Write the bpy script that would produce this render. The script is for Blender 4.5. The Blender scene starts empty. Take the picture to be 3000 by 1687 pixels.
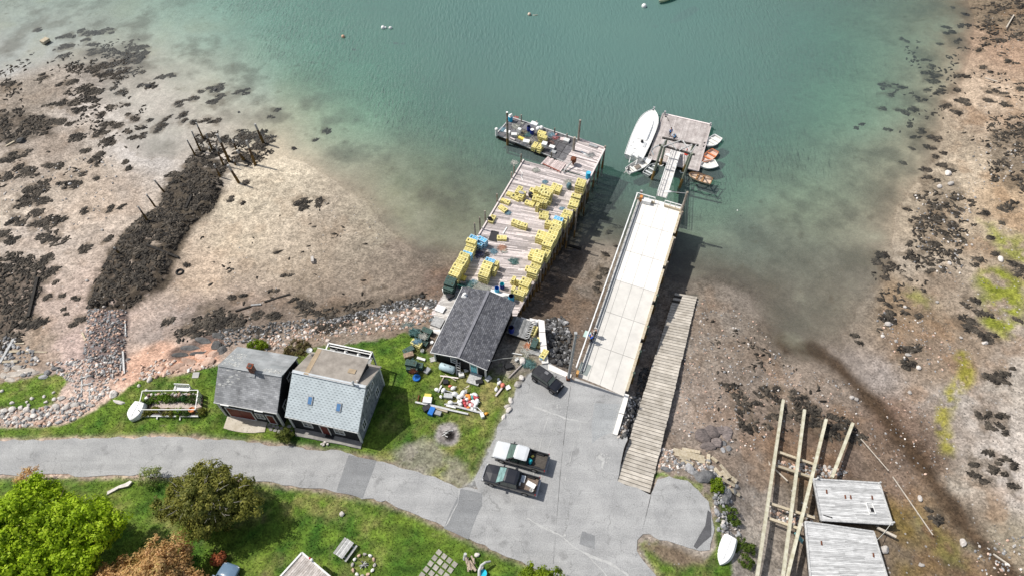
import bpy, math, random
import numpy as np
from mathutils import Vector, Matrix
R_ = random.Random(11)
NP = np.random.default_rng(5)
C = bpy.context.scene.collection
rad = math.radians
# ---------------------------------------------------------------- camera: a drone about 70 m above the road
FPX, PITCH, CZ = 2050.0, rad(54), 74.5
CF = Vector((0, math.cos(PITCH), -math.sin(PITCH))); CU = Vector((0, math.sin(PITCH), math.cos(PITCH))); CR = Vector((1, 0, 0))
def ray(px, py):
    return CF + CR*((px-1500)/FPX) - CU*((py-843.5)/FPX)
def W(px, py, z=0.0):
    """the point at height z that the photograph shows at px, py (3000 px wide)"""
    d = ray(px, py); t = (z-CZ)/d.z
    return Vector((0, 0, CZ)) + d*t
def XY(px, py, z=0.0):
    w = W(px, py, z); return (w.x, w.y)
def vp(b, z0, t):
    """foot and top of a standing pole from the photo positions of both"""
    B = W(b[0], b[1], z0); T = ray(*t); h = Vector((T.x, T.y)); s = (Vector((B.x, B.y)).dot(h))/h.dot(h)
    return B, Vector((0, 0, CZ)) + T*s
cam = bpy.data.objects.new('camera', bpy.data.cameras.new('camera')); C.objects.link(cam)
cam.location = (0, 0, CZ); cam.rotation_euler = (rad(90)-PITCH, 0, 0)
cam.data.sensor_width = 36; cam.data.lens = 36*FPX/3000; cam.data.clip_end = 2000; cam.data.clip_start = 1
sc = bpy.context.scene; sc.camera = cam
# ---------------------------------------------------------------- light
SUN_AZ, SUN_EL = rad(160), rad(53)
sd = Vector((math.cos(SUN_AZ)*math.cos(SUN_EL), math.sin(SUN_AZ)*math.cos(SUN_EL), math.sin(SUN_EL)))
sl = bpy.data.lights.new('sun', 'SUN'); sl.energy = 4.2; sl.angle = rad(0.9); sl.color = (1, .955, .89)
so = bpy.data.objects.new('sun', sl); C.objects.link(so); so.rotation_euler = (-sd).to_track_quat('-Z', 'Y').to_euler()
wd = bpy.data.worlds.new('World'); sc.world = wd; wd.use_nodes = True
nt = wd.node_tree; bg = nt.nodes['Background']
sky = nt.nodes.new('ShaderNodeTexSky'); sky.sky_type = 'NISHITA'; sky.sun_disc = False
sky.sun_elevation = SUN_EL; sky.sun_rotation = rad(90)-SUN_AZ; sky.dust_density = 2.0
tc = nt.nodes.new('ShaderNodeTexCoord')
# thin high cloud, thicker over the head of the bay
sep = nt.nodes.new('ShaderNodeSeparateXYZ'); nt.links.new(tc.outputs['Generated'], sep.inputs[0])
nz = nt.nodes.new('ShaderNodeTexNoise'); nz.inputs['Scale'].default_value = 2.2; nz.inputs['Detail'].default_value = 5
nt.links.new(tc.outputs['Generated'], nz.inputs['Vector'])
dot = nt.nodes.new('ShaderNodeVectorMath'); dot.operation = 'DOT_PRODUCT'
dot.inputs[1].default_value = Vector((-.62, .62, .48)).normalized(); nt.links.new(tc.outputs['Generated'], dot.inputs[0])
mr = nt.nodes.new('ShaderNodeMapRange'); mr.inputs[1].default_value = .80; mr.inputs[2].default_value = 1.0; mr.interpolation_type = 'SMOOTHSTEP'
nt.links.new(dot.outputs['Value'], mr.inputs[0])
mr2 = nt.nodes.new('ShaderNodeMapRange'); mr2.inputs[1].default_value = .42; mr2.inputs[2].default_value = .7; mr2.inputs[4].default_value = .3
nt.links.new(nz.outputs['Fac'], mr2.inputs[0])
mx = nt.nodes.new('ShaderNodeMath'); mx.operation = 'MAXIMUM'; nt.links.new(mr.outputs[0], mx.inputs[0]); nt.links.new(mr2.outputs[0], mx.inputs[1])
mixc = nt.nodes.new('ShaderNodeMixRGB'); nt.links.new(mx.outputs[0], mixc.inputs[0]); nt.links.new(sky.outputs[0], mixc.inputs[1])
mixc.inputs[2].default_value = (17, 17.5, 18, 1)
nt.links.new(mixc.outputs[0], bg.inputs['Color']); bg.inputs['Strength'].default_value = 0.074
vs = sc.view_settings; vs.view_transform = 'Standard'; vs.look = 'None'; vs.exposure = 0.14; vs.gamma = 1
sc.cycles.max_bounces = 6; sc.cycles.transparent_max_bounces = 10; sc.cycles.diffuse_bounces = 3; sc.cycles.glossy_bounces = 3
sc.cycles.use_denoising = True; sc.cycles.caustics_reflective = False; sc.cycles.caustics_refractive = False
# ---------------------------------------------------------------- materials
def s2l(c):
    return tuple(((v/255)/12.92 if v/255 <= .04045 else ((v/255+.055)/1.055)**2.4) for v in c)
def M(name, col, rough=.75, var=.18, scale=2.5, col2=None, rnd=0.0, metal=0.0, spec=.3, bump=0.0, bscale=8, detail=5, stretch=None, alpha=1.0, coat=0, lo=.35, hi=.65, orand=0.0):
    m = bpy.data.materials.new(name); m.use_nodes = True; t = m.node_tree; N = t.nodes; L = t.links
    b = N['Principled BSDF']; b.inputs['Roughness'].default_value = rough; b.inputs['Metallic'].default_value = metal
    b.inputs['Specular IOR Level'].default_value = spec; b.inputs['Coat Weight'].default_value = coat; b.inputs['Alpha'].default_value = alpha
    co = N.new('ShaderNodeTexCoord'); src = co.outputs['Object']
    if stretch:
        mp = N.new('ShaderNodeMapping'); mp.inputs['Scale'].default_value = stretch[:3]
        if len(stretch) > 3: mp.inputs['Rotation'].default_value = (0, 0, stretch[3])
        L.new(src, mp.inputs[0]); src = mp.outputs[0]
    n = N.new('ShaderNodeTexNoise'); n.inputs['Scale'].default_value = scale; n.inputs['Detail'].default_value = detail; n.inputs['Roughness'].default_value = .65
    L.new(src, n.inputs['Vector'])
    r = N.new('ShaderNodeMapRange'); r.inputs[1].default_value = lo; r.inputs[2].default_value = hi; L.new(n.outputs['Fac'], r.inputs[0])
    x = N.new('ShaderNodeMixRGB'); L.new(r.outputs[0], x.inputs[0])
    c2 = col2 if col2 else tuple(min(1, v*(1+var)) for v in col); c1 = col if col2 else tuple(v*(1-var) for v in col)
    x.inputs[1].default_value = (*c1, 1); x.inputs[2].default_value = (*c2, 1); out = x.outputs[0]
    if rnd:
        a = N.new('ShaderNodeAttribute'); a.attribute_name = 'rnd'
        q = N.new('ShaderNodeMapRange'); q.inputs[3].default_value = 1-rnd; q.inputs[4].default_value = 1+rnd; L.new(a.outputs['Fac'], q.inputs[0])
        y = N.new('ShaderNodeMixRGB'); y.blend_type = 'MULTIPLY'; y.inputs[0].default_value = 1; L.new(out, y.inputs[1]); L.new(q.outputs[0], y.inputs[2]); out = y.outputs[0]
    if orand:
        oi = N.new('ShaderNodeObjectInfo'); q = N.new('ShaderNodeMapRange'); q.inputs[3].default_value = 1-orand; q.inputs[4].default_value = 1+orand; L.new(oi.outputs['Random'], q.inputs[0])
        y = N.new('ShaderNodeMixRGB'); y.blend_type = 'MULTIPLY'; y.inputs[0].default_value = 1; L.new(out, y.inputs[1]); L.new(q.outputs[0], y.inputs[2]); out = y.outputs[0]
    L.new(out, b.inputs['Base Color'])
    if bump:
        n2 = N.new('ShaderNodeTexNoise'); n2.inputs['Scale'].default_value = bscale; n2.inputs['Detail'].default_value = 4; L.new(src, n2.inputs['Vector'])
        bp = N.new('ShaderNodeBump'); bp.inputs['Strength'].default_value = bump; bp.inputs['Distance'].default_value = .1; L.new(n2.outputs['Fac'], bp.inputs['Height']); L.new(bp.outputs[0], b.inputs['Normal'])
    return m
def G(v, t=1.0): return (v*t, v, v/t)
white = M('white_paint', (.78, .78, .76), .5, .06)
trimw = M('trim_white', (.66, .66, .64), .6, .12, 4)
gelcoat = M('gelcoat', (.82, .82, .80), .3, .05, 1.5, spec=.5)
black = M('black_plastic', (.018, .018, .02), .5, .3)
rubber = M('rubber', (.02, .02, .02), .85, .2)
chrome = M('bright_metal', (.6, .6, .6), .3, .1, metal=.8)
galv = M('galvanised', (.42, .43, .43), .5, .2, 5, metal=.3)
glass = M('dark_glass', (.03, .045, .04), .08, .2, spec=.8, coat=.3)
woodw = M('weathered_wood', (.42, .365, .35), .9, 0, 3.5, col2=(.70, .635, .615), rnd=.42, stretch=(1, 6, 1))
woodgrey = M('grey_wood', (.33, .33, .325), .9, 0, 4, col2=(.55, .55, .54), rnd=.25)
woodtan = M('tan_timber', (.36, .30, .2), .9, 0, 4, col2=(.52, .46, .36), rnd=.2, bump=.2)
wooddark = M('dark_wet_wood', (.025, .022, .019), .8, .5, 4)
pilem = M('pile_wood', (.20, .165, .125), .9, 0, 2, col2=(.36, .33, .29), rnd=.25, bump=.3)
pilewet = M('pile_tidal_band', (.13, .075, .025), .8, 0, 3, col2=(.24, .15, .05))
rust = M('rusty_iron', (.14, .05, .025), .9, .4, 6)
blueb = M('blue_plastic', (.02, .16, .52), .4, .15, 2)
blued = M('dark_blue_plastic', (.012, .03, .24), .4, .2, 2)
bluec = M('cyan_plastic', (.03, .38, .62), .4, .12, 2)
redp = M('red_paint', (.5, .06, .035), .5, .2)
orangep = M('orange_paint', (.62, .2, .05), .5, .2)
yell = M('yellow_plastic', (.70, .58, .12), .5, .2, 6)
grayp = M('grey_plastic', (.3, .31, .32), .6, .15)
tealr = M('teal_rope', (.15, .27, .26), .85, .35, 12)
ropew = M('pale_rope', (.55, .55, .5), .9, .25, 20)
roped = M('blue_rope', (.26, .40, .47), .9, .3, 20)
concrete = M('concrete', (.42, .41, .39), .9, .12, 1.2, bump=.1)
concw = M('white_concrete', (.76, .735, .69), .85, .09, .7, detail=8)
concb = M('beige_concrete', (.60, .58, .54), .9, .08, .8, detail=8)
granw = M('pale_granite', (.74, .72, .69), .85, .1, 2)
rockg = M('grey_rock', (.16, .16, .165), .9, 0, 1.6, col2=(.34, .34, .34), rnd=.45, bump=.5, bscale=3)
rockp = M('pale_rock', (.40, .37, .34), .9, 0, 1.2, col2=(.66, .62, .58), rnd=.3, bump=.4, bscale=3)
rockd = M('wet_dark_rock', (.045, .045, .045), .8, 0, 1.5, col2=(.11, .108, .105), rnd=.5, bump=.5, bscale=3)
rockpk = M('pink_rock', (.42, .27, .2), .9, 0, 1.5, col2=(.62, .46, .37), rnd=.3, bump=.4, bscale=3)
skinm = M('skin', (.5, .32, .24), .6, .08)
# ---------------------------------------------------------------- mesh builder
ROOTM = {}
class MB:
    def __init__(s): s.v = []; s.f = []; s.m = []; s.r = []
    def add(s, vs, fs, m=0, r=None):
        o = len(s.v); s.v += [tuple(v) for v in vs]; r = R_.random() if r is None else r
        for f in fs: s.f.append([i+o for i in f]); s.m.append(m); s.r.append(r)
        return s
    def box(s, c, d, rz=0, m=0, r=None, rot=None):
        M3 = rot if rot is not None else Matrix.Rotation(rz, 3, 'Z'); c = Vector(c)
        vs = [c + M3 @ Vector((x*d[0]/2, y*d[1]/2, z*d[2]/2)) for x in (-1, 1) for y in (-1, 1) for z in (-1, 1)]
        return s.add(vs, [(0, 1, 3, 2), (4, 6, 7, 5), (0, 4, 5, 1), (2, 3, 7, 6), (0, 2, 6, 4), (1, 5, 7, 3)], m, r)
    def taper(s, c, d0, d1, h, rz=0, m=0, r=None):
        """a box of floor size d0 and top size d1, standing on c"""
        M3 = Matrix.Rotation(rz, 3, 'Z'); c = Vector(c); vs = []
        for z, d in ((0, d0), (h, d1)):
            vs += [c + M3 @ Vector((x*d[0]/2, y*d[1]/2, z)) for x, y in ((-1, -1), (1, -1), (1, 1), (-1, 1))]
        return s.add(vs, [(3, 2, 1, 0), (4, 5, 6, 7)] + [(i, (i+1) % 4, 4+(i+1) % 4, 4+i) for i in range(4)], m, r)
    def beam(s, a, b, w, h, m=0, r=None):
        a, b = Vector(a), Vector(b); d = b-a; x = d.normalized(); up = Vector((0, 0, 1))
        if abs(x.z) > .95: up = Vector((0, 1, 0))
        y = up.cross(x).normalized(); z = x.cross(y); rot = Matrix((x, y, z)).transposed()
        return s.box((a+b)/2, (d.length, w, h), m=m, r=r, rot=rot)
    def tube(s, a, b, r0, r1=None, n=8, m=0, r=None):
        r1 = r0 if r1 is None else r1; a, b = Vector(a), Vector(b); x = (b-a).normalized()
        u = x.orthogonal().normalized(); v = x.cross(u); vs = []
        for p, q in ((a, r0), (b, r1)):
            vs += [p + (u*math.cos(k*2*math.pi/n) + v*math.sin(k*2*math.pi/n))*q for k in range(n)]
        fs = [(k, (k+1) % n, n+(k+1) % n, n+k) for k in range(n)] + [tuple(range(n-1, -1, -1)), tuple(range(n, 2*n))]
        return s.add(vs, fs, m, r)
    def path(s, pts, q, n=6, m=0, r=None):
        r = R_.random() if r is None else r; pts = [Vector(p) for p in pts]; vs = []; qs = q if isinstance(q, (list, tuple)) else [q]*len(pts)
        u0 = None
        for i, p in enumerate(pts):
            x = (pts[min(i+1, len(pts)-1)] - pts[max(i-1, 0)]).normalized()
            u = x.orthogonal().normalized() if u0 is None else (u0 - x*u0.dot(x)).normalized()
            u0 = u; v = x.cross(u)
            vs += [p + (u*math.cos(k*2*math.pi/n) + v*math.sin(k*2*math.pi/n))*qs[i] for k in range(n)]
        fs = [(i*n+k, i*n+(k+1) % n, (i+1)*n+(k+1) % n, (i+1)*n+k) for i in range(len(pts)-1) for k in range(n)]
        fs += [tuple(range(n-1, -1, -1)), tuple(range(len(vs)-n, len(vs)))]
        return s.add(vs, fs, m, r)
    def lathe(s, c, prof, n=16, m=0, r=None, cap=True):
        c = Vector(c); vs = []
        for q, z in prof: vs += [c + Vector((q*math.cos(k*2*math.pi/n), q*math.sin(k*2*math.pi/n), z)) for k in range(n)]
        fs = [(i*n+k, i*n+(k+1) % n, (i+1)*n+(k+1) % n, (i+1)*n+k) for i in range(len(prof)-1) for k in range(n)]
        if cap: fs += [tuple(range(n-1, -1, -1)), tuple(range(len(vs)-n, len(vs)))]
        return s.add(vs, fs, m, r)
    def loft(s, rings, m=0, r=None, cap=True, closed=True):
        n = len(rings[0]); vs = [v for g in rings for v in g]; e = n if closed else n-1
        fs = [(i*n+k, i*n+(k+1) % n, (i+1)*n+(k+1) % n, (i+1)*n+k) for i in range(len(rings)-1) for k in range(e)]
        if cap and closed: fs += [tuple(range(n-1, -1, -1)), tuple(range(len(vs)-n, len(vs)))]
        return s.add(vs, fs, m, r)
    def prism(s, poly, th, m=0, r=None, z=None):
        """a slab whose top outline is poly (points with their heights), th thick"""
        top = [Vector((p[0], p[1], p[2] if z is None else z)) for p in poly]
        a = sum(top[i].x*top[(i+1) % len(top)].y - top[(i+1) % len(top)].x*top[i].y for i in range(len(top)))
        if a < 0: top.reverse()
        n = len(top); vs = top + [p - Vector((0, 0, th)) for p in top]
        return s.add(vs, [tuple(range(n)), tuple(range(2*n-1, n-1, -1))] + [(i, n+i, n+(i+1) % n, (i+1) % n) for i in range(n)], m, r)
    def rock(s, c, d, rz=0, m=0, r=None, seed=None, n=2, jag=.22):
        g = random.Random(R_.random() if seed is None else seed); vs, fs = ICO[n]; M3 = Matrix.Rotation(rz, 3, 'Z'); c = Vector(c)
        cuts = [Vector((g.gauss(0, 1), g.gauss(0, 1), g.gauss(0, .8))).normalized() for _ in range(7)]; dd = [g.uniform(.62, .92) for _ in cuts]; out = []
        for v in vs:
            p = Vector(v)
            for q, e in zip(cuts, dd):
                t = p.dot(q)
                if t > e: p = p - q*(t-e)
            p = p*(1+g.uniform(-jag, jag)*.25); out.append(c + M3 @ Vector((p.x*d[0]/2, p.y*d[1]/2, p.z*d[2]/2)))
        return s.add(out, fs, m, r)
    def ball(s, c, d, m=0, r=None, n=2, rot=None):
        vs, fs = ICO[n]; c = Vector(c); M3 = rot if rot is not None else Matrix.Identity(3)
        return s.add([c + M3 @ Vector((v[0]*d[0]/2, v[1]*d[1]/2, v[2]*d[2]/2)) for v in vs], fs, m, r)
    def build(s, name, mats, parent=None, smooth=False, origin=None, local=False):
        mats = mats if isinstance(mats, (list, tuple)) else [mats]
        vs = s.v
        if parent is not None and not local:
            I = ROOTM[parent.name].inverted(); vs = [I @ Vector(v) for v in vs]
        elif parent is None and not local:
            o = Vector(origin) if origin is not None else Vector((sum(v[0] for v in vs)/len(vs), sum(v[1] for v in vs)/len(vs), min(v[2] for v in vs)))
            vs = [Vector(v)-o for v in vs]
        me = bpy.data.meshes.new(name); me.from_pydata([tuple(v) for v in vs], [], s.f)
        for m in mats: me.materials.append(m)
        me.polygons.foreach_set('material_index', s.m)
        a = me.attributes.new('rnd', 'FLOAT', 'FACE'); a.data.foreach_set('value', s.r)
        if smooth: me.polygons.foreach_set('use_smooth', [True]*len(s.f))
        me.update(); ob = bpy.data.objects.new(name, me); C.objects.link(ob)
        if parent is not None: ob.parent = parent; ROOTM[ob.name] = ROOTM[parent.name]
        elif not local: ob.location = o; ROOTM[ob.name] = Matrix.Translation(o)
        else: ROOTM[ob.name] = Matrix.Identity(4)
        return ob
def ico(n):
    p = (1+5**.5)/2; v = [Vector(q).normalized() for q in ((-1, p, 0), (1, p, 0), (-1, -p, 0), (1, -p, 0), (0, -1, p), (0, 1, p), (0, -1, -p), (0, 1, -p), (p, 0, -1), (p, 0, 1), (-p, 0, -1), (-p, 0, 1))]
    f = [(0, 11, 5), (0, 5, 1), (0, 1, 7), (0, 7, 10), (0, 10, 11), (1, 5, 9), (5, 11, 4), (11, 10, 2), (10, 7, 6), (7, 1, 8), (3, 9, 4), (3, 4, 2), (3, 2, 6), (3, 6, 8), (3, 8, 9), (4, 9, 5), (2, 4, 11), (6, 2, 10), (8, 6, 7), (9, 8, 1)]
    for _ in range(n-1):
        c = {}; g = []
        def mid(a, b):
            k = (min(a, b), max(a, b))
            if k not in c: v.append(((v[a]+v[b])/2).normalized()); c[k] = len(v)-1
            return c[k]
        for a, b, d in f:
            x, y, z = mid(a, b), mid(b, d), mid(d, a); g += [(a, x, z), (b, y, x), (d, z, y), (x, y, z)]
        f = g
    return [tuple(q) for q in v], f
ICO = {1: ico(1), 2: ico(2), 3: ico(3)}
def tag(o, label=None, cat=None, group=None, kind=None):
    if label: o['label'] = label
    if cat: o['category'] = cat
    if group: o['group'] = group
    if kind: o['kind'] = kind
    return o
def thing(name, label, cat, loc=(0, 0, 0), rz=0, group=None):
    o = bpy.data.objects.new(name, None); C.objects.link(o); o.location = loc; o.rotation_euler = (0, 0, rz)
    ROOTM[o.name] = Matrix.Translation(Vector(loc)) @ Matrix.Rotation(rz, 4, 'Z'); o.empty_display_size = .3
    return tag(o, label, cat, group)
def kids(o): return [c for c in KIDS.get(o.name, [])]
KIDS = {}
def dup(root, loc, rz=0, label=None, group=None, rot=None, scale=None):
    r = root.copy(); C.objects.link(r); r.location = loc; r.rotation_euler = rot if rot else (0, 0, rz)
    if scale: r.scale = scale
    if label: r['label'] = label
    if group: r['group'] = group
    for ch in root.children:
        c = ch.copy(); C.objects.link(c); c.parent = r
        for g in ch.children:
            d = g.copy(); C.objects.link(d); d.parent = c
    return r
def lerp(a, b, t): return a + (b-a)*t
def boards(mb, p00, p10, p11, p01, width, gap, th, jit=.02, seg=(2.2, 4.5), skip=0.0, m=0, ragged=0.0):
    """boards running from side p00-p01 to side p10-p11, laid one after another"""
    p00, p10, p11, p01 = map(Vector, (p00, p10, p11, p01)); n = max(1, int(((p01-p00).length+(p11-p10).length)/2/width))
    for i in range(n):
        t0 = (i+gap/2/width)/n; t1 = (i+1-gap/2/width)/n
        a0, a1 = lerp(p00, p01, t0), lerp(p00, p01, t1); b0, b1 = lerp(p10, p11, t0), lerp(p10, p11, t1); ln = (b0-a0).length
        u = -R_.uniform(0, ragged)/ln
        end = 1+R_.uniform(0, ragged)/ln
        while u < end-1e-4:
            e = min(end, u + R_.uniform(*seg)/ln)
            if end-e < .6/ln: e = end
            if R_.random() >= skip:
                z = Vector((0, 0, R_.uniform(-jit, jit)))
                mb.prism([lerp(a0, b0, u)+z, lerp(a0, b0, e-.012/ln)+z, lerp(a1, b1, e-.012/ln)+z, lerp(a1, b1, u)+z], th, m)
            u = e
    return mb
# ================================================================ the lie of the land
CP = """0,1260,4.2 150,1240,4.3 300,1190,4.3 420,1112,4.3 560,1090,4.4 640,1062,4.3 760,1040,4.2 900,1002,4.2 1000,1000,4.2 1100,985,4.2 1200,975,4.2 1250,965,4
1400,1000,4.3 1500,1000,4.3 1560,1060,4.4 1650,1120,4.45 1760,1170,4.45 1815,1262,4.45 0,1340,4.45 0,1500,4.6 0,1687,5 500,1687,5 500,1400,4.5 900,1300,4.45 1200,1300,4.45
1000,1550,4.8 1300,1687,4.8 1500,1500,4.45 1700,1500,4.45 1900,1687,4.5 1850,1450,4.45 1960,1420,4.4 2070,1440,4.3 2085,1560,4.3 2080,1687,4.3 -200,1300,4.4 -200,1600,4.8 1500,1800,4.7 2000,1900,4.5 300,1800,5
1400,1150,4.45 1300,1500,4.5 800,1500,4.7 300,1500,4.6 2130,1600,3.9 2150,1687,3.7
0,1150,3.2 110,1150,3.4 350,1085,3.4 430,1045,3 560,1010,2.9 640,985,2.6 500,900,1.6 700,965,2.2 850,965,2.4 950,955,2.3 1080,935,2.2 1180,905,2.2 1255,880,2 0,1040,2.3 -200,1100,2.6
1000,850,1.2 850,800,.9 650,750,.9 800,650,.6 1000,700,.5 1150,750,.35 1280,780,.3 900,550,.3 800,490,.12 700,490,.1 600,580,.4 1000,600,.2 1100,640,.05 1200,735,.05
0,240,.15 130,215,.08 235,220,.07 300,300,-.03 250,350,.2 0,350,.5 150,450,.45 400,400,-.04 420,500,.1 300,600,.5 0,600,.8 100,800,1.2 0,950,1.8 150,1000,2 250,950,1.6 200,750,.9 470,450,-.05 560,420,-.04 640,400,-.05 720,430,-.05 340,260,-.05 250,560,.35 330,460,.05 850,430,-.08 -200,300,.6 -200,700,1.2
0,170,-.1 200,150,-.16 0,0,-.5 300,50,-.45 400,200,-.1 600,100,-.6 600,250,-.15 700,320,-.12 800,200,-1 900,400,-.3 900,300,-.6 1000,100,-2.2 1000,470,-.4 1000,250,-1.5 1150,560,-.25 1200,660,-.2 1200,450,-.7 1300,620,-.3 1350,690,-.2 1300,500,-.6 1250,560,-.3 1100,500,-.3 1400,300,-2.6 1400,50,-3.4 1500,560,-.8 1420,500,-1.0 1600,450,-2.1 1700,650,-.5 1650,720,-.12 1750,600,-.9 1800,300,-3.2 1800,50,-3.6 1900,500,-1.9 2100,300,-2.8 2100,500,-1.5 2100,700,-.55 2000,800,-.1 2200,850,-.06 2100,600,-1 2300,600,-.6 2300,100,-2.4 2400,300,-1.6 2500,100,-1.4 2500,450,-.7 2500,600,-.4 2400,750,-.3 2400,900,-.12 2550,720,-.15 2650,500,-.25 2700,350,-.3 2700,200,-.6 2800,50,-.4 2850,150,.0 -200,0,-.6 500,-150,-1.5 1500,-200,-4 2500,-200,-2
2660,620,.08 2720,600,.25 2810,450,.3 2900,250,.5 2950,50,.8 3000,0,1.1 3000,300,1.3 2950,500,1.2 2900,700,1 3000,900,1.3 2700,800,.25 2600,870,.12 2650,1000,.4 2850,1000,.8 3000,1200,1.5 2800,1200,.9 2700,1300,.5 2950,1500,1.2 3000,1687,1 2400,1010,-.03 2500,1110,.04 2350,1060,.02 2450,1060,.03 2600,1250,.22 2700,1400,.3 2800,1530,.4 2900,1640,.5 3200,300,2 3200,1000,2.2 3200,1600,2
2060,880,.35 2150,950,.22 2250,1000,.06 2100,1060,1.1 2000,1250,2.2 2050,1330,2.8 2150,1250,1.7 2200,1150,1 2350,1100,.5 2350,1250,.8 2300,1400,1.2 2170,1450,2.5 2180,1550,2.6 2250,1687,2.3 2400,1500,1.2 2500,1620,1.1 2600,1500,.8 2700,1650,.9 2130,1400,3.2 2300,1800,2.6
1780,720,-.05 1800,800,.3 1750,900,.9 1700,1000,2 1600,800,.3 1620,870,.8 1650,950,1.3 1610,940,1.6 1660,1040,2.2 1990,880,.2 1955,1000,1 1895,1200,2.4 1850,1370,4 1880,1100,1.6 1840,1240,3.2 1460,800,.3 1450,900,2 1400,930,3.2 1530,960,3.9 1580,1000,4.2"""
cps = [tuple(map(float, t.split(','))) for t in CP.split()]
CPW = np.array([[*XY(a, b, c), c] for a, b, c in cps]); RC = 2.0
def phi(d2): return -np.sqrt(d2+RC*RC)
_n = len(CPW); _A = np.zeros((_n+1, _n+1)); _d = ((CPW[:, None, :2]-CPW[None, :, :2])**2).sum(-1)
_A[:_n, :_n] = phi(_d) + np.eye(_n)*.05; _A[_n, :_n] = 1; _A[:_n, _n] = 1
_w = np.linalg.solve(_A, np.concatenate([CPW[:, 2], [0]]))
def hraw(x, y):
    x = np.asarray(x, float); y = np.asarray(y, float); o = np.full(x.shape, _w[_n])
    for i in range(_n): o += _w[i]*phi((x-CPW[i, 0])**2 + (y-CPW[i, 1])**2)
    return o
_lat = {}
def vnoise(x, y, s, seed):
    """smooth value noise, features about s metres across"""
    if seed not in _lat: _lat[seed] = np.random.default_rng(seed).random((256, 256))
    L = _lat[seed]; u = np.asarray(x)/s+1000; v = np.asarray(y)/s+1000; i = np.floor(u).astype(int); j = np.floor(v).astype(int); a = u-i; b = v-j
    a = a*a*(3-2*a); b = b*b*(3-2*b); i0, i1, j0, j1 = i % 256, (i+1) % 256, j % 256, (j+1) % 256
    return (L[i0, j0]*(1-a)+L[i1, j0]*a)*(1-b) + (L[i0, j1]*(1-a)+L[i1, j1]*a)*b
def fbm(x, y, s, seed, o=4, g=.55):
    r = 0; t = 0; k = 1
    for q in range(o): r = r + k*vnoise(x, y, s/2**q, seed+q*13); t += k; k *= g
    return r/t
def sdist(poly, x, y):
    """distance to an outline, negative inside"""
    x = np.asarray(x, float); y = np.asarray(y, float); d = np.full(x.shape, 1e9); ins = np.zeros(x.shape, bool); n = len(poly)
    for i in range(n):
        (ax, ay), (bx, by) = poly[i], poly[(i+1) % n]; ex, ey = bx-ax, by-ay; t = np.clip(((x-ax)*ex+(y-ay)*ey)/(ex*ex+ey*ey+1e-9), 0, 1)
        d = np.minimum(d, (x-ax-t*ex)**2+(y-ay-t*ey)**2); c = ((ay > y) != (by > y)) & (x < (bx-ax)*(y-ay)/(by-ay+1e-12)+ax); ins ^= c
    return np.where(ins, -1, 1)*np.sqrt(d)
def ldist(pl, x, y):
    d = np.full(np.asarray(x).shape, 1e9)
    for (ax, ay), (bx, by) in zip(pl[:-1], pl[1:]):
        ex, ey = bx-ax, by-ay; t = np.clip(((x-ax)*ex+(y-ay)*ey)/(ex*ex+ey*ey+1e-9), 0, 1); d = np.minimum(d, (x-ax-t*ex)**2+(y-ay-t*ey)**2)
    return np.sqrt(d)
def pts(s): return [tuple(map(float, t.split(','))) for t in s.split()]
def polyz(s, z): return [XY(a, b, z) for a, b in pts(s)]
def hz(px, py):
    """ground point under a photo position (no banks or ridges)"""
    z = 1.0
    for _ in range(9):
        w = W(px, py, z); z = .5*z + .5*float(hraw(np.array([w.x]), np.array([w.y]))[0])
    return W(px, py, z)
def polyg(s): return [tuple(hz(a, b)[:2]) for a, b in pts(s)]
ASPH = polyz("-260,1294 -150,1292 0,1290 150,1288 300,1284 450,1278 560,1281 700,1293 800,1302 900,1312 1000,1323 1080,1341 1180,1368 1286,1404 1340,1428 1400,1432 1392,1405 1440,1300 1480,1205 1508,1150 1545,1105 1580,1068 1610,1062 1640,1085 1680,1108 1832,1166 1828,1180 1803,1272 1820,1282 1842,1278 1805,1410 1905,1443 1912,1432 1928,1404 1960,1397 2010,1411 2050,1435 2075,1465 2086,1500 2088,1560 2080,1610 2050,1617 1985,1594 1920,1570 1880,1565 1866,1582 1866,1612 1900,1660 1930,1690 1990,1790 1650,1790 1600,1678 1560,1657 1500,1631 1440,1606 1400,1590 1340,1560 1280,1530 1200,1496 1130,1469 1060,1456 985,1441 900,1428 800,1412 700,1402 550,1393 300,1392 0,1393 -150,1394 -260,1395", 4.5)
JETTY = polyg("575,470 640,480 655,530 630,600 560,660 520,720 500,760 480,830 450,850 380,900 255,905 270,840 310,770 350,700 400,650 470,600 490,540")
CRIB = polyg("258,900 375,905 372,985 360,1100 255,1120 245,1030")
FLOORS = []
RQ = [W(1805, 1410, 4.47), W(1905, 1443, 4.47), W(2042, 868, .32), W(1977, 857, .32)]; RAMPP = [(p.x, p.y) for p in RQ]
def ramp_z(x, y):
    a, b = (RQ[0]+RQ[1])/2, (RQ[2]+RQ[3])/2; d = b-a; t = ((x-a.x)*d.x+(y-a.y)*d.y)/(d.x**2+d.y**2); return a.z+d.z*np.clip(t, -.1, 1.1)
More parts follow.
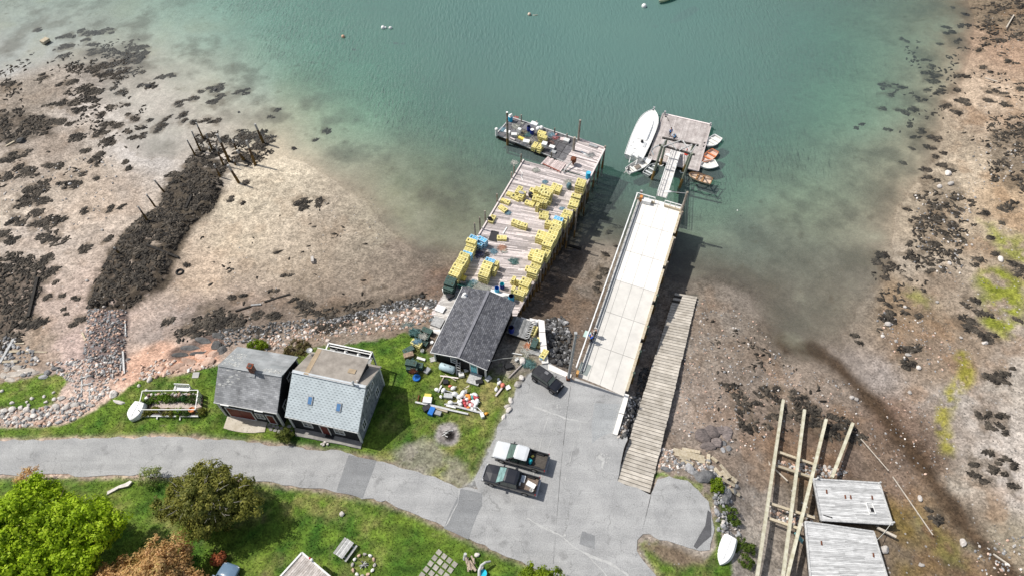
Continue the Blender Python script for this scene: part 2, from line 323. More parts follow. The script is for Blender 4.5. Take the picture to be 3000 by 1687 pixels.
def hfull(x, y, fine=True):
    h = hraw(x, y)
    n1 = fbm(x, y, 6, 3)-.5; h = h + n1*np.clip(.16+.25*np.clip(h, 0, 1), 0, .32)*np.where(h > 4, .35, 1)
    j = -sdist(JETTY, x, y) + (fbm(x, y, 1.6, 31)-.5)*1.2; h = h + np.clip(j/1.1, 0, 1)*(.62+.7*(fbm(x, y, 1.4, 37)-.5))
    j = -sdist(CRIB, x, y); h = h + np.clip(j/.8, 0, 1)*.55
    d = sdist(ASPH, x, y); a = 1-np.clip((d+.1)/2.2, 0, 1); a = a*a*(3-2*a); h = h*(1-a)+4.43*a
    for poly, z in FLOORS:
        d = sdist(poly, x, y); a = 1-np.clip((d-.1)/1.2, 0, 1); h = h*(1-a)+z*a
    if fine: h = h + (fbm(x, y, 1.3, 71, 3)-.5)*.10*np.where((h > .02) & (h < 4.2), 1, .4)*np.where(sdist(ASPH, x, y) < .2, 0, 1)
    h = np.where(sdist(RAMPP, x, y) < .5, np.minimum(h, ramp_z(x, y)-.34), h)
    return h
def hp(px, py):
    """terrain point seen at a photo position"""
    w = hz(px, py); z = w.z
    for _ in range(6):
        z = .5*z + .5*float(hfull(np.array([w.x]), np.array([w.y]))[0]); w = W(px, py, z)
    return w
def hxy(x, y): return float(hfull(np.array([x]), np.array([y]))[0])
# level pads under the houses
SHED = (-31.226, 33.784, -.185, 6.611, 6.17); MAIN = (-23.495, 32.356, -.229, 7.697, 7.142); SHACK = (-8.733, 40.507, -.341, 6.112, 8.989)
FLOORS.append((polyz('395,1150 600,1145 600,1225 395,1225', 4.4), 4.36))
for x, y, a, w, d in (SHED, MAIN):
    FLOORS.append(([(x+math.cos(a)*u-math.sin(a)*v, y+math.sin(a)*u+math.cos(a)*v) for u, v in ((0, -2.4), (w, -2.4), (w, d), (0, d))], 4.38))
ST = .25; gx = np.arange(-124, 124.01, ST); gy = np.arange(4, 150.01, ST); X, Y = np.meshgrid(gx, gy)
keep = (np.abs(X) <= 62+Y*.5) & (np.abs(X) <= 124)
hh = hfull(X, Y)
# ---------------------------------------------------------------- what the ground is made of
KX = 1.42
def alb(c): return np.clip(np.array(s2l(c))/KX, .012, .8)
CC = """50,170,190,190,185 0,280,160,145,128 130,270,160,146,130 250,300,200,188,176 400,330,205,197,186 150,450,172,156,140 30,600,205,188,168 250,600,205,184,162 350,560,180,164,148 450,450,200,192,184 200,530,185,168,148 120,700,205,188,172 200,900,208,184,168 220,1010,205,178,166 100,1000,165,145,125
700,560,214,198,170 620,800,196,172,146 700,700,205,187,160 900,600,207,191,165 950,640,186,170,148 900,750,190,172,148 1050,800,152,136,118 1150,700,155,139,122 1100,640,172,160,138 1250,740,128,116,102 1200,820,140,124,108 1270,820,118,96,84 1000,900,140,124,108 700,900,164,144,128 500,950,168,152,142 450,1050,220,190,168 380,1100,220,184,162 600,950,172,152,136 800,930,130,114,100 560,470,205,194,182 800,480,216,200,172
1000,350,196,194,164 900,250,180,182,156 700,250,200,196,180 600,80,190,195,180 1250,560,145,145,118 1200,600,178,170,138 1350,640,150,145,118 1500,300,150,150,120 1640,720,104,90,78 1600,850,112,100,90 1680,950,120,103,88 1750,760,162,145,124 1780,650,118,108,92
2100,620,160,162,130 2350,600,180,172,135 2200,720,142,136,116 2250,850,130,118,100 2100,830,112,102,86 2400,880,142,130,108 2300,1000,128,114,96 2500,850,144,132,112 2150,900,154,138,120 2050,1000,164,148,130 2000,1200,180,158,138 2100,1200,168,142,120 2200,1100,152,132,112 2300,1130,168,142,118 2400,1120,160,138,116 2300,1300,142,116,94 2400,1400,126,100,80 2550,1350,136,110,88 2100,1400,152,132,112 2200,1600,188,174,156 2180,1480,178,162,146 2350,1480,122,100,70 2650,1250,142,106,80 2700,1350,112,86,64 2650,1450,152,121,95 2700,1550,140,118,70 2800,1620,120,94,58 2650,1640,132,112,94 2850,1450,188,172,150 2900,1250,194,180,165 2980,1350,200,185,170 2950,1550,168,152,120 2900,1100,188,174,156 2800,1050,168,136,98 2650,900,168,136,92 2700,1000,168,141,112 2600,1080,168,152,140 2700,780,188,168,140 2850,700,194,168,130 2800,500,206,182,146 2950,600,205,168,118 2900,300,210,178,140 2980,150,194,152,112 2950,30,142,120,88 2750,400,174,152,120 2500,300,180,176,140 2300,200,160,162,135"""
cw = 0; col = np.zeros(X.shape+(3,))
jx = X+(fbm(X, Y, 9, 201)-.5)*9; jy = Y+(fbm(X, Y, 9, 202)-.5)*9
for t in CC.split():
    a, b, r, g, bl = map(float, t.split(',')); w0 = hz(a, b); k = 1/((jx-w0.x)**2+(jy-w0.y)**2+2)**1.7
    cw = cw+k; col += k[..., None]*alb((r, g, bl))
col /= cw[..., None]; lum = col.mean(2, keepdims=True); wl = np.where(X > 5, .38, .20)[..., None]; col = (col*(1-wl)+lum*wl)*np.where(X < -18, 1.07, 1.0)[..., None]
def layer(mask, c, c2=None, nz=None):
    global col
    c = alb(c); cc = c if c2 is None else c[None, None]+(alb(c2)-c)[None, None]*np.clip(nz, 0, 1)[..., None]
    col = col*(1-mask[..., None])+cc*mask[..., None]
def soft(d, f=1.0, na=1.2, ns=2.5, seed=401):
    m = np.clip(.5-(d+(fbm(X, Y, ns, seed)-.5)*2*na)/f, 0, 1); return m*m*(3-2*m)
n_a = fbm(X, Y, 1.1, 301); n_b = fbm(X, Y, 4.5, 302); n_c = fbm(X, Y, .6, 303, 2)
land = np.clip((hh-.05)/.3, 0, 1)
# mottling of the flats: wet films, shell, brown weed dust
col *= (1+.34*(n_b-.5)+.3*(n_a-.5))[..., None]
wet = np.clip((fbm(X, Y, 5, 310)-.52)*6, 0, 1)*np.clip((1.9-hh)/1, 0, 1)*land*np.where(X < 0, .35, .75); layer(wet*.6, (128, 108, 90))
warm = np.clip((fbm(X, Y, 3.2, 314)-.55)*7, 0, 1)*land*np.where(X > 25, .32, .15); layer(warm, (158, 122, 88))
layer(soft(ldist(polyg("2300,1010 2380,1025 2440,1055 2500,1120 2570,1190 2650,1300 2740,1420 2830,1550 2900,1625 2970,1700"), X, Y)-1.1, 1.6, .8)*.92, (66, 52, 40), (92, 74, 56), n_a)
layer(soft(ldist(polyg("2180,930 2300,1010 2420,1060"), X, Y)-1.0, 3, 1)*.35, (92, 78, 62))
for s, k in (("2868,640 2920,655 2960,690 3000,700 3000,765 2960,760 2900,722", .8), ("2860,805 2900,785 2960,790 3010,830 3010,950 2940,985 2868,945 2880,860", 1), ("2640,860 2700,850 2740,880 2720,900", .6), ("2665,1515 2700,1500 2740,1540 2830,1610 2830,1660 2740,1620", .35)):
    m = soft(sdist(polyg(s), X, Y), 2.2, 1.2, 2)*np.clip((fbm(X, Y, 1.5, 330)-.33)*5, 0, 1)*k; layer(m, (112, 122, 40), (166, 168, 76), fbm(X, Y, 1, 331))
m = soft(ldist(polyg("2822,1040 2832,1095 2790,1150 2765,1190 2755,1250 2770,1310"), X, Y)-.8, 1.2, .9, 2)*np.clip((fbm(X, Y, .9, 333)-.3)*5, 0, 1)*.9; layer(m, (140, 138, 44), (172, 164, 76), n_a)
layer(soft(sdist(polyg("2420,1460 2480,1440 2700,1500 2800,1580 2860,1687 2640,1687 2600,1580"), X, Y), 4, 2)*np.clip((n_b-.4)*4, 0, 1)*.7, (118, 92, 48), (140, 122, 52), n_a)
layer(soft(sdist(polyg("2270,1150 2500,1230 2470,1320 2400,1400 2270,1330"), X, Y), 3, 2)*np.clip((n_b-.35)*4, 0, 1)*.6, (112, 84, 60))
# shingle of broken pink stone above the tide line
sh = soft(sdist(polyg("330,1130 380,1050 470,1000 520,1010 560,1050 470,1110 400,1120"), X, Y), 2, 1); layer(sh*.8, (222, 182, 158), (200, 156, 132), n_a)
grav = soft(sdist(polyz("1350,1425 1440,1285 1470,1200 1500,1145 1560,1075 1600,1060 1545,1130 1500,1210 1450,1330 1415,1440", 4.5), X, Y), .9, .5, 1.2); layer(grav, (150, 152, 152), (176, 176, 174), n_a)
grav2 = soft(sdist(polyz("990,1465 1060,1487 1150,1510 1230,1545 1225,1556 1130,1530 1040,1500 985,1478", 4.6), X, Y), .6, .3, 1); layer(grav2, (168, 164, 160), (140, 136, 130), n_a)
# grass
GR = [polyz("-300,1300 -300,1240 0,1252 130,1252 215,1235 262,1205 300,1182 345,1152 400,1118 440,1108 520,1096 590,1082 640,1070 700,1060 860,1040 930,1018 1080,1000 1130,990 1185,968 1225,985 1245,1010 1260,1040 1290,1062 1420,1100 1520,1030 1570,1040 1560,1075 1520,1118 1496,1180 1462,1250 1425,1330 1385,1400 1345,1425 1286,1400 1180,1364 1080,1337 900,1307 700,1288 560,1277 450,1274 300,1280 0,1287", 4.4),
      polyz("-300,1400 0,1398 300,1397 550,1398 700,1407 800,1417 900,1433 985,1446 1060,1462 1130,1475 1200,1503 1280,1538 1340,1568 1400,1598 1440,1613 1500,1638 1560,1665 1600,1690 1640,1800 -300,1900", 4.6),
      polyg("-40,1120 60,1108 120,1098 205,1092 200,1120 172,1150 158,1182 120,1200 60,1196 -40,1196"), polyz("1866,1590 1884,1582 1930,1600 1990,1632 2060,1640 2086,1610 2094,1540 2104,1520 2120,1570 2140,1620 2160,1700 2140,1800 2000,1800 1930,1690 1895,1650", 4.4),
      polyg("1905,1395 1925,1383 1990,1400 2040,1415 2075,1440 2092,1475 2088,1490 2060,1450 2010,1415 1950,1402"), polyg("2085,1440 2105,1450 2130,1480 2145,1530 2120,1540 2100,1490")]
gm = np.zeros(X.shape)
for i, g in enumerate(GR): gm = np.maximum(gm, soft(sdist(g, X, Y), .55, .5 if i < 2 else .8, 1.1, 402))
house_dirt = sdist(polyz("1290,1070 1330,1060 1450,1110 1545,1000 1500,960 1560,1000 1570,1060 1500,1150 1420,1250 1300,1180", 4.4), X, Y)
dry = np.clip((fbm(X, Y, 3.4, 410)-.47)*5, 0, 1)*np.clip((fbm(X, Y, .8, 411)-.3)*3, 0, 1)
dry = np.clip(dry*.55 + .6*soft(house_dirt, 4, 1.5)*np.clip((fbm(X, Y, 1.4, 412)-.4)*5, 0, 1), 0, 1)
edge = np.clip(1-np.abs(sdist(ASPH, X, Y))/.8, 0, 1)
dry = np.clip(dry*1.0, 0, .95); gl = np.clip((fbm(X, Y, 1.6, 413)-.5)*1.9+.5, 0, 1); grass_c = alb((66, 104, 22))[None, None]*(1-gl[..., None])+alb((116, 140, 52))[None, None]*gl[..., None]
grass_c = grass_c*(1-dry[..., None])+alb((164, 152, 100))*dry[..., None]; grass_c = grass_c*(1-.55*edge[..., None])+alb((168, 158, 130))*.55*edge[..., None]
grass_c *= (.72+.56*fbm(X, Y, .55, 414, 2))[..., None]
col = col*(1-gm[..., None])+grass_c*gm[..., None]
bare = soft(sdist(polyz("1890,1600 1930,1592 1990,1612 2050,1632 2062,1650 2010,1660 1940,1640", 4.4), X, Y), 1, .5); layer(bare, (120, 104, 88), (150, 134, 112), n_a); gm = gm*(1-bare)
ash = soft(np.hypot(X-XY(1310, 1272, 4.4)[0], Y-XY(1310, 1272, 4.4)[1])-1.35, .5, .25, .8); layer(ash, (120, 112, 112), (190, 184, 180), fbm(X, Y, .5, 431, 2)); ash2 = soft(np.hypot(X-XY(1316, 1278, 4.4)[0], Y-XY(1316, 1278, 4.4)[1])-.6, .5, .3, .6); layer(ash2, (40, 36, 36)); gm = gm*(1-ash)
for a, b, r in ((1250, 1340, 2), (1220, 1395, 1.2), (1180, 1330, 1.2), (1335, 1390, 1.4)):
    w0 = W(a, b, 4.4); q = soft(np.hypot(X-w0.x, Y-w0.y)-r, 1.5, 1.0, 1.2)*.8; layer(q, (168, 162, 150), (140, 134, 118), n_a); gm = gm*(1-q)
yd = soft(sdist(polyz('1478,945 1530,925 1600,935 1612,1062 1575,1085 1500,1120 1440,1110 1432,1085', 4.4), X, Y), 1.2, .8, 1.6); layer(yd*np.clip((fbm(X, Y, 1.4, 460)-.25)*4, 0, 1), (128, 120, 108), (170, 162, 150), n_c)
# bedrock and dark weed-stained ground
layer(soft(sdist(polyg("470,1070 560,1020 640,985 660,1005 640,1030 650,1060 560,1075 480,1095"), X, Y), 1.2, .8)*.9, (222, 178, 152), (190, 138, 112), n_a)
layer(soft(sdist(polyg("500,1025 560,1000 640,965 660,990 655,1025 610,1000 530,1050 480,1060"), X, Y), .9, .5)*.85, (70, 58, 54), (112, 96, 90), n_c)
layer(soft(sdist(CRIB, X, Y), 1, .5)*.9, (104, 90, 88), (140, 124, 120), n_c)
DK = [("575,455 650,465 665,530 640,610 570,665 530,720 510,765 490,835 460,860 385,912 250,908 262,840 305,770 345,700 395,645 465,595 480,535", .95), ("-40,745 60,740 110,760 140,790 120,830 95,900 80,960 60,1010 -40,1060", .8), ("240,150 330,140 420,160 430,190 360,240 250,280 215,215 260,180", .35), ("-40,330 100,330 170,350 150,400 60,420 -40,410", .8), ("560,900 640,870 720,920 640,960 560,980 515,1000", .6), ("930,905 1000,880 1100,870 1200,860 1260,890 1180,900 1080,925 960,950", .55),
      ("1880,1100 1905,1090 1865,1210 1850,1260 1830,1240", .6), ("2240,1140 2300,1170 2400,1200 2530,1270 2500,1300 2380,1280 2250,1200", .45), ("2900,380 2960,360 3020,350 3020,540 2960,560 2910,520", .6), ("2700,470 2780,460 2830,560 2780,640 2760,720 2700,740 2690,640", .4), ("1580,930 1640,930 1670,980 1668,1085 1610,1060 1590,1000", .85)]
wn = fbm(X, Y, 1.3, 440)
for s, k in DK: layer(soft(sdist(polyg(s), X, Y), 1.4, 1.1)*np.clip((wn-.36+.2*k)*5, 0, 1)*k, (52, 46, 40), (96, 86, 72), n_c)
WEED = """105,90,14 185,107,14 210,105,14 240,100,16 265,98,15 290,95,14 320,90,12 275,130,13 255,115,12 194,140,22 192,165,14 270,157,18 295,153,14 408,143,22 372,160,18 419,155,15 270,203,18 300,192,20 330,190,22 360,185,20 390,180,18 415,168,15 290,215,18 320,215,20 350,215,18 380,203,15 345,230,16 128,225,16 35,250,22 56,245,10 195,245,14 215,243,12 255,262,20 275,275,18 262,291,18 280,292,14 190,303,18 212,303,14 153,312,14 223,326,18 160,357,16 180,358,16 209,361,12 58,411,20 40,450,18 65,452,14 225,400,20 285,398,20 316,417,18 256,442,14 289,448,16 299,336,12 305,366,14 325,372,16 345,367,14 376,342,9 396,351,12 411,371,10 437,357,9 450,380,16 468,370,16 378,388,10 400,402,12 418,398,12 326,314,12 275,314,9 376,307,10 359,272,14 330,260,12 438,255,20 475,225,12 495,222,12 413,211,10 586,268,10 625,262,18 645,258,18 636,280,14 625,303,20 567,289,14 520,306,16 615,350,14 632,356,14 540,338,12 489,347,10 567,365,14 534,357,9 722,268,12 695,270,9 807,324,10 788,343,7 959,384,13 920,411,8 858,437,7 365,477,10 373,495,9 281,477,14 281,522,10 241,508,10 60,498,18 80,503,18 142,485,14 167,493,14 93,508,14 100,551,20 122,550,18 210,540,14 228,538,12 180,545,12 20,520,16 15,470,14
710,400,18 725,410,18 745,405,18 776,405,20 770,425,20 750,435,18 605,404,16 590,412,10 621,456,18 574,452,14 559,477,18 505,512,16 660,411,16 680,425,14 710,454,18 749,458,18 640,440,14 600,440,12 660,500,12 718,538,8 690,470,10 730,470,14
78,581,26 124,589,20 50,649,18 112,653,20 167,647,20 147,702,22 135,690,14 109,624,16 248,620,12 322,612,14 359,605,9 322,702,12 248,721,10 245,739,12 128,764,20 151,791,14 132,818,18 178,867,9 142,869,11 223,873,8 188,913,8 105,950,18 245,935,16 675,587,9 708,595,8 885,585,16 889,605,13 935,587,13 547,775,6 811,739,6 838,803,8 800,851,10 689,871,11 714,869,9 493,944,11 640,930,20 655,945,18 605,950,18 620,965,14 675,946,20 700,950,14 551,973,16 580,975,12 749,927,13 803,927,14 908,904,20 885,900,12 877,884,14 966,917,12 741,975,12 768,985,16 931,966,18 970,958,22 1000,945,16 1030,935,16 1060,925,14 10,690,20 30,700,16
2828,46,13 2791,23,7 2850,25,9 2772,78,13 2819,78,16 2788,97,18 2799,120,14 2640,114,10 2660,122,10 2753,130,11 2718,174,13 2730,194,13 2710,213,14 2740,218,16 2755,225,14 2737,237,18 2826,225,18 2590,252,16 2605,279,15 2642,256,11 2716,264,10 2765,268,18 2795,265,18 2702,291,15 2679,322,18 2656,330,13 2627,322,11 2582,320,11 2803,326,20 2819,300,20 2780,306,18 2667,364,13 2718,345,7 2702,388,16 2730,403,18 2687,407,11 2750,407,11 2728,430,14 2675,438,10 2761,448,10 2749,465,14 2710,496,16 2722,523,18 2772,485,18 2785,500,14 2609,384,7 2597,381,7 2505,374,7 2526,364,8 2640,477,11 2877,198,12 2904,213,8 2900,271,18 2900,295,14 2949,306,14 2943,279,13 2990,260,18 2962,182,16 2927,120,13 2910,40,14 2940,30,16 2975,20,16 2900,70,12 2985,100,12 2870,150,14 2890,130,12
2679,576,12 2656,610,7 2698,636,12 2690,659,14 2803,581,13 2830,707,11 2869,769,14 2718,802,10 2667,744,14 2679,763,12 2578,744,15 2575,770,14 2590,785,14 2609,773,12 2590,814,12 2601,889,13 2576,876,9 2609,934,20 2600,915,14 2625,945,12 2689,921,9 2842,888,18 2826,934,18 2873,919,16 2846,957,20 2881,981,20 2904,992,16 2860,970,14 2980,934,10 2923,752,12 2974,779,20 2990,800,16 2904,701,10 2958,601,18 2892,624,14 2939,651,10 2940,610,12 2652,1062,18 2670,1060,12 2648,1027,14 2679,1027,16 2528,1004,11 2501,981,11 2931,1101,18 2915,1110,14 2950,1090,14 2888,1101,11 2869,1217,10 2904,1217,11 2916,1244,14 2939,1248,11 2939,1221,10 2951,1271,8 2904,1324,9 2951,1345,8 2862,1361,11 2869,1392,13 2908,1372,15 2920,1349,9 2974,1366,9 2900,1407,11 2945,1385,8 2722,1493,7 2741,1512,10 2764,1528,11 2966,1419,12 2745,610,16 2770,600,14 2800,620,14 2760,640,16 2790,660,14 2730,650,12 2750,680,14 2780,700,14 2740,720,16 2710,730,14 2770,740,14 2800,740,10 2730,770,10 2760,790,12
2242,1151,14 2285,1143,12 2320,1155,11 2355,1163,9 2261,1222,11 2250,1245,9 2191,1187,14 2210,1175,12 2187,1249,14 2335,1194,14 2375,1206,18 2402,1233,18 2433,1218,12 2465,1237,15 2429,1265,18 2450,1255,14 2492,1269,18 2519,1276,11 2475,1255,12 2350,1205,12 1773,746,11 1804,719,6 1763,791,14 1775,800,10 1747,811,12 1755,830,10 1747,852,14 1800,666,12 1785,680,10 2150,1160,10 2170,1210,10 2120,1130,8"""
stain = np.zeros(X.shape)
for t in WEED.split():
    a, b, r = map(float, t.split(',')); w0 = hz(a, b); R0 = r/21*1.75; i0, i1 = np.searchsorted(gx, (w0.x-2*R0, w0.x+2*R0)); j0, j1 = np.searchsorted(gy, (w0.y-2*R0, w0.y+2*R0)); q_ = (slice(j0, j1), slice(i0, i1))
    stain[q_] = np.maximum(stain[q_], np.exp(-(((X[q_]-w0.x)**2+(Y[q_]-w0.y)**2)/(R0*R0))*1.3))
layer(np.clip((stain*1.2+(fbm(X, Y, 1.3, 450, 4)-.5)*2.2-.42)*2.2, 0, 1)*.62, (92, 81, 68), (130, 115, 97), n_c)
sb = np.clip(-hh/.15, 0, 1)*np.clip((1.6+hh)/1, 0, 1); pz = fbm(X, Y, 4.2, 470, 5)
layer(sb*np.clip((pz-.52)*4, 0, 1)*.42, (200, 194, 172), (184, 178, 160), n_a); layer(sb*np.clip((.48-pz)*5, 0, 1)*.6, (104, 98, 88), (120, 112, 98), n_a)
# ---------------------------------------------------------------- terrain mesh
vid = -np.ones(X.shape, int); kk = keep; vid[kk] = np.arange(kk.sum()); q = kk[:-1, :-1] & kk[1:, :-1] & kk[:-1, 1:] & kk[1:, 1:]
fa = np.stack([vid[:-1, :-1][q], vid[:-1, 1:][q], vid[1:, 1:][q], vid[1:, :-1][q]], 1)
def npmesh(name, co, fa, mats, smooth=True, attrs=()):
    me = bpy.data.meshes.new(name); me.vertices.add(len(co)); me.vertices.foreach_set('co', np.ascontiguousarray(co, np.float32).ravel())
    k = fa.shape[1]; me.loops.add(fa.size); me.loops.foreach_set('vertex_index', np.ascontiguousarray(fa, np.int32).ravel())
    me.polygons.add(len(fa)); me.polygons.foreach_set('loop_start', np.arange(0, fa.size, k, dtype=np.int32))
    if smooth: me.polygons.foreach_set('use_smooth', np.ones(len(fa), bool))
    for m in (mats if isinstance(mats, (list, tuple)) else [mats]): me.materials.append(m)
    for nm, ty, dom, val in attrs:
        a = me.attributes.new(nm, ty, dom)
        a.data.foreach_set('color' if ty == 'FLOAT_COLOR' else 'value', np.ascontiguousarray(val, np.float32).ravel())
    me.update(calc_edges=True); ob = bpy.data.objects.new(name, me); C.objects.link(ob); ROOTM[ob.name] = Matrix.Identity(4); return ob
def ground_mat():
    m = bpy.data.materials.new('shore_ground'); m.use_nodes = True; t = m.node_tree; N = t.nodes; L = t.links; b = N['Principled BSDF']; b.inputs['Roughness'].default_value = .9; b.inputs['Specular IOR Level'].default_value = .15
    a = N.new('ShaderNodeAttribute'); a.attribute_name = 'Col'; dryA = N.new('ShaderNodeAttribute'); dryA.attribute_name = 'dryness'
    co = N.new('ShaderNodeTexCoord'); out = a.outputs['Color']
    def mul(o, fac_out, lo, hi, i0=.25, i1=.75):
        r = N.new('ShaderNodeMapRange'); r.inputs[1].default_value = i0; r.inputs[2].default_value = i1; r.inputs[3].default_value = lo; r.inputs[4].default_value = hi; L.new(fac_out, r.inputs[0])
        y = N.new('ShaderNodeMixRGB'); y.blend_type = 'MULTIPLY'; L.new(dryA.outputs['Fac'], y.inputs[0]); L.new(o, y.inputs[1]); L.new(r.outputs[0], y.inputs[2]); return y.outputs[0]
    n1 = N.new('ShaderNodeTexNoise'); n1.inputs['Scale'].default_value = 1.1; n1.inputs['Detail'].default_value = 8; n1.inputs['Roughness'].default_value = .7; L.new(co.outputs['Object'], n1.inputs['Vector'])
    out = mul(out, n1.outputs['Fac'], .70, 1.28, .35, .65)
    v = N.new('ShaderNodeTexVoronoi'); v.inputs['Scale'].default_value = 5.5; L.new(co.outputs['Object'], v.inputs['Vector'])
    sp = N.new('ShaderNodeSeparateColor'); L.new(v.outputs['Color'], sp.inputs[0]); out = mul(out, sp.outputs[0], .66, 1.34, 0, 1)
    # odd pale or dark stones
    v2 = N.new('ShaderNodeTexVoronoi'); v2.inputs['Scale'].default_value = 2.3; v2.inputs['Randomness'].default_value = 1; L.new(co.outputs['Object'], v2.inputs['Vector'])
    s2 = N.new('ShaderNodeSeparateColor'); L.new(v2.outputs['Color'], s2.inputs[0])
    g1 = N.new('ShaderNodeMath'); g1.operation = 'GREATER_THAN'; g1.inputs[1].default_value = .62; L.new(s2.outputs[0], g1.inputs[0])
    rr = N.new('ShaderNodeMath'); rr.operation = 'MULTIPLY'; rr.inputs[1].default_value = .3; L.new(s2.outputs[1], rr.inputs[0])
    g2 = N.new('ShaderNodeMath'); g2.operation = 'LESS_THAN'; L.new(v2.outputs['Distance'], g2.inputs[0]); L.new(rr.outputs[0], g2.inputs[1])
    g3 = N.new('ShaderNodeMath'); g3.operation = 'MULTIPLY'; L.new(g1.outputs[0], g3.inputs[0]); L.new(g2.outputs[0], g3.inputs[1])
    pa = N.new('ShaderNodeAttribute'); pa.attribute_name = 'stones'; g4 = N.new('ShaderNodeMath'); g4.operation = 'MULTIPLY'; L.new(g3.outputs[0], g4.inputs[0]); L.new(pa.outputs['Fac'], g4.inputs[1])
    cr = N.new('ShaderNodeMixRGB'); cr.inputs[1].default_value = (.07, .065, .06, 1); cr.inputs[2].default_value = (.44, .41, .38, 1); L.new(s2.outputs[2], cr.inputs[0])
    y = N.new('ShaderNodeMixRGB'); L.new(g4.outputs[0], y.inputs[0]); L.new(out, y.inputs[1]); L.new(cr.outputs[0], y.inputs[2]); L.new(y.outputs[0], b.inputs['Base Color'])
    bp = N.new('ShaderNodeBump'); bp.inputs['Strength'].default_value = .45; bp.inputs['Distance'].default_value = .12; L.new(n1.outputs['Fac'], bp.inputs['Height'])
    b2 = N.new('ShaderNodeBump'); b2.inputs['Strength'].default_value = .3; b2.inputs['Distance'].default_value = .05; L.new(v.outputs['Distance'], b2.inputs['Height']); L.new(bp.outputs[0], b2.inputs['Normal']); L.new(b2.outputs[0], b.inputs['Normal'])
    return m
stones = np.clip((hh-.1)/.5, 0, 1)*(1-gm)*np.where(X > 12, 1, np.clip(.15+(hh-.6)*.7, .1, .8))
cols = np.concatenate([np.clip(col, .008, .85), np.ones(X.shape+(1,))], 2)
ter = npmesh('ground', np.stack([X[kk], Y[kk], hh[kk]], 1), fa, ground_mat(), True, (('Col', 'FLOAT_COLOR', 'POINT', cols[kk]), ('dryness', 'FLOAT', 'POINT', np.clip(.3+(hh[kk]+.1)*3, .3, 1)), ('stones', 'FLOAT', 'POINT', stones[kk]))); tag(ter, kind='structure')
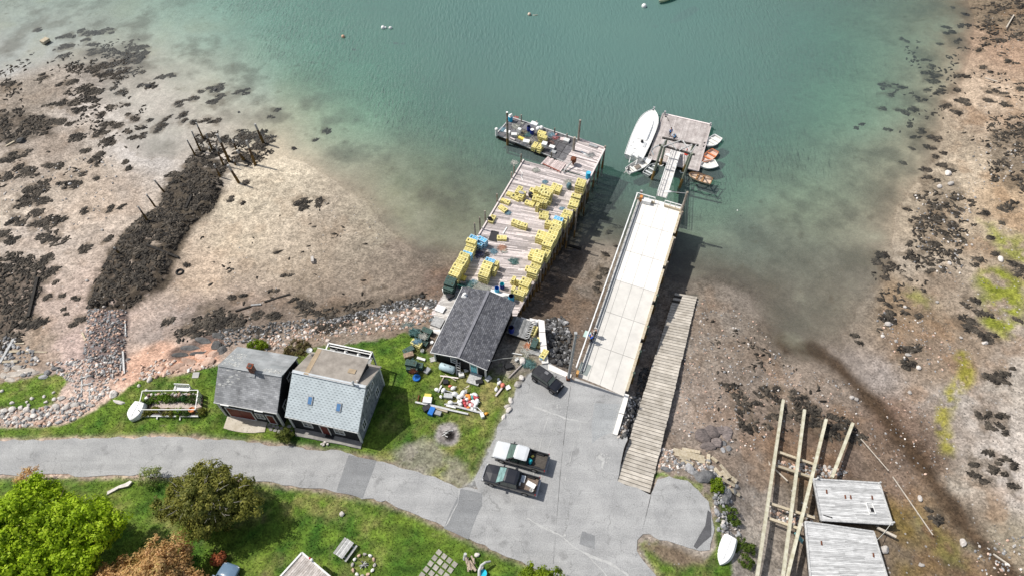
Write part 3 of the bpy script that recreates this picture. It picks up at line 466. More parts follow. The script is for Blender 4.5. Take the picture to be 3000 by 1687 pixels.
# ---------------------------------------------------------------- water
WS = .5; wx = np.arange(-124, 124.01, WS); wy = np.arange(40, 150.01, WS); WX, WY = np.meshgrid(wx, wy)
sub = 2; oy = int(round((40-4)/ST)); wh = hh[oy::sub, ::sub][:WX.shape[0], :WX.shape[1]]
wk = (np.abs(WX) <= 62+WY*.5)
from_h = np.minimum.reduce([np.roll(np.roll(wh, a, 0), b, 1) for a in (-1, 0, 1) for b in (-1, 0, 1)])
wk &= from_h < .06
vid = -np.ones(WX.shape, int); vid[wk] = np.arange(wk.sum()); q = wk[:-1, :-1] & wk[1:, :-1] & wk[:-1, 1:] & wk[1:, 1:]
wf = np.stack([vid[:-1, :-1][q], vid[:-1, 1:][q], vid[1:, 1:][q], vid[1:, :-1][q]], 1)
dep = np.clip(-wh, 0, 9)
def water_mat():
    m = bpy.data.materials.new('sea_water'); m.use_nodes = True; t = m.node_tree; N = t.nodes; L = t.links; N.remove(N['Principled BSDF']); mo = N['Material Output']
    a = N.new('ShaderNodeAttribute'); a.attribute_name = 'depth'
    def ex(k):
        p = N.new('ShaderNodeMath'); p.operation = 'MULTIPLY'; p.inputs[1].default_value = -k; L.new(a.outputs['Fac'], p.inputs[0])
        e = N.new('ShaderNodeMath'); e.operation = 'EXPONENT'; L.new(p.outputs[0], e.inputs[0]); return e.outputs[0]
    cm = N.new('ShaderNodeCombineColor')
    for i, k in enumerate((.46, .225, .26)): L.new(ex(k), cm.inputs[i])
    tr = N.new('ShaderNodeBsdfTransparent'); L.new(cm.outputs[0], tr.inputs[0])
    inv = N.new('ShaderNodeMixRGB'); inv.blend_type = 'SUBTRACT'; inv.inputs[0].default_value = 1; inv.inputs[1].default_value = (1, 1, 1, 1); L.new(cm.outputs[0], inv.inputs[2])
    co = N.new('ShaderNodeTexCoord')
    nzz = N.new('ShaderNodeTexNoise'); nzz.inputs['Scale'].default_value = .05; nzz.inputs['Detail'].default_value = 4; L.new(co.outputs['Object'], nzz.inputs['Vector'])
    dc = N.new('ShaderNodeMixRGB'); dc.inputs[1].default_value = (.092, .208, .184, 1); dc.inputs[2].default_value = (.116, .242, .204, 1); L.new(nzz.outputs['Fac'], dc.inputs[0])
    mu = N.new('ShaderNodeMixRGB'); mu.blend_type = 'MULTIPLY'; mu.inputs[0].default_value = 1; L.new(inv.outputs[0], mu.inputs[1]); L.new(dc.outputs[0], mu.inputs[2])
    df = N.new('ShaderNodeBsdfDiffuse'); L.new(mu.outputs[0], df.inputs[0])
    ad = N.new('ShaderNodeAddShader'); L.new(tr.outputs[0], ad.inputs[0]); L.new(df.outputs[0], ad.inputs[1])
    mp = N.new('ShaderNodeMapping'); mp.inputs['Rotation'].default_value = (0, 0, rad(-18)); mp.inputs['Scale'].default_value = (1.5, .42, 1); L.new(co.outputs['Object'], mp.inputs[0])
    n1 = N.new('ShaderNodeTexNoise'); n1.inputs['Scale'].default_value = 1.5; n1.inputs['Detail'].default_value = 3; n1.inputs['Distortion'].default_value = .4; L.new(mp.outputs[0], n1.inputs['Vector'])
    dm = N.new('ShaderNodeMapRange'); dm.inputs[1].default_value = .1; dm.inputs[2].default_value = 1.6; dm.inputs[3].default_value = .03; dm.inputs[4].default_value = 1; L.new(a.outputs['Fac'], dm.inputs[0])
    n3 = N.new('ShaderNodeTexNoise'); n3.inputs['Scale'].default_value = .06; n3.inputs['Detail'].default_value = 2; L.new(co.outputs['Object'], n3.inputs['Vector'])
    dn = N.new('ShaderNodeMapRange'); dn.inputs[1].default_value = .35; dn.inputs[2].default_value = .65; dn.inputs[3].default_value = .3; dn.inputs[4].default_value = 1.0; L.new(n3.outputs['Fac'], dn.inputs[0])
    ds = N.new('ShaderNodeMath'); ds.operation = 'MULTIPLY'; L.new(dm.outputs[0], ds.inputs[0]); L.new(dn.outputs[0], ds.inputs[1])
    bp = N.new('ShaderNodeBump'); bp.inputs['Distance'].default_value = .2; L.new(ds.outputs[0], bp.inputs['Strength']); L.new(n1.outputs['Fac'], bp.inputs['Height'])
    gl = N.new('ShaderNodeBsdfGlossy'); gl.inputs['Roughness'].default_value = .06; L.new(bp.outputs[0], gl.inputs['Normal']); L.new(bp.outputs[0], df.inputs['Normal'])
    fr = N.new('ShaderNodeFresnel'); fr.inputs[0].default_value = 1.33; L.new(bp.outputs[0], fr.inputs['Normal'])
    mi = N.new('ShaderNodeMixShader'); L.new(fr.outputs[0], mi.inputs[0]); L.new(ad.outputs[0], mi.inputs[1]); L.new(gl.outputs[0], mi.inputs[2]); L.new(mi.outputs[0], mo.inputs['Surface'])
    return m
wat = npmesh('water', np.stack([WX[wk], WY[wk], np.zeros(wk.sum())], 1), wf, water_mat(), True, (('depth', 'FLOAT', 'POINT', (dep+.25*dep**2)[wk]),)); tag(wat, kind='structure')
sb_ = MB(); sb_.add([(-900, -300, -5), (900, -300, -5), (900, 1400, -5), (-900, 1400, -5)], [(0, 1, 2, 3)]); tag(sb_.build('sea_floor', M('deep_sea_floor', (.09, .20, .185), .5, .05, .05)), kind='structure')
# ---------------------------------------------------------------- road and lot
def ragged(poly, amp=.12, st=.5, seed=9):
    out = []
    for i in range(len(poly)):
        a, b = Vector(poly[i]), Vector(poly[(i+1) % len(poly)]); n = max(1, int((b-a).length/st))
        for k in range(n):
            p = lerp(a, b, k/n); out.append((p.x+(float(vnoise(p.x, p.y, .9, seed))-.5)*2*amp, p.y+(float(vnoise(p.x, p.y, .9, seed+1))-.5)*2*amp))
    return out
def asphalt(name, c1, c2):
    m = M(name, c1, .9, 0, .35, col2=c2, detail=12, bump=.15, bscale=14, lo=.3, hi=.7)
    t = m.node_tree; N = t.nodes; L = t.links; b = N['Principled BSDF']; lk = b.inputs['Base Color'].links[0].from_socket
    co = N.new('ShaderNodeTexCoord'); n = N.new('ShaderNodeTexNoise'); n.inputs['Scale'].default_value = 9; n.inputs['Detail'].default_value = 3; L.new(co.outputs['Object'], n.inputs['Vector'])
    r = N.new('ShaderNodeMapRange'); r.inputs[1].default_value = .3; r.inputs[2].default_value = .7; r.inputs[3].default_value = .80; r.inputs[4].default_value = 1.2; L.new(n.outputs['Fac'], r.inputs[0])
    y = N.new('ShaderNodeMixRGB'); y.blend_type = 'MULTIPLY'; y.inputs[0].default_value = 1; L.new(lk, y.inputs[1]); L.new(r.outputs[0], y.inputs[2])
    mp = N.new('ShaderNodeMapping'); mp.inputs['Scale'].default_value = (.10, 1.3, 1); mp.inputs['Rotation'].default_value = (0, 0, rad(8)); L.new(co.outputs['Object'], mp.inputs[0]); n4 = N.new('ShaderNodeTexNoise'); n4.inputs['Scale'].default_value = 1.0; n4.inputs['Detail'].default_value = 6; L.new(mp.outputs[0], n4.inputs['Vector'])
    r4 = N.new('ShaderNodeMapRange'); r4.inputs[1].default_value = .3; r4.inputs[2].default_value = .7; r4.inputs[3].default_value = .92; r4.inputs[4].default_value = 1.08; L.new(n4.outputs['Fac'], r4.inputs[0]); y0 = y; y = N.new('ShaderNodeMixRGB'); y.blend_type = 'MULTIPLY'; y.inputs[0].default_value = 1; L.new(y0.outputs[0], y.inputs[1]); L.new(r4.outputs[0], y.inputs[2])
    # oil and rubber stains
    n5 = N.new('ShaderNodeTexNoise'); n5.inputs['Scale'].default_value = .55; n5.inputs['Detail'].default_value = 4; L.new(co.outputs['Object'], n5.inputs['Vector']); r5 = N.new('ShaderNodeMapRange'); r5.inputs[1].default_value = .62; r5.inputs[2].default_value = .72; r5.inputs[3].default_value = 1; r5.inputs[4].default_value = .72; L.new(n5.outputs['Fac'], r5.inputs[0]); y0 = y; y = N.new('ShaderNodeMixRGB'); y.blend_type = 'MULTIPLY'; y.inputs[0].default_value = 1; L.new(y0.outputs[0], y.inputs[1]); L.new(r5.outputs[0], y.inputs[2])
    # cracks
    v = N.new('ShaderNodeTexVoronoi'); v.feature = 'DISTANCE_TO_EDGE'; v.inputs['Scale'].default_value = .32
    nn = N.new('ShaderNodeTexNoise'); nn.inputs['Scale'].default_value = .8; nn.inputs['Detail'].default_value = 5; L.new(co.outputs['Object'], nn.inputs['Vector'])
    av = N.new('ShaderNodeVectorMath'); av.operation = 'MULTIPLY_ADD'; av.inputs[1].default_value = (2.2, 2.2, 0); L.new(nn.outputs['Color'], av.inputs[0]); L.new(co.outputs['Object'], av.inputs[2]); L.new(av.outputs[0], v.inputs['Vector'])
    lt = N.new('ShaderNodeMath'); lt.operation = 'LESS_THAN'; lt.inputs[1].default_value = .006; L.new(v.outputs['Distance'], lt.inputs[0])
    z = N.new('ShaderNodeMixRGB'); z.inputs[2].default_value = (.09, .09, .085, 1); L.new(y.outputs[0], z.inputs[1])
    hf = N.new('ShaderNodeMath'); hf.operation = 'MULTIPLY'; hf.inputs[1].default_value = .32; L.new(lt.outputs[0], hf.inputs[0]); L.new(hf.outputs[0], z.inputs[0]); L.new(z.outputs[0], b.inputs['Base Color'])
    return m
asm = asphalt('worn_asphalt', (.27, .272, .272), (.385, .385, .38)); asd = asphalt('newer_asphalt', (.185, .19, .195), (.255, .26, .262)); asv = asphalt('fresh_asphalt', (.075, .075, .08), (.105, .105, .11))
def sheet(name, poly, z, m, th=.004, rag=.05):
    b = MB(); b.prism([(p[0], p[1], z) for p in ragged(poly, rag)], th); o = b.build(name, m); tag(o, kind='structure'); return o
road_b = MB(); road_b.prism([(p[0], p[1], 4.5) for p in ragged(ASPH, .24)], .12); tag(road_b.build('road', asm), kind='structure')
for s in ("1022,1332 1103,1347 1063,1458 986,1439", "1350,1431 1414,1444 1412,1480 1395,1515 1373,1580 1300,1546"): sheet('road_patch', polyz(s, 4.5), 4.504, asd)
sheet('road_patch', polyz("1706,1555 1744,1568 1742,1609 1697,1592", 4.5), 4.504, asd)
sheet('road_patch', polyz("2074,1491 2084,1500 2083,1570 2041,1608 2031,1600 2065,1540", 4.5), 4.504, asv)
sheet('road_patch', polyz("1742,1180 1828,1182 1806,1262 1760,1278 1735,1300 1733,1245", 4.5), 4.504, asphalt('bluish_asphalt', (.26, .27, .275), (.35, .36, .362)))
# chalky cracks and the dark joint down the lot
def streak(name, line, w, m, z=4.508, amp=.35):
    P_ = [Vector(XY(a, b, 4.5)) for a, b in pts(line)]; L_, R2 = [], []; res = []
    for i in range(len(P_)-1):
        n = max(2, int((P_[i+1]-P_[i]).length/.3)); res += [lerp(P_[i], P_[i+1], k/n) for k in range(n)]
    for i, p in enumerate(res):
        d = (res[min(i+1, len(res)-1)]-res[max(i-1, 0)]).normalized(); nrm = Vector((-d.y, d.x)); o = (float(fbm(p.x, p.y, 1.2, 77))-.5)*amp; ww = w*max(.12, float(fbm(p.x, p.y, .9, 78))*2.2-.55)
        L_.append(p+nrm*(o+ww)); R2.append(p+nrm*(o-ww))
    b = MB(); n = len(res); b.add([(p.x, p.y, z) for p in L_+R2], [(n+i, n+i+1, i+1, i) for i in range(n-1)]); tag(b.build(name, m), kind='structure')
chalk = M('chalky_stain', (.42, .42, .41), .95, .15, 3); dark = M('tar_joint', (.09, .09, .09), .9, .2)
streak('pale_crack', "1545,1515 1590,1545 1640,1568 1680,1600 1720,1622 1790,1652 1850,1690", .16, chalk); streak('pale_crack', "1720,1622 1755,1660 1790,1700", .07, chalk, 4.51)
streak('pale_crack', "1600,1545 1650,1572 1664,1560", .25, chalk, 4.512); streak('pale_crack', "1560,1190 1600,1205 1640,1218 1680,1230 1730,1240", .12, chalk, 4.509); streak('pale_crack', "1345,1432 1340,1470 1310,1530 1298,1548", .07, chalk, 4.513)
streak('pale_crack', "1752,1335 1768,1350 1760,1380", .2, chalk, 4.509); streak('tar_joint', "1672,1130 1662,1200 1653,1275 1640,1400 1628,1560 1620,1660", .022, dark, 4.514, .03); streak('tar_joint', "1908,1445 1895,1500 1880,1560", .03, dark, 4.514, .06)
for i_, (a_, b_) in enumerate(((1560, 1210), (1585, 1230), (1605, 1225), (1625, 1250), (1700, 1240), (1545, 1300))): streak('pale_wear', f"{a_},{b_} {a_-18},{b_+60} {a_-34},{b_+120} {a_-46},{b_+175}", .05, chalk, 4.515+i_*.0006, .25)
for i_ in range(26): a_, b_ = R_.gauss(1772, 16), R_.gauss(1352, 26); streak('pale_chip', f"{a_},{b_} {a_+R_.uniform(2, 7)},{b_+R_.uniform(-4, 6)}", R_.uniform(.05, .13), chalk, 4.52+i_*.0004, .2)
for i_ in range(14): a_, b_ = R_.gauss(1640, 30), R_.gauss(1195, 16); streak('pale_chip', f"{a_},{b_} {a_+R_.uniform(2, 10)},{b_+R_.uniform(-5, 8)}", R_.uniform(.05, .16), chalk, 4.531+i_*.0004, .2)
streak('tar_joint', "1733,1250 1728,1310 1718,1400", .02, chalk, 4.514, .05)
# ================================================================ rockweed, grass, stones, trees
tri_t = []
a6 = np.arange(6)*np.pi/3
TV = np.array([(np.cos(a), np.sin(a), -.15) for a in a6]+[(.78*np.cos(a+.5), .78*np.sin(a+.5), .62) for a in a6]+[(0, 0, 1)])
TF = [(i, (i+1) % 6, 6+i) for i in range(6)]+[((i+1) % 6, 6+(i+1) % 6, 6+i) for i in range(6)]+[(6+i, 6+(i+1) % 6, 12) for i in range(6)]; TF = np.array(TF)
tc_, tr_, tz_, te_, tn_ = [], [], [], [], []
def tufts(cx, cy, r, n, az, el):
    a = NP.random(n)*2*np.pi; q = np.sqrt(NP.random(n))*r; u = q*np.cos(a)*el; v = q*np.sin(a)/el
    c, s = math.cos(az), math.sin(az); tc_.append(np.stack([cx+u*c-v*s, cy+u*s+v*c], 1)); tr_.append(NP.uniform(.08, .27, n)*(.8+.25*min(r, 1.2))); tz_.append(NP.uniform(.04, .15, n)*(1.25-.7*q/r)); te_.append(np.full(n, az)+NP.normal(0, .7, n)); tn_.append(np.clip(NP.normal(.5, .22, n), 0, 1))
for t in WEED.split():
    a, b, r = map(float, t.split(',')); w0 = hz(a, b); R0 = r/21*(1.2 if w0.x < -15 else 1.0); N0 = int(14+70*R0*R0); az = .7+R_.uniform(-.5, .5) if w0.x < 0 else R_.uniform(-.6, .6)-.3
    # several lobes so that no patch is round
    for k in range(1+int(R0*3)):
        o = Vector((R_.gauss(0, .5), R_.gauss(0, .42)))*R0*1.15; tufts(w0.x+o.x, w0.y+o.y, R0*R_.uniform(.3, .8), max(4, int(N0/(1+int(R0*3))*1.15)), az, R_.uniform(1, 1.55))
def fill(poly, dens, ns, thr, seed):
    xs, ys = zip(*poly); A_ = (max(xs)-min(xs))*(max(ys)-min(ys)); n = int(A_*dens*2.0); x = NP.uniform(min(xs), max(xs), n); y = NP.uniform(min(ys), max(ys), n)
    m = (sdist(poly, x, y)+(fbm(x, y, 1.5, seed)-.5)*1.6 < 0) & (fbm(x, y, ns, seed+5) > thr); x, y = x[m], y[m]; n = len(x)
    tc_.append(np.stack([x, y], 1)); tr_.append(NP.uniform(.09, .27, n)); tz_.append(NP.uniform(.05, .19, n)); te_.append(NP.uniform(0, 6, n)); tn_.append(np.clip(NP.normal(.5, .25, n), 0, 1))
fill(JETTY, 9, .9, .42, 501)
fill(polyg("-60,745 60,740 110,760 140,790 120,830 95,900 80,960 60,1010 -60,1060"), 6, 1.6, .40, 502); fill(polyg("-60,325 60,318 100,330 150,352 140,390 60,402 -60,405"), 6, 1.5, .40, 503)
fill(polyg("2885,345 2960,340 3060,330 3060,570 2960,575 2900,540"), 5, 1.5, .47, 504); fill(polyg("2700,560 2850,562 2862,640 2830,700 2800,800 2700,795 2660,740"), 3.5, 1.4, .53, 505)
fill(polyg("2230,1130 2310,1160 2400,1195 2530,1265 2520,1300 2440,1290 2330,1230 2240,1170"), 6, 1.3, .48, 506); fill(polyg("2130,1110 2230,1150 2260,1260 2180,1280 2130,1200"), 3, 1.2, .54, 507)
fill(polyg("930,900 1080,880 1260,855 1270,890 1180,905 1060,935 940,960"), 4.5, 1.3, .50, 508); fill(polyg("190,190 300,150 420,145 430,185 400,225 300,240 230,300 190,270"), 4.5, 1.6, .50, 509); fill(polyg("575,400 640,385 800,380 805,440 760,480 660,510 575,470"), 3.5, 1.5, .52, 518); fill(polyg("500,960 640,905 720,920 720,960 600,985 520,1005"), 5, 1.3, .46, 510)
fill(polyg("1600,930 1660,930 1680,1010 1670,1080 1630,1060"), 2, 1, .5, 511); fill(polyg("2860,20 3040,-20 3040,110 2900,130"), 3.5, 1.4, .48, 512)
fill(polyg("-60,180 420,100 440,420 -60,640"), 1.1, 2.2, .60, 513); fill(polyg("2600,150 2900,40 3040,300 2900,420 2640,420"), .9, 2, .60, 514); fill(polyg("2560,720 2720,720 2720,960 2560,980"), 1.4, 1.4, .58, 515); fill(polyg("600,640 1050,560 1100,880 560,900"), .25, 1.2, .62, 516); fill(polyg("2050,900 2350,1050 2500,1250 2100,1330"), 1.2, 1.2, .62, 517)
tc_ = np.concatenate(tc_); tr_ = np.concatenate(tr_); tz_ = np.concatenate(tz_); te_ = np.concatenate(te_); tn_ = np.concatenate(tn_)
def hgrid(x, y):
    u = np.clip((x-gx[0])/ST, 0, len(gx)-2); v = np.clip((y-gy[0])/ST, 0, len(gy)-2); i = u.astype(int); j = v.astype(int); a = u-i; b = v-j
    return (hh[j, i]*(1-a)+hh[j, i+1]*a)*(1-b)+(hh[j+1, i]*(1-a)+hh[j+1, i+1]*a)*b
th_ = hgrid(tc_[:, 0], tc_[:, 1]); n = len(tc_); V_ = np.repeat(TV[None], n, 0)*(1+NP.normal(0, .3, (n, 13, 3)))
c, s = np.cos(te_)[:, None], np.sin(te_)[:, None]; ex, ey = V_[..., 0]*tr_[:, None]*1.7, V_[..., 1]*tr_[:, None]*.7
co = np.stack([tc_[:, :1]+ex*c-ey*s, tc_[:, 1:]+ex*s+ey*c, th_[:, None]+V_[..., 2]*tz_[:, None]], 2).reshape(-1, 3)
fa = (TF[None]+(np.arange(n)*13)[:, None, None]).reshape(-1, 3)
weed_m = M('rockweed', (.017, .0145, .012), .75, 0, .7, col2=(.082, .069, .054), rnd=.7, spec=.25)
o = npmesh('rockweed', co, fa, weed_m, False, (('rnd', 'FLOAT', 'FACE', np.repeat(tn_, len(TF))),)); tag(o, kind='stuff')
# ---------------------------------------------------------------- grass blades: uncountable
n = 150000; x = NP.uniform(-75, 60, n); y = NP.uniform(10, 60, n); gi = np.clip(((x-gx[0])/ST).round().astype(int), 0, len(gx)-1); gj = np.clip(((y-gy[0])/ST).round().astype(int), 0, len(gy)-1)
m = (gm[gj, gi] > .55) & (np.abs(x) < 36+y*.65); x, y = x[m], y[m]; n = len(x); z = hgrid(x, y); L_ = NP.uniform(.08, .17, n)*(.6+.9*fbm(x, y, 2.6, 540)); a = NP.uniform(0, 6.28, n); tl = NP.uniform(.2, .9, n)
w_ = NP.uniform(.03, .06, n); dx, dy = np.cos(a), np.sin(a)
p0 = np.stack([x-dy*w_, y+dx*w_, z-.02], 1); p1 = np.stack([x+dy*w_, y-dx*w_, z-.02], 1); p2 = np.stack([x+dx*L_*tl, y+dy*L_*tl, z+L_], 1)
co = np.stack([p0, p1, p2], 1).reshape(-1, 3); fa = np.arange(3*n).reshape(-1, 3)
gjj, gii = np.clip(((y-gy[0])/ST).round().astype(int), 0, len(gy)-1), np.clip(((x-gx[0])/ST).round().astype(int), 0, len(gx)-1); gcol = np.clip(col[gjj, gii]*(1.0+NP.normal(0, .18, (n, 1))), .01, .8)
def attr_mat(name, rough=.8, translucent=0.0):
    m = bpy.data.materials.new(name); m.use_nodes = True; t = m.node_tree; N = t.nodes; L = t.links; b = N['Principled BSDF']; b.inputs['Roughness'].default_value = rough; b.inputs['Specular IOR Level'].default_value = .2
    a = N.new('ShaderNodeAttribute'); a.attribute_name = 'Col'; L.new(a.outputs['Color'], b.inputs['Base Color'])
    if translucent:
        tr = N.new('ShaderNodeBsdfTranslucent'); L.new(a.outputs['Color'], tr.inputs[0]); mi = N.new('ShaderNodeMixShader'); mi.inputs[0].default_value = translucent; L.new(b.outputs[0], mi.inputs[1]); L.new(tr.outputs[0], mi.inputs[2]); L.new(mi.outputs[0], N['Material Output'].inputs['Surface'])
    return m
o = npmesh('grass', co, fa, attr_mat('grass_blades', .8, .3), False, (('Col', 'FLOAT_COLOR', 'FACE', np.concatenate([gcol, np.ones((n, 1))], 1)),)); tag(o, kind='stuff')
# ---------------------------------------------------------------- loose stones too many to count
def stones_stuff(name, specs, m):
    b = MB()
    for poly, n, lo, hi, mi in specs:
        xs, ys = zip(*poly); k = 0; t = 0
        while k < n and t < n*12:
            t += 1; x, y = R_.uniform(min(xs), max(xs)), R_.uniform(min(ys), max(ys))
            if sdist(poly, np.array([x]), np.array([y]))[0] > 0: continue
            d = R_.uniform(lo, hi)**1.0*R_.uniform(.7, 1.1); z = float(hgrid(np.array([x]), np.array([y]))[0])
            b.rock((x, y, z+d*.12), (d*R_.uniform(.8, 1.4), d*R_.uniform(.7, 1), d*.7), R_.uniform(0, 6), R_.choice(mi), n=1, jag=.4); k += 1
    return tag(b.build(name, m, local=True), kind='stuff')
RM = [rockg, rockp, rockd, rockpk]
stones_stuff('shore_gravel', [
    (polyg("255,910 372,910 370,985 360,1090 260,1110 250,1030"), 620, .22, .5, [0, 0, 2, 3]), (polyg("205,1060 380,1040 370,1110 300,1140 220,1150 200,1110"), 260, .2, .5, [1, 3, 1, 0]),
    (polyg("-40,1200 60,1205 160,1190 215,1160 300,1130 330,1140 262,1200 215,1230 130,1248 -40,1250"), 420, .2, .6, [1, 0, 1, 0, 3]), (polyg("130,1060 230,1050 250,1100 200,1120 150,1080"), 120, .2, .5, [0, 1, 3]),
    (polyg("760,985 860,960 960,940 1080,918 1200,900 1275,905 1270,945 1190,960 1100,975 1010,985 900,1005 780,1030"), 560, .18, .5, [1, 3, 3, 0]), (polyg("950,945 1080,905 1200,875 1280,880 1275,905 1200,905 1080,925 960,955"), 420, .25, .55, [0, 2, 2, 0]),
    (polyg("640,965 760,950 860,940 950,930 960,955 860,968 760,995 650,1020"), 380, .22, .5, [2, 0, 2]), (polyg("400,1085 480,1050 560,1070 640,1050 640,1072 560,1088 480,1100 410,1115"), 140, .25, .6, [3, 1, 3]),
    (polyg("-40,990 60,990 120,1050 100,1100 -40,1110"), 120, .3, .7, [0, 1, 0]),
    (polyg("1590,935 1650,925 1672,985 1672,1085 1635,1078 1600,1010"), 300, .35, .7, [2, 2, 0]), (polyg("1845,1170 1872,1160 1878,1190 1850,1280 1812,1285 1806,1262"), 200, .25, .5, [2, 2, 0, 1]), (polyg("1875,1080 1905,1075 1880,1180 1860,1170"), 90, .25, .5, [2, 2]),
    (polyg("1930,1310 2060,1335 2090,1370 2150,1430 2130,1450 2060,1390 1925,1375"), 240, .2, .45, [0, 1, 3, 1]), (polyg("2040,870 2200,930 2350,1100 2330,1250 2180,1330 2000,1300 1975,1200"), 500, .12, .35, [0, 1, 3, 0]),
    (polyg("2280,1350 2400,1360 2480,1380 2470,1400 2390,1400 2285,1370"), 160, .25, .5, [0, 1, 3]), (polyg("2250,1480 2390,1510 2370,1545 2260,1520"), 110, .25, .5, [0, 3, 1]), (polyg("2090,1440 2150,1470 2170,1560 2130,1600 2095,1540"), 120, .25, .6, [0, 0, 1]),
    (polyg("2380,1080 2700,1180 2800,1400 2600,1380 2400,1200"), 170, .1, .3, [1, 0, 0, 3]), (polyg("2560,900 2780,960 2800,1100 2600,1060"), 110, .12, .36, [0, 0, 3, 1]), (polyg("2840,430 3000,420 3040,560 2880,560"), 60, .15, .4, [1, 0]), (polyg("2680,560 2860,560 2850,800 2680,820"), 130, .15, .45, [1, 0]), (polyg("2850,1590 3040,1560 3040,1720 2880,1720"), 110, .15, .45, [0, 0, 1, 3]),
    (polyg("0,520 330,430 330,640 0,700"), 130, .12, .4, [1, 0]), (polyg("600,600 1100,560 1150,800 650,900"), 120, .08, .22, [1, 1, 0])], RM)
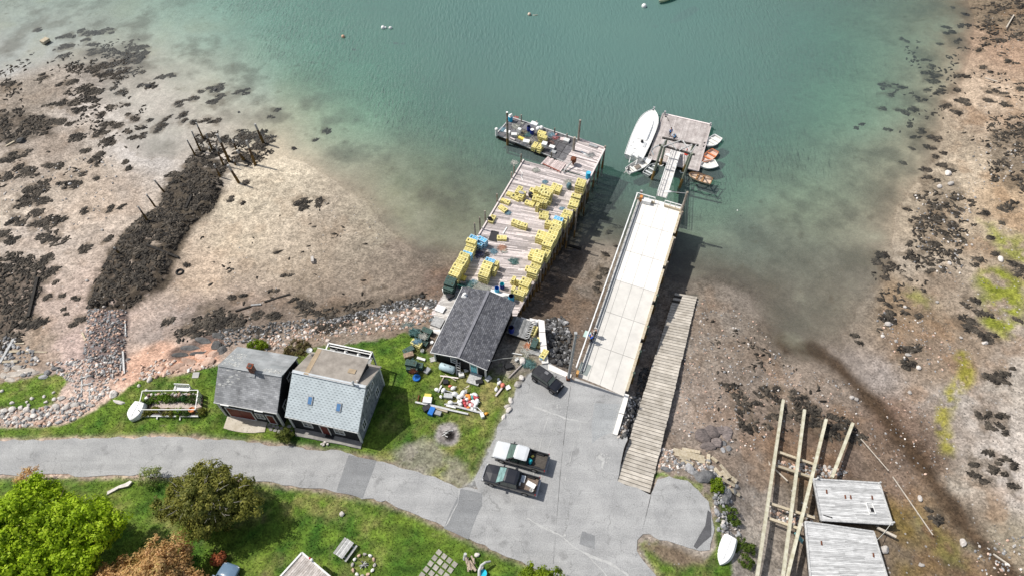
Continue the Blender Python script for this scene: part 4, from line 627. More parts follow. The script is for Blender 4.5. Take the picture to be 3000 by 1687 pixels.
# ---------------------------------------------------------------- boulders one can point to
def boulder(px, py, wpx, hpx, m, label, group=None, rz=None, hf=.75):
    lab_ = label; hf = .5 if 'ledge' in label or 'bedrock' in label else hf
    p = hp(px, py); k = 1/22.0; dx = wpx*k; dy = hpx*k*1.15
    b = MB(); b.rock((p.x, p.y, p.z+min(dx, dy)*hf*(.05 if 'ledge' in lab_ else .22)), (dx, dy, min(dx, dy)*hf), R_.uniform(-.4, .4) if rz is None else rz, 0, n=3 if dx > .8 else 2, jag=.18)
    return tag(b.build('boulder', m, origin=(p.x, p.y, p.z)), label, 'boulder', group)
for s, m, lab, grp in (
  ("15,1205,18,13 38,1200,20,14 62,1195,15,11 80,1200,17,16 98,1203,12,10 122,1210,13,10 46,1225,16,10 80,1225,14,9 100,1218,18,11 180,1167,20,12 160,1170,12,10 166,1190,22,12 190,1196,14,10 196,1193,18,14 222,1188,24,14 210,1205,14,9 140,1215,16,10 8,1222,12,9 118,1226,12,8 150,1200,12,8 172,1208,13,9", rockp, 'pale lichen grey boulder in the rock bank between road lawn and marsh grass', 'boulders of the bank below the road lawn'),
  ("95,1167,11,9 80,1178,9,8 130,1162,9,9 158,1150,9,7 136,1178,12,9 36,1180,14,8 85,1187,10,8 5,1146,12,9", rockp, 'white stone sitting in the dark green marsh grass', 'stones in the marsh grass'),
  ("1530,1058,17,21 1528,1107,14,16 1516,1127,18,15 1497,1173,14,18 1486,1191,16,12 1476,1222,12,17 1491,1200,15,18", rockp, 'pale boulder standing in the row between lawn and parking lot', 'boulders along the edge of the lot'),
  ("2021,1376,20,30 2037,1388,16,14 2060,1398,50,28 2012,1352,12,9 2060,1375,12,8 2085,1400,20,14 2000,1358,12,11 1978,1355,11,12 1989,1362,11,9 2075,1352,14,12 2084,1370,14,11 2090,1390,12,12 2110,1430,34,20 2125,1445,26,24 2040,1383,10,10 1950,1375,26,12 2120,1465,28,18 2150,1440,14,14 2155,1425,16,10", rockg, 'grey boulder in the broken timber bank beyond the paved turnaround', 'boulders of the timber bank'),
  ("2060,1280,46,40 2085,1265,40,34 2100,1300,34,30 2130,1270,30,36 2075,1310,40,24 2110,1262,30,24", M('banded_ledge', (.1, .085, .082), .85, 0, 2, col2=(.24, .2, .185), rnd=.3, bump=.6, bscale=3, stretch=(1, 3, 1, .5)), 'dark banded ledge rock on the shingle beyond the boat ramp', 'ledge rocks on the shingle'),
  ("2121,1298,14,13 2134,1313,17,16 2118,1318,13,14", rockg, 'squarish pale grey rock fallen below the banded ledge', 'fallen rocks by the ledge'),
  ("520,1075,40,17 555,1060,46,18 590,1045,40,16 545,1080,34,14 610,1062,40,26 500,1085,30,12 480,1093,24,10 625,1040,30,20 575,1075,28,12 470,1080,30,12", rockpk, 'pink slab of bedrock beside the grey roofed workshop', 'pink bedrock slabs'),
  ("560,1020,60,16 600,1000,60,18 640,985,50,18 530,1040,50,14 635,1015,28,34 650,1030,26,30 580,1035,44,12 665,968,36,12", rockd, 'black wet bedrock slab jutting above the pink ledge', 'black bedrock slabs'),
  ("15,1100,34,16 45,1095,46,18 80,1087,46,16 55,1080,44,16 30,1112,30,12 100,1092,30,12 20,1082,20,14", M('split_ledge', (.34, .3, .26), .9, 0, 1.3, col2=(.56, .51, .45), rnd=.2, bump=.4, bscale=2), 'flat split ledge of pale stone above the marsh grass', 'ledge slabs above the marsh'),
  ("140,1093,17,16 128,1105,24,11 165,1080,22,11 180,1085,20,10 28,1073,14,12 40,1072,12,10", rockg, 'blue grey slab resting where the marsh grass meets the shore', 'slabs at the marsh edge'),
  ("333,1156,22,19 350,1178,36,9 408,1130,10,8 430,1143,9,7 440,1112,14,18", rockp, 'grey rock lying on the lawn edge over the pink shingle', 'rocks at the lawn edge'),
  ("1605,945,14,13 1625,960,16,14 1640,950,14,14 1622,940,14,12 1645,975,18,16 1610,985,18,14 1630,990,15,13 1615,1010,18,14 1640,1008,16,14 1625,1025,20,14 1610,1040,16,14 1645,1030,14,12 1655,1045,16,14 1635,1050,18,16 1620,1060,18,14 1640,1068,18,14 1605,1020,13,12 1655,1065,15,13 1667,1000,10,12 1600,960,13,12 1660,1020,10,9 1628,975,13,11", rockd, 'dark quarried boulder in the heap beyond the granite block wall', 'quarried boulders beyond the block wall'),
  ("1858,1230,16,14 1850,1250,16,14 1866,1205,14,14 1870,1185,14,12 1840,1262,16,13 1828,1275,14,11 1862,1175,13,12 1850,1205,15,13", rockd, 'dark boulder wedged between the boat ramp and the pier abutment', 'boulders beside the boat ramp'),
  ("960,998,14,9 985,975,12,8 1010,965,13,9 1040,958,12,9 1070,950,13,9 1105,948,14,9 1130,940,14,10 1155,935,15,10 1180,925,14,10 1200,918,14,11 1220,930,16,12 1240,940,14,12 1235,918,16,12 1250,905,15,12 1215,905,14,10 1190,938,13,10 1165,950,13,9 1125,962,12,8 870,985,13,9 895,975,13,9 845,990,12,9 920,968,13,9 1255,925,13,10 1205,945,13,10", M('rosy_rock', (.5, .42, .37), .9, 0, 1.2, col2=(.72, .65, .6), rnd=.3, bump=.4), 'pale pink shore boulder on the bank leading to the black roofed shack', 'pink boulders of the shore bank'),
  ("1238,870,14,11 1215,880,13,10 1190,885,14,10 1165,895,14,10 1140,905,13,10 1105,912,14,10 1070,918,13,9 1035,928,13,9 1005,938,13,9 1255,888,13,10 1225,895,13,10", rockd, 'wet black boulder at the foot of the pink shore bank', 'black boulders of the shore bank'),
  ("2600,950,20,14 2625,1000,11,10 2660,1040,18,9 2690,1078,14,12 2585,985,12,11 2665,1150,12,10 2495,1165,14,12 2508,1170,13,11 2650,900,10,9 2780,772,13,12 2930,760,16,22 2775,510,22,20 2785,540,26,14 2750,548,20,14 2745,885,10,9 2815,990,10,9 2885,1005,20,10 2820,1590,16,20 2695,1460,12,16 2700,1655,16,7 2570,1535,14,10 2590,1610,24,16", rockp, 'lone pale rock lying on the brown tidal flat of the far cove', 'lone rocks on the far cove flat'),
  ("434,255,24,16 64,415,30,20 632,265,16,14 700,330,10,8", rockd, 'weed blackened rock standing in the shallow film of water', 'weed blackened rocks in the shallows'),
  ("300,477,13,8 125,520,9,7 340,518,9,8 205,540,12,8 300,675,12,8 255,823,12,8 18,1050,14,10 305,900,11,9", rockp, 'small pale stone lying on the open sand flat', 'pale stones on the sand flat')):
    for t in s.split():
        a, b, w0, h0 = map(float, t.split(',')); boulder(a, b, w0, h0, m, lab, grp)
# ---------------------------------------------------------------- trees
def crown(c, rx, ry, rzz, nclump, per, leaf, cols, seed, hang=.1, shell=(.72, 1.0), csz=.55):
    g = np.random.default_rng(seed); n = nclump
    d = g.normal(0, 1, (n, 3)); d[:, 2] = np.where(d[:, 2] < -.35, -d[:, 2]*.6, d[:, 2]); d /= np.linalg.norm(d, axis=1)[:, None]
    lob = 1+.16*np.sin(d[:, 0]*5+seed)+.14*np.sin(d[:, 1]*6.1+seed*2)+.1*np.sin(d[:, 2]*7); r = g.uniform(*shell, n)*lob; r = np.where(g.random(n) < .18, r*g.uniform(.5, .8, n), r)
    cc = d*r[:, None]*np.array([rx, ry, rzz]); m = n*per; ci = np.repeat(np.arange(n), per); sz = g.uniform(.7, 1.3, n)*csz
    off = g.normal(0, 1, (m, 3)); off /= np.linalg.norm(off, axis=1)[:, None]; off *= (g.random((m, 1))**.5)*sz[ci][:, None]*np.array([1, 1, .62])
    p = cc[ci]+off+np.array(c); nrm = off/np.linalg.norm(off, axis=1)[:, None]+d[ci]*.5+g.normal(0, .45, (m, 3))+np.array([0, 0, .35]); nrm /= np.linalg.norm(nrm, axis=1)[:, None]
    t = np.cross(nrm, g.normal(0, 1, (m, 3))); t /= np.linalg.norm(t, axis=1)[:, None]; bt = np.cross(nrm, t); s = leaf*g.uniform(.6, 1.35, (m, 1))
    q = np.stack([p-t*s, p+bt*s*.55-nrm*s*.15, p+t*s, p-bt*s*.55-nrm*s*.15], 1).reshape(-1, 3); fa = np.arange(4*m).reshape(-1, 4)
    cols = np.array(cols); tone = g.random(n)[ci]*.65+g.random(m)*.35; k = tone*(len(cols)-1); i = np.clip(k.astype(int), 0, len(cols)-2); f = (k-i)[:, None]; cl = cols[i]*(1-f)+cols[i+1]*f
    return q, fa, np.concatenate([cl, np.ones((m, 1))], 1)
leafm = attr_mat('foliage', .55, .35)
def tree(name, label, cat, base, top, rx, ry, rzz, nclump, per, leaf, cols, seed, csz=.55, shell=(.72, 1.0), trunk=.22, group=None):
    root = thing(name, label, cat, base, 0, group); c = Vector(base)+Vector((0, 0, top-rzz)); q, fa, cl = crown(c-Vector(base), rx, ry, rzz, nclump, per, leaf, cols, seed, shell=shell, csz=csz)
    o = npmesh('crown', q, fa, leafm, False, (('Col', 'FLOAT_COLOR', 'FACE', cl),)); o.parent = root
    b = MB(); g = random.Random(seed); h = top-rzz
    b.path([(0, 0, -.2), (g.uniform(-.1, .1), 0, h*.4), (g.uniform(-.2, .2), g.uniform(-.2, .2), h), (0, 0, h+rzz*.5)], [trunk*1.3, trunk, trunk*.8, trunk*.3], 8)
    for k in range(9):
        a = k*.7+g.uniform(-.3, .3); e = g.uniform(.25, .8); b.path([(0, 0, h*g.uniform(.4, .8)), (math.cos(a)*rx*.4, math.sin(a)*ry*.4, h+rzz*.1*e), (math.cos(a)*rx*.85, math.sin(a)*ry*.85, h+rzz*.45*e)], [trunk*.5, trunk*.3, trunk*.08], 6)
    b.build('trunk', M('bark', (.12, .09, .065), .95, .4, 6), root, local=True); return root
def gpt(px, py, z): return W(px, py, z)
lime = [(.15, .24, .01), (.28, .42, .014), (.40, .56, .022), (.52, .64, .05)]
olive = [(.075, .092, .02), (.16, .172, .036), (.25, .25, .05), (.34, .32, .075)]
copper = [(.34, .26, .09), (.55, .34, .14), (.66, .42, .2), (.56, .5, .17)]
fresh = [(.08, .13, .01), (.17, .25, .012), (.28, .36, .02)]
w0 = W(112, 1588, 9.2); tree('maple_tree', 'large round maple with bright lime green spring leaves south of the road', 'tree', (w0.x, w0.y, 4.75), 9.2, 6.0, 5.4, 4.6, 1000, 70, .15, lime, 3, csz=.62, trunk=.3)
w0 = W(628, 1478, 7.3); tree('cedar_tree', 'broad dark olive cedar with bare twigs between the two maples and the road', 'tree', (w0.x-.3, w0.y, 4.65), 6.2, 4.7, 3.1, 3.0, 760, 64, .12, olive, 8, csz=.5, trunk=.3, shell=(.6, 1.02))
cd = bpy.data.objects['cedar_tree']; b = MB(); g = random.Random(4)
for k in range(46):
    a = g.uniform(0, 6.28); e = g.uniform(.35, .85); p = Vector((4.5*math.cos(a)*e, 2.9*math.sin(a)*e, 3.2+2.7*math.sqrt(max(0, 1-e*e)))); d = Vector((math.cos(a)*g.uniform(.2, .9), math.sin(a)*g.uniform(.2, .9), g.uniform(.2, .7))); b.path([p-d*.4, p+d*.2, p+d*.75+Vector((g.uniform(-.2, .2), g.uniform(-.2, .2), 0))], [.03, .022, .008], 4)
b.build('bare_twigs', M('grey_twig', (.30, .28, .25), .9, .2), cd, local=True)['kind'] = 'stuff'
w0 = W(440, 1745, 7.6); tree('maple_tree', 'maple flushed with copper and orange new leaves at the lower frame edge', 'tree', (w0.x, w0.y, 4.9), 6.4, 5.2, 4.5, 3.8, 820, 66, .13, copper, 13, csz=.52, trunk=.26)
w0 = W(1582, 1705, 5.4); tree('lilac_bush', 'yellow green leafy bush beside the pavement at the lower frame edge', 'bush', (w0.x, w0.y, 4.7), 2.4, 2.1, 1.2, 1.2, 130, 40, .13, fresh, 17, csz=.36, trunk=.07)
w0 = W(835, 1276, 4.9); tree('garden_shrub', 'rounded green shrub between the two shingled houses by the road', 'shrub', (w0.x, w0.y, 4.4), 1.2, .85, .75, .62, 60, 40, .08, [(.06, .08, .015), (.12, .15, .03), (.19, .2, .05)], 19, csz=.25, trunk=.05)
w0 = W(872, 1028, 4.4); tree('garden_shrub', 'brownish wild shrub behind the flat dormer house above the shore stones', 'shrub', (w0.x, w0.y, 3.7), 1.6, 1.5, 1.3, .8, 90, 40, .09, [(.10, .085, .035), (.17, .13, .06), (.16, .17, .05)], 23, csz=.32, trunk=.05)
w0 = W(752, 1012, 4.2); tree('garden_shrub', 'small bright green shrub behind the ridge of the grey roofed workshop', 'shrub', (w0.x, w0.y, 3.6), 1.1, 1.3, .7, .5, 60, 36, .09, fresh, 29, csz=.28, trunk=.04)
w0 = W(440, 1395, 5.4); tree('roadside_shrub', 'sparse pale green shrub beside the cedar on the road verge', 'shrub', (w0.x, w0.y, 4.5), 1.6, 1.0, 1.0, .7, 56, 20, .09, [(.16, .2, .05), (.28, .33, .1), (.38, .42, .18)], 31, csz=.4, trunk=.05)
w0 = W(2102, 1420, 4.3); tree('bank_shrub', 'small vivid green leafy shrub on the timber bank by the turnaround', 'shrub', (w0.x, w0.y, 3.4), 1.3, .65, .85, .5, 44, 34, .10, fresh, 37, csz=.26, trunk=.04)
for i, (a, b, r) in enumerate(((2135, 1500, .9), (2150, 1520, .7), (2165, 1590, 1.0), (2205, 1597, .6), (2190, 1640, .8))):
    w0 = W(a, b, 3.8); tree('bank_shrub', ['low dark green weed clump on the stony bank beside the turnaround', 'small weed clump just below the larger one on the stony bank', 'green weed mound on the bank close to the upturned white dinghy', 'isolated green weed tuft on the shingle beside the long timbers', 'ragged green weed mound past the upturned white dinghy'][i], 'weeds', (w0.x, w0.y, hxy(w0.x, w0.y)-.05), .6, r, r*.9, .38, 30, 34, .08, [(.04, .07, .01), (.09, .14, .02), (.14, .2, .04)], 41+i, csz=.24, trunk=.03)
for i, (a, b, s) in enumerate(((85, 1405, 1.0), (635, 1632, .5))):
    w0 = W(a, b, 6); tree('copper_shrub', ['thin copper leaved shrub behind the lime green maple', 'small orange leaved sapling on the lawn above the blue car'][i], 'shrub', (w0.x, w0.y, 4.7), 2.2 if i == 0 else 1.3, 1.2*s, 1.2*s, .8*s+.2, 46, 26, .1, copper if i == 0 else [(.4, .12, .05), (.5, .18, .08)], 61+i, csz=.3*s+.1, trunk=.04)
# ================================================================ buildings
def brickmat(name, c1, c2, mort, bw, rh, ms, rough=.9, rot=0.0, noise=(.75, 1.25), nscale=.7, off=.5, xz=False):
    m = bpy.data.materials.new(name); m.use_nodes = True; t = m.node_tree; N = t.nodes; L = t.links; b = N['Principled BSDF']; b.inputs['Roughness'].default_value = rough; b.inputs['Specular IOR Level'].default_value = .2
    co = N.new('ShaderNodeTexCoord'); mp = N.new('ShaderNodeMapping'); mp.inputs['Rotation'].default_value = (rad(90) if xz else 0, 0, rot); L.new(co.outputs['Object'], mp.inputs[0])
    br = N.new('ShaderNodeTexBrick'); br.inputs['Color1'].default_value = (*c1, 1); br.inputs['Color2'].default_value = (*c2, 1); br.inputs['Mortar'].default_value = (*mort, 1)
    br.inputs['Scale'].default_value = 1; br.inputs['Brick Width'].default_value = bw; br.inputs['Row Height'].default_value = rh; br.inputs['Mortar Size'].default_value = ms; br.offset = off; L.new(mp.outputs[0], br.inputs['Vector'])
    n = N.new('ShaderNodeTexNoise'); n.inputs['Scale'].default_value = nscale; n.inputs['Detail'].default_value = 7; L.new(co.outputs['Object'], n.inputs['Vector'])
    r = N.new('ShaderNodeMapRange'); r.inputs[1].default_value = .32; r.inputs[2].default_value = .68; r.inputs[3].default_value, r.inputs[4].default_value = noise; L.new(n.outputs['Fac'], r.inputs[0])
    y = N.new('ShaderNodeMixRGB'); y.blend_type = 'MULTIPLY'; y.inputs[0].default_value = 1; L.new(br.outputs['Color'], y.inputs[1]); L.new(r.outputs[0], y.inputs[2]); L.new(y.outputs[0], b.inputs['Base Color'])
    bp = N.new('ShaderNodeBump'); bp.inputs['Strength'].default_value = .3; bp.inputs['Distance'].default_value = .02; L.new(br.outputs['Fac'], bp.inputs['Height']); bp.invert = True; L.new(bp.outputs[0], b.inputs['Normal'])
    return m
shg_grey = brickmat('bleached_roof_shingles', (.25, .255, .265), (.40, .405, .415), (.20, .20, .205), .42, .16, .012, noise=(.62, 1.35), nscale=.55)
shg_back = brickmat('plain_roofing', (.27, .285, .29), (.34, .35, .355), (.24, .25, .25), 1.4, .5, .012, noise=(.75, 1.2), nscale=.8)
def dashmat(name, pale, dk, w_, h_):
    m = M(name, tuple(v*.9 for v in pale), .9, 0, 1.2, col2=tuple(v*1.08 for v in pale)); t = m.node_tree; N = t.nodes; L = t.links; b = N['Principled BSDF']; lk = b.inputs['Base Color'].links[0].from_socket
    def mt(op, a, b_=None):
        n = N.new('ShaderNodeMath'); n.operation = op
        for i, v in enumerate((a, b_)):
            if v is None: continue
            if isinstance(v, (int, float)): n.inputs[i].default_value = v
            else: L.new(v, n.inputs[i])
        return n.outputs[0]
    sx_ = N.new('ShaderNodeSeparateXYZ'); co = N.new('ShaderNodeTexCoord'); L.new(co.outputs['Object'], sx_.inputs[0]); v = mt('MULTIPLY', sx_.outputs[1], 1/h_); row = mt('FLOOR', v); u = mt('ADD', mt('MULTIPLY', sx_.outputs[0], 1/w_), mt('MULTIPLY', row, .5)); d1 = mt('LESS_THAN', mt('FRACT', u), .5); d2 = mt('LESS_THAN', mt('FRACT', v), .3)
    wn = N.new('ShaderNodeTexWhiteNoise'); cb = N.new('ShaderNodeCombineXYZ'); L.new(mt('FLOOR', u), cb.inputs[0]); L.new(row, cb.inputs[1]); L.new(cb.outputs[0], wn.inputs['Vector']); k = mt('MULTIPLY', mt('MULTIPLY', d1, d2), mt('ADD', mt('MULTIPLY', wn.outputs['Value'], .5), .5))
    y = N.new('ShaderNodeMixRGB'); L.new(k, y.inputs[0]); L.new(lk, y.inputs[1]); y.inputs[2].default_value = (*dk, 1); L.new(y.outputs[0], b.inputs['Base Color']); return m
shg_blue = dashmat('pale_blue_shingles', (.50, .555, .575), (.15, .18, .20), .44, .2)  # dark dashes are the shade between shingle tabs, put into the colour
shg_dark = brickmat('dark_roof_shingles', (.075, .078, .09), (.17, .172, .185), (.05, .05, .058), .34, .22, .02, rot=rad(90), noise=(.72, 1.3), nscale=2.2)
rolled = M('tar_felt_roofing', (.22, .195, .17), .95, 0, .9, col2=(.36, .325, .285), detail=8); felttan = M('tan_felt', (.36, .28, .19), .95, .2, 1.2)
wall_dk = brickmat('dark_wall_shingles', (.022, .022, .024), (.045, .045, .048), (.012, .012, .013), .25, .17, .012, xz=True, noise=(.7, 1.3))
wall_gr = M('mottled_grey_shingles', (.09, .105, .115), .95, 0, 2.6, col2=(.34, .365, .375), detail=9)
doorred = M('oxblood_door', (.13, .018, .012), .6, .15); turq = M('turquoise_door', (.24, .72, .78), .5, .08); brick = brickmat('chimney_brick', (.26, .075, .035), (.20, .05, .025), (.25, .2, .17), .2, .08, .01, xz=True)
concg = M('stained_concrete', (.20, .195, .185), .95, 0, 1.1, col2=(.34, .325, .30), detail=8); conct = M('buff_concrete', (.42, .37, .29), .95, 0, .8, col2=(.58, .53, .45), detail=8)
lichen = M('white_lichen', (.50, .50, .48), .95, .15, 6)
Z0 = 4.4
def hit(root, px, py, p, n):
    """photo position on a plane given in the thing's own frame"""
    I = ROOTM[root.name].inverted(); o = I @ Vector((0, 0, CZ)); d = (I.to_3x3() @ ray(px, py)); p = Vector(p); n = Vector(n); t = (p-o).dot(n)/d.dot(n); return o+d*t
def gable_shell(w, prof, ):
    b = MB(); n = len(prof); b.add([(0, y, z) for y, z in prof]+[(w, y, z) for y, z in prof], [tuple(range(n)), tuple(range(2*n-1, n-1, -1))]+[(i, n+i, n+(i+1) % n, (i+1) % n) for i in range(n)]); return b
def roof_slab(x0, x1, y0, z0, y1, z1, th=.12):
    b = MB(); b.add([(x, y, z-t) for t in (0, th) for x, y, z in ((x0, y0, z0), (x1, y0, z0), (x1, y1, z1), (x0, y1, z1))], [(0, 1, 2, 3), (7, 6, 5, 4), (0, 4, 5, 1), (1, 5, 6, 2), (2, 6, 7, 3), (3, 7, 4, 0)]); return b
def opening(root, x0, x1, z0, z1, pane_m, name='window', bars=True, face='front', w=0, fw=.09):
    """a framed window or door standing proud of the front (y=0) or of the end wall (x=w)"""
    T = (lambda u, v, z: (u, -v, z)) if face == 'front' else (lambda u, v, z: (w+v, u, z)); b = MB()
    def bar(u0, u1, v0, v1, z0_, z1_):
        b.add([T(u, v, z) for u in (u0, u1) for v in (v0, v1) for z in (z0_, z1_)], [(0, 1, 3, 2), (4, 6, 7, 5), (0, 4, 5, 1), (2, 3, 7, 6), (0, 2, 6, 4), (1, 5, 7, 3)])
    bar(x0-fw, x0, .0, .07, z0, z1+fw); bar(x1, x1+fw, .0, .07, z0, z1+fw); bar(x0, x1, .0, .07, z1, z1+fw); bar(x0-fw, x1+fw, .0, .09, z0-fw, z0)
    if bars: bar((x0+x1)/2-.025, (x0+x1)/2+.025, .02, .06, z0, z1); bar(x0, (x0+x1)/2-.025, .02, .055, (z0+z1)/2-.025, (z0+z1)/2+.025); bar((x0+x1)/2+.025, x1, .02, .055, (z0+z1)/2-.025, (z0+z1)/2+.025)
    f = b.build(name, trimw, root, local=True); c = MB()
    c.add([T(u, v, z) for u in (x0, x1) for v in (.005, .03) for z in (z0, z1)], [(0, 1, 3, 2), (4, 6, 7, 5), (0, 4, 5, 1), (2, 3, 7, 6), (0, 2, 6, 4), (1, 5, 7, 3)]); c.build('pane' if pane_m is glass else 'leaf', pane_m, f, local=True); return f
def corner_boards(root, w, d, h, hb=None):
    for x, y, z in ((.0, 0, h), (w, 0, h), (w, d, hb or h)):
        b = MB(); b.box((x, y, z/2-.05), (.2, .2, z-.1)); b.build('corner_board', trimw, root, local=True)
# --- grey workshop
x, y, a, w, d = SHED; hw, hr, ry, hb = 3.444, 5.795, 2.956, 4.021
t = thing('workshop', 'black shingled workshop with bleached grey roof, brick chimney and oxblood garage door', 'house', (x, y, Z0), a)
gable_shell(w, [(0, 0), (0, hw-.12), (ry, hr-.14), (d-.1, hb-.12), (d-.1, 0)]).build('wall', wall_dk, t, local=True)
sl = (hr-hw)/ry; r = roof_slab(-.22, w+.22, -.18, hw-.18*sl, ry, hr).build('roof', shg_grey, t, local=True); roof_slab(-.22, w+.22, ry+.003, hr, d+.25, hb-.1).build('roof', shg_back, t, local=True)
b = MB(); b.beam((-.22, ry, hr+.02), (w+.22, ry, hr+.02), .3, .05); b.build('ridge_cap', shg_back, r, local=True)
for x0, n, yy, sd_ in ((.5, 26, 1.4, 5), (5.0, 12, .4, 6)):   # lichen flakes on the back slope
    g = random.Random(sd_); b = MB()
    for _ in range(n*3):
        u, v = g.uniform(0, 1.9), g.uniform(0, 1)**1.4*yy*1.6; yy2 = ry+.15+v; zz = hr+(hb-.1-hr)*(yy2-ry)/(d+.25-ry)+.012; b.box((x0+u-v*.2-.4, yy2, zz), (g.uniform(.08, .3), g.uniform(.05, .16), .015), g.uniform(-.2, .2), rot=Matrix.Rotation(math.atan2(hb-.1-hr, d+.25-ry), 3, 'X'))
    b.build('lichen_patch', lichen, r, local=True)['kind'] = 'stuff'
b = MB(); g = random.Random(2)
for _ in range(16):
    u, v = g.uniform(.1, 2.3), g.uniform(1.3, 2.8); zz = hw+sl*v+.02; b.box((u, v, zz), (.33, .1, .015), rot=Matrix.Rotation(math.atan(sl), 3, 'X'))
b.build('patched_shingle', lichen, r, local=True)['kind'] = 'stuff'
b = MB(); b.box((3.65, ry, hr+.35), (.5, .5, 1.5)); b.box((3.65, ry, hr+1.06), (.6, .6, .1)); ch = b.build('chimney', brick, t, local=True); MB().box((3.65, ry, hr+1.12), (.34, .34, .04)).build('flue', black, ch, local=True); MB().box((3.65, ry-.35, hr-.2), (.62, .5, .06), rot=Matrix.Rotation(math.atan(sl), 3, 'X')).build('flashing', galv, ch, local=True)
f = opening(t, .62, 3.5, .12, 2.15, doorred, 'garage_door', False); MB().box((2.06, -.045, 1.13), (.03, .012, 2.0)).build('seam', black, f, local=True)
opening(t, 3.95, 4.75, 1.0, 1.95, glass); opening(t, 5.15, 5.9, .08, 2.05, doorred, 'door', False); opening(t, 1.2, 2.0, 1.1, 2.2, glass, face='end', w=w); opening(t, 3.7, 4.4, 3.3, 3.9, glass, face='end', w=w, bars=False)
corner_boards(t, w, d-.1, hw-.1, hb-.1)
for u in (1.0, 4.8): MB().box((u, -.25, hw-.22), (.95, .12, .12)).build('eave_lamp', white, t, local=True)
MB().box((w/2, -.2, hw-.2), (w+.46, .05, .14)).build('fascia', trimw, t, local=True)
# --- pale blue house
x, y, a, w, d = MAIN; hw, hr, ry, hb = 3.107, 5.911, 3.602, 3.888
t = thing('house', 'house with pale blue shingle front roof, two skylights, flat felt dormer and white balcony', 'house', (x, y, Z0), a); H = t
gable_shell(w, [(0, 0), (0, hw-.12), (ry, hr-.15), (d-.1, hb-.13), (d-.1, 0)]).build('wall', [wall_dk], t, local=True)
b = MB(); n = 5; pr = [(0.1, .0), (.1, hw-.15), (ry, hr-.2), (d-.2, hb-.2), (d-.2, 0)]; b.add([(w+.012, yy, zz) for yy, zz in pr], [(0, 4, 3, 2, 1)]); b.v += [(w-.05, yy, zz) for yy, zz in pr]; b.f += [[i, (i+1) % 5, 5+(i+1) % 5, 5+i] for i in range(5)]; b.m += [0]*5; b.r += [.5]*5; b.build('gable_cladding', wall_gr, t, local=True)
sl = (hr-hw)/ry; r = roof_slab(-.25, w+.15, -.2, hw-.2*sl, ry, hr).build('roof', shg_blue, t, local=True)
bsl = (hb-.1-hr)/(d+.2-ry); roof_slab(-.25, w+.15, ry+.003, hr, d+.2, hb-.1).build('roof', rolled, t, local=True)
b = MB(); b.beam((-.25, ry, hr+.03), (w+.15, ry, hr+.03), .34, .06); b.build('ridge_cap', M('pale_ridge', (.5, .53, .55), .9, .1), r, local=True)
for px, py in ((909, 1172), (992.5, 1192)):
    q = hit(t, px, py, (0, 0, hw), (0, -sl, 1)); R3 = Matrix.Rotation(math.atan(sl), 3, 'X'); b = MB()
    b.box(q+Vector((0, 0, .05)), (.56, .95, .12), rot=R3); f = b.build('skylight', galv, t, local=True); MB().box(q+R3 @ Vector((0, 0, .1)), (.4, .78, .02), rot=R3).build('pane', M('sky_blue_glass', (.10, .22, .42), .15, .1, spec=.6), f, local=True)
cs = [hit(t, *p, (0, 0, zz), (0, 0, 1)) for p, zz in (((891, 1093), 5.95), ((930.5, 1020), 5.45), ((1080, 1050), 5.45), ((1047, 1124), 5.95))]
x0 = (cs[0].x+cs[1].x)/2; x1 = (cs[2].x+cs[3].x)/2; y1 = (cs[1].y+cs[2].y)/2; dz = 5.45
fz = roof_slab(x0, x1, ry-.1, 5.98, y1, dz, .16).build('dormer_roof', rolled, t, local=True); roof_slab(x0-.02, x0+.5, ry-.05, 5.995, y1+.02, dz+.015, .02).build('felt_strip', felttan, fz, local=True); roof_slab(x1-1.5, x1-.7, ry+1.2, 5.86, ry+1.75, 5.78, .03).build('felt_strip', felttan, fz, local=True)
MB().box(((x0+x1)/2, y1+.03, dz-.06), (x1-x0+.1, .08, .22)).build('fascia', trimw, fz, local=True)
b = MB(); b.add([(xx, yy, zz) for xx in (x0+.15, x1-.15) for yy, zz in ((ry+.3, 4.5), (y1-.25, 2.9), (y1-.25, dz-.2), (ry+.3, 5.75))], [(0, 3, 2, 1), (4, 5, 6, 7), (0, 1, 5, 4), (1, 2, 6, 5), (2, 3, 7, 6), (3, 0, 4, 7)]); b.build('dormer_wall', wall_dk, t, local=True)
bc = [hit(t, *p, (0, 0, 3.75), (0, 0, 1)) for p in ((961.5, 1005), (1090, 1031), (1080, 1052), (956, 1024))]; bx0, bx1 = (bc[0].x+bc[3].x)/2, (bc[1].x+bc[2].x)/2; by1 = (bc[0].y+bc[1].y)/2; by0 = d+.1
bal = MB().box(((bx0+bx1)/2, (by0+by1)/2, 2.72), (bx1-bx0, by1-by0, .12)).build('balcony', woodgrey, t, local=True)
b = MB(); b.box(((bx0+bx1)/2, by1, 3.75), (bx1-bx0+.2, .14, .1)); b.box((bx0, (by0+by1)/2, 3.75), (.14, by1-by0, .1)); b.box((bx1, (by0+by1)/2, 3.75), (.14, by1-by0, .1)); b.box(((bx0+bx1)/2, by1-.22, 3.62), (bx1-bx0, .1, .06)); b.build('top_rail', white, bal, local=True)
MB().box(((bx0+bx1)/2, by1-.03, 3.25), (bx1-bx0, .04, .9)).build('panel', wall_dk, bal, local=True)
b = MB()
for xx in (bx0, (bx0+bx1)/2, bx1): b.box((xx, by1+.05, 1.6), (.14, .14, 4.2))
b.build('balcony_post', white, bal, local=True)
for xx in (bx0+(bx1-bx0)*.42, bx0+(bx1-bx0)*.72): b = MB(); b.lathe((xx, by1-.45, 3.2), [(.02, .6), (.05, .3), (.22, .22), (.24, .0)], 12); b.build('hanging_lamp', white, bal, local=True, smooth=True)
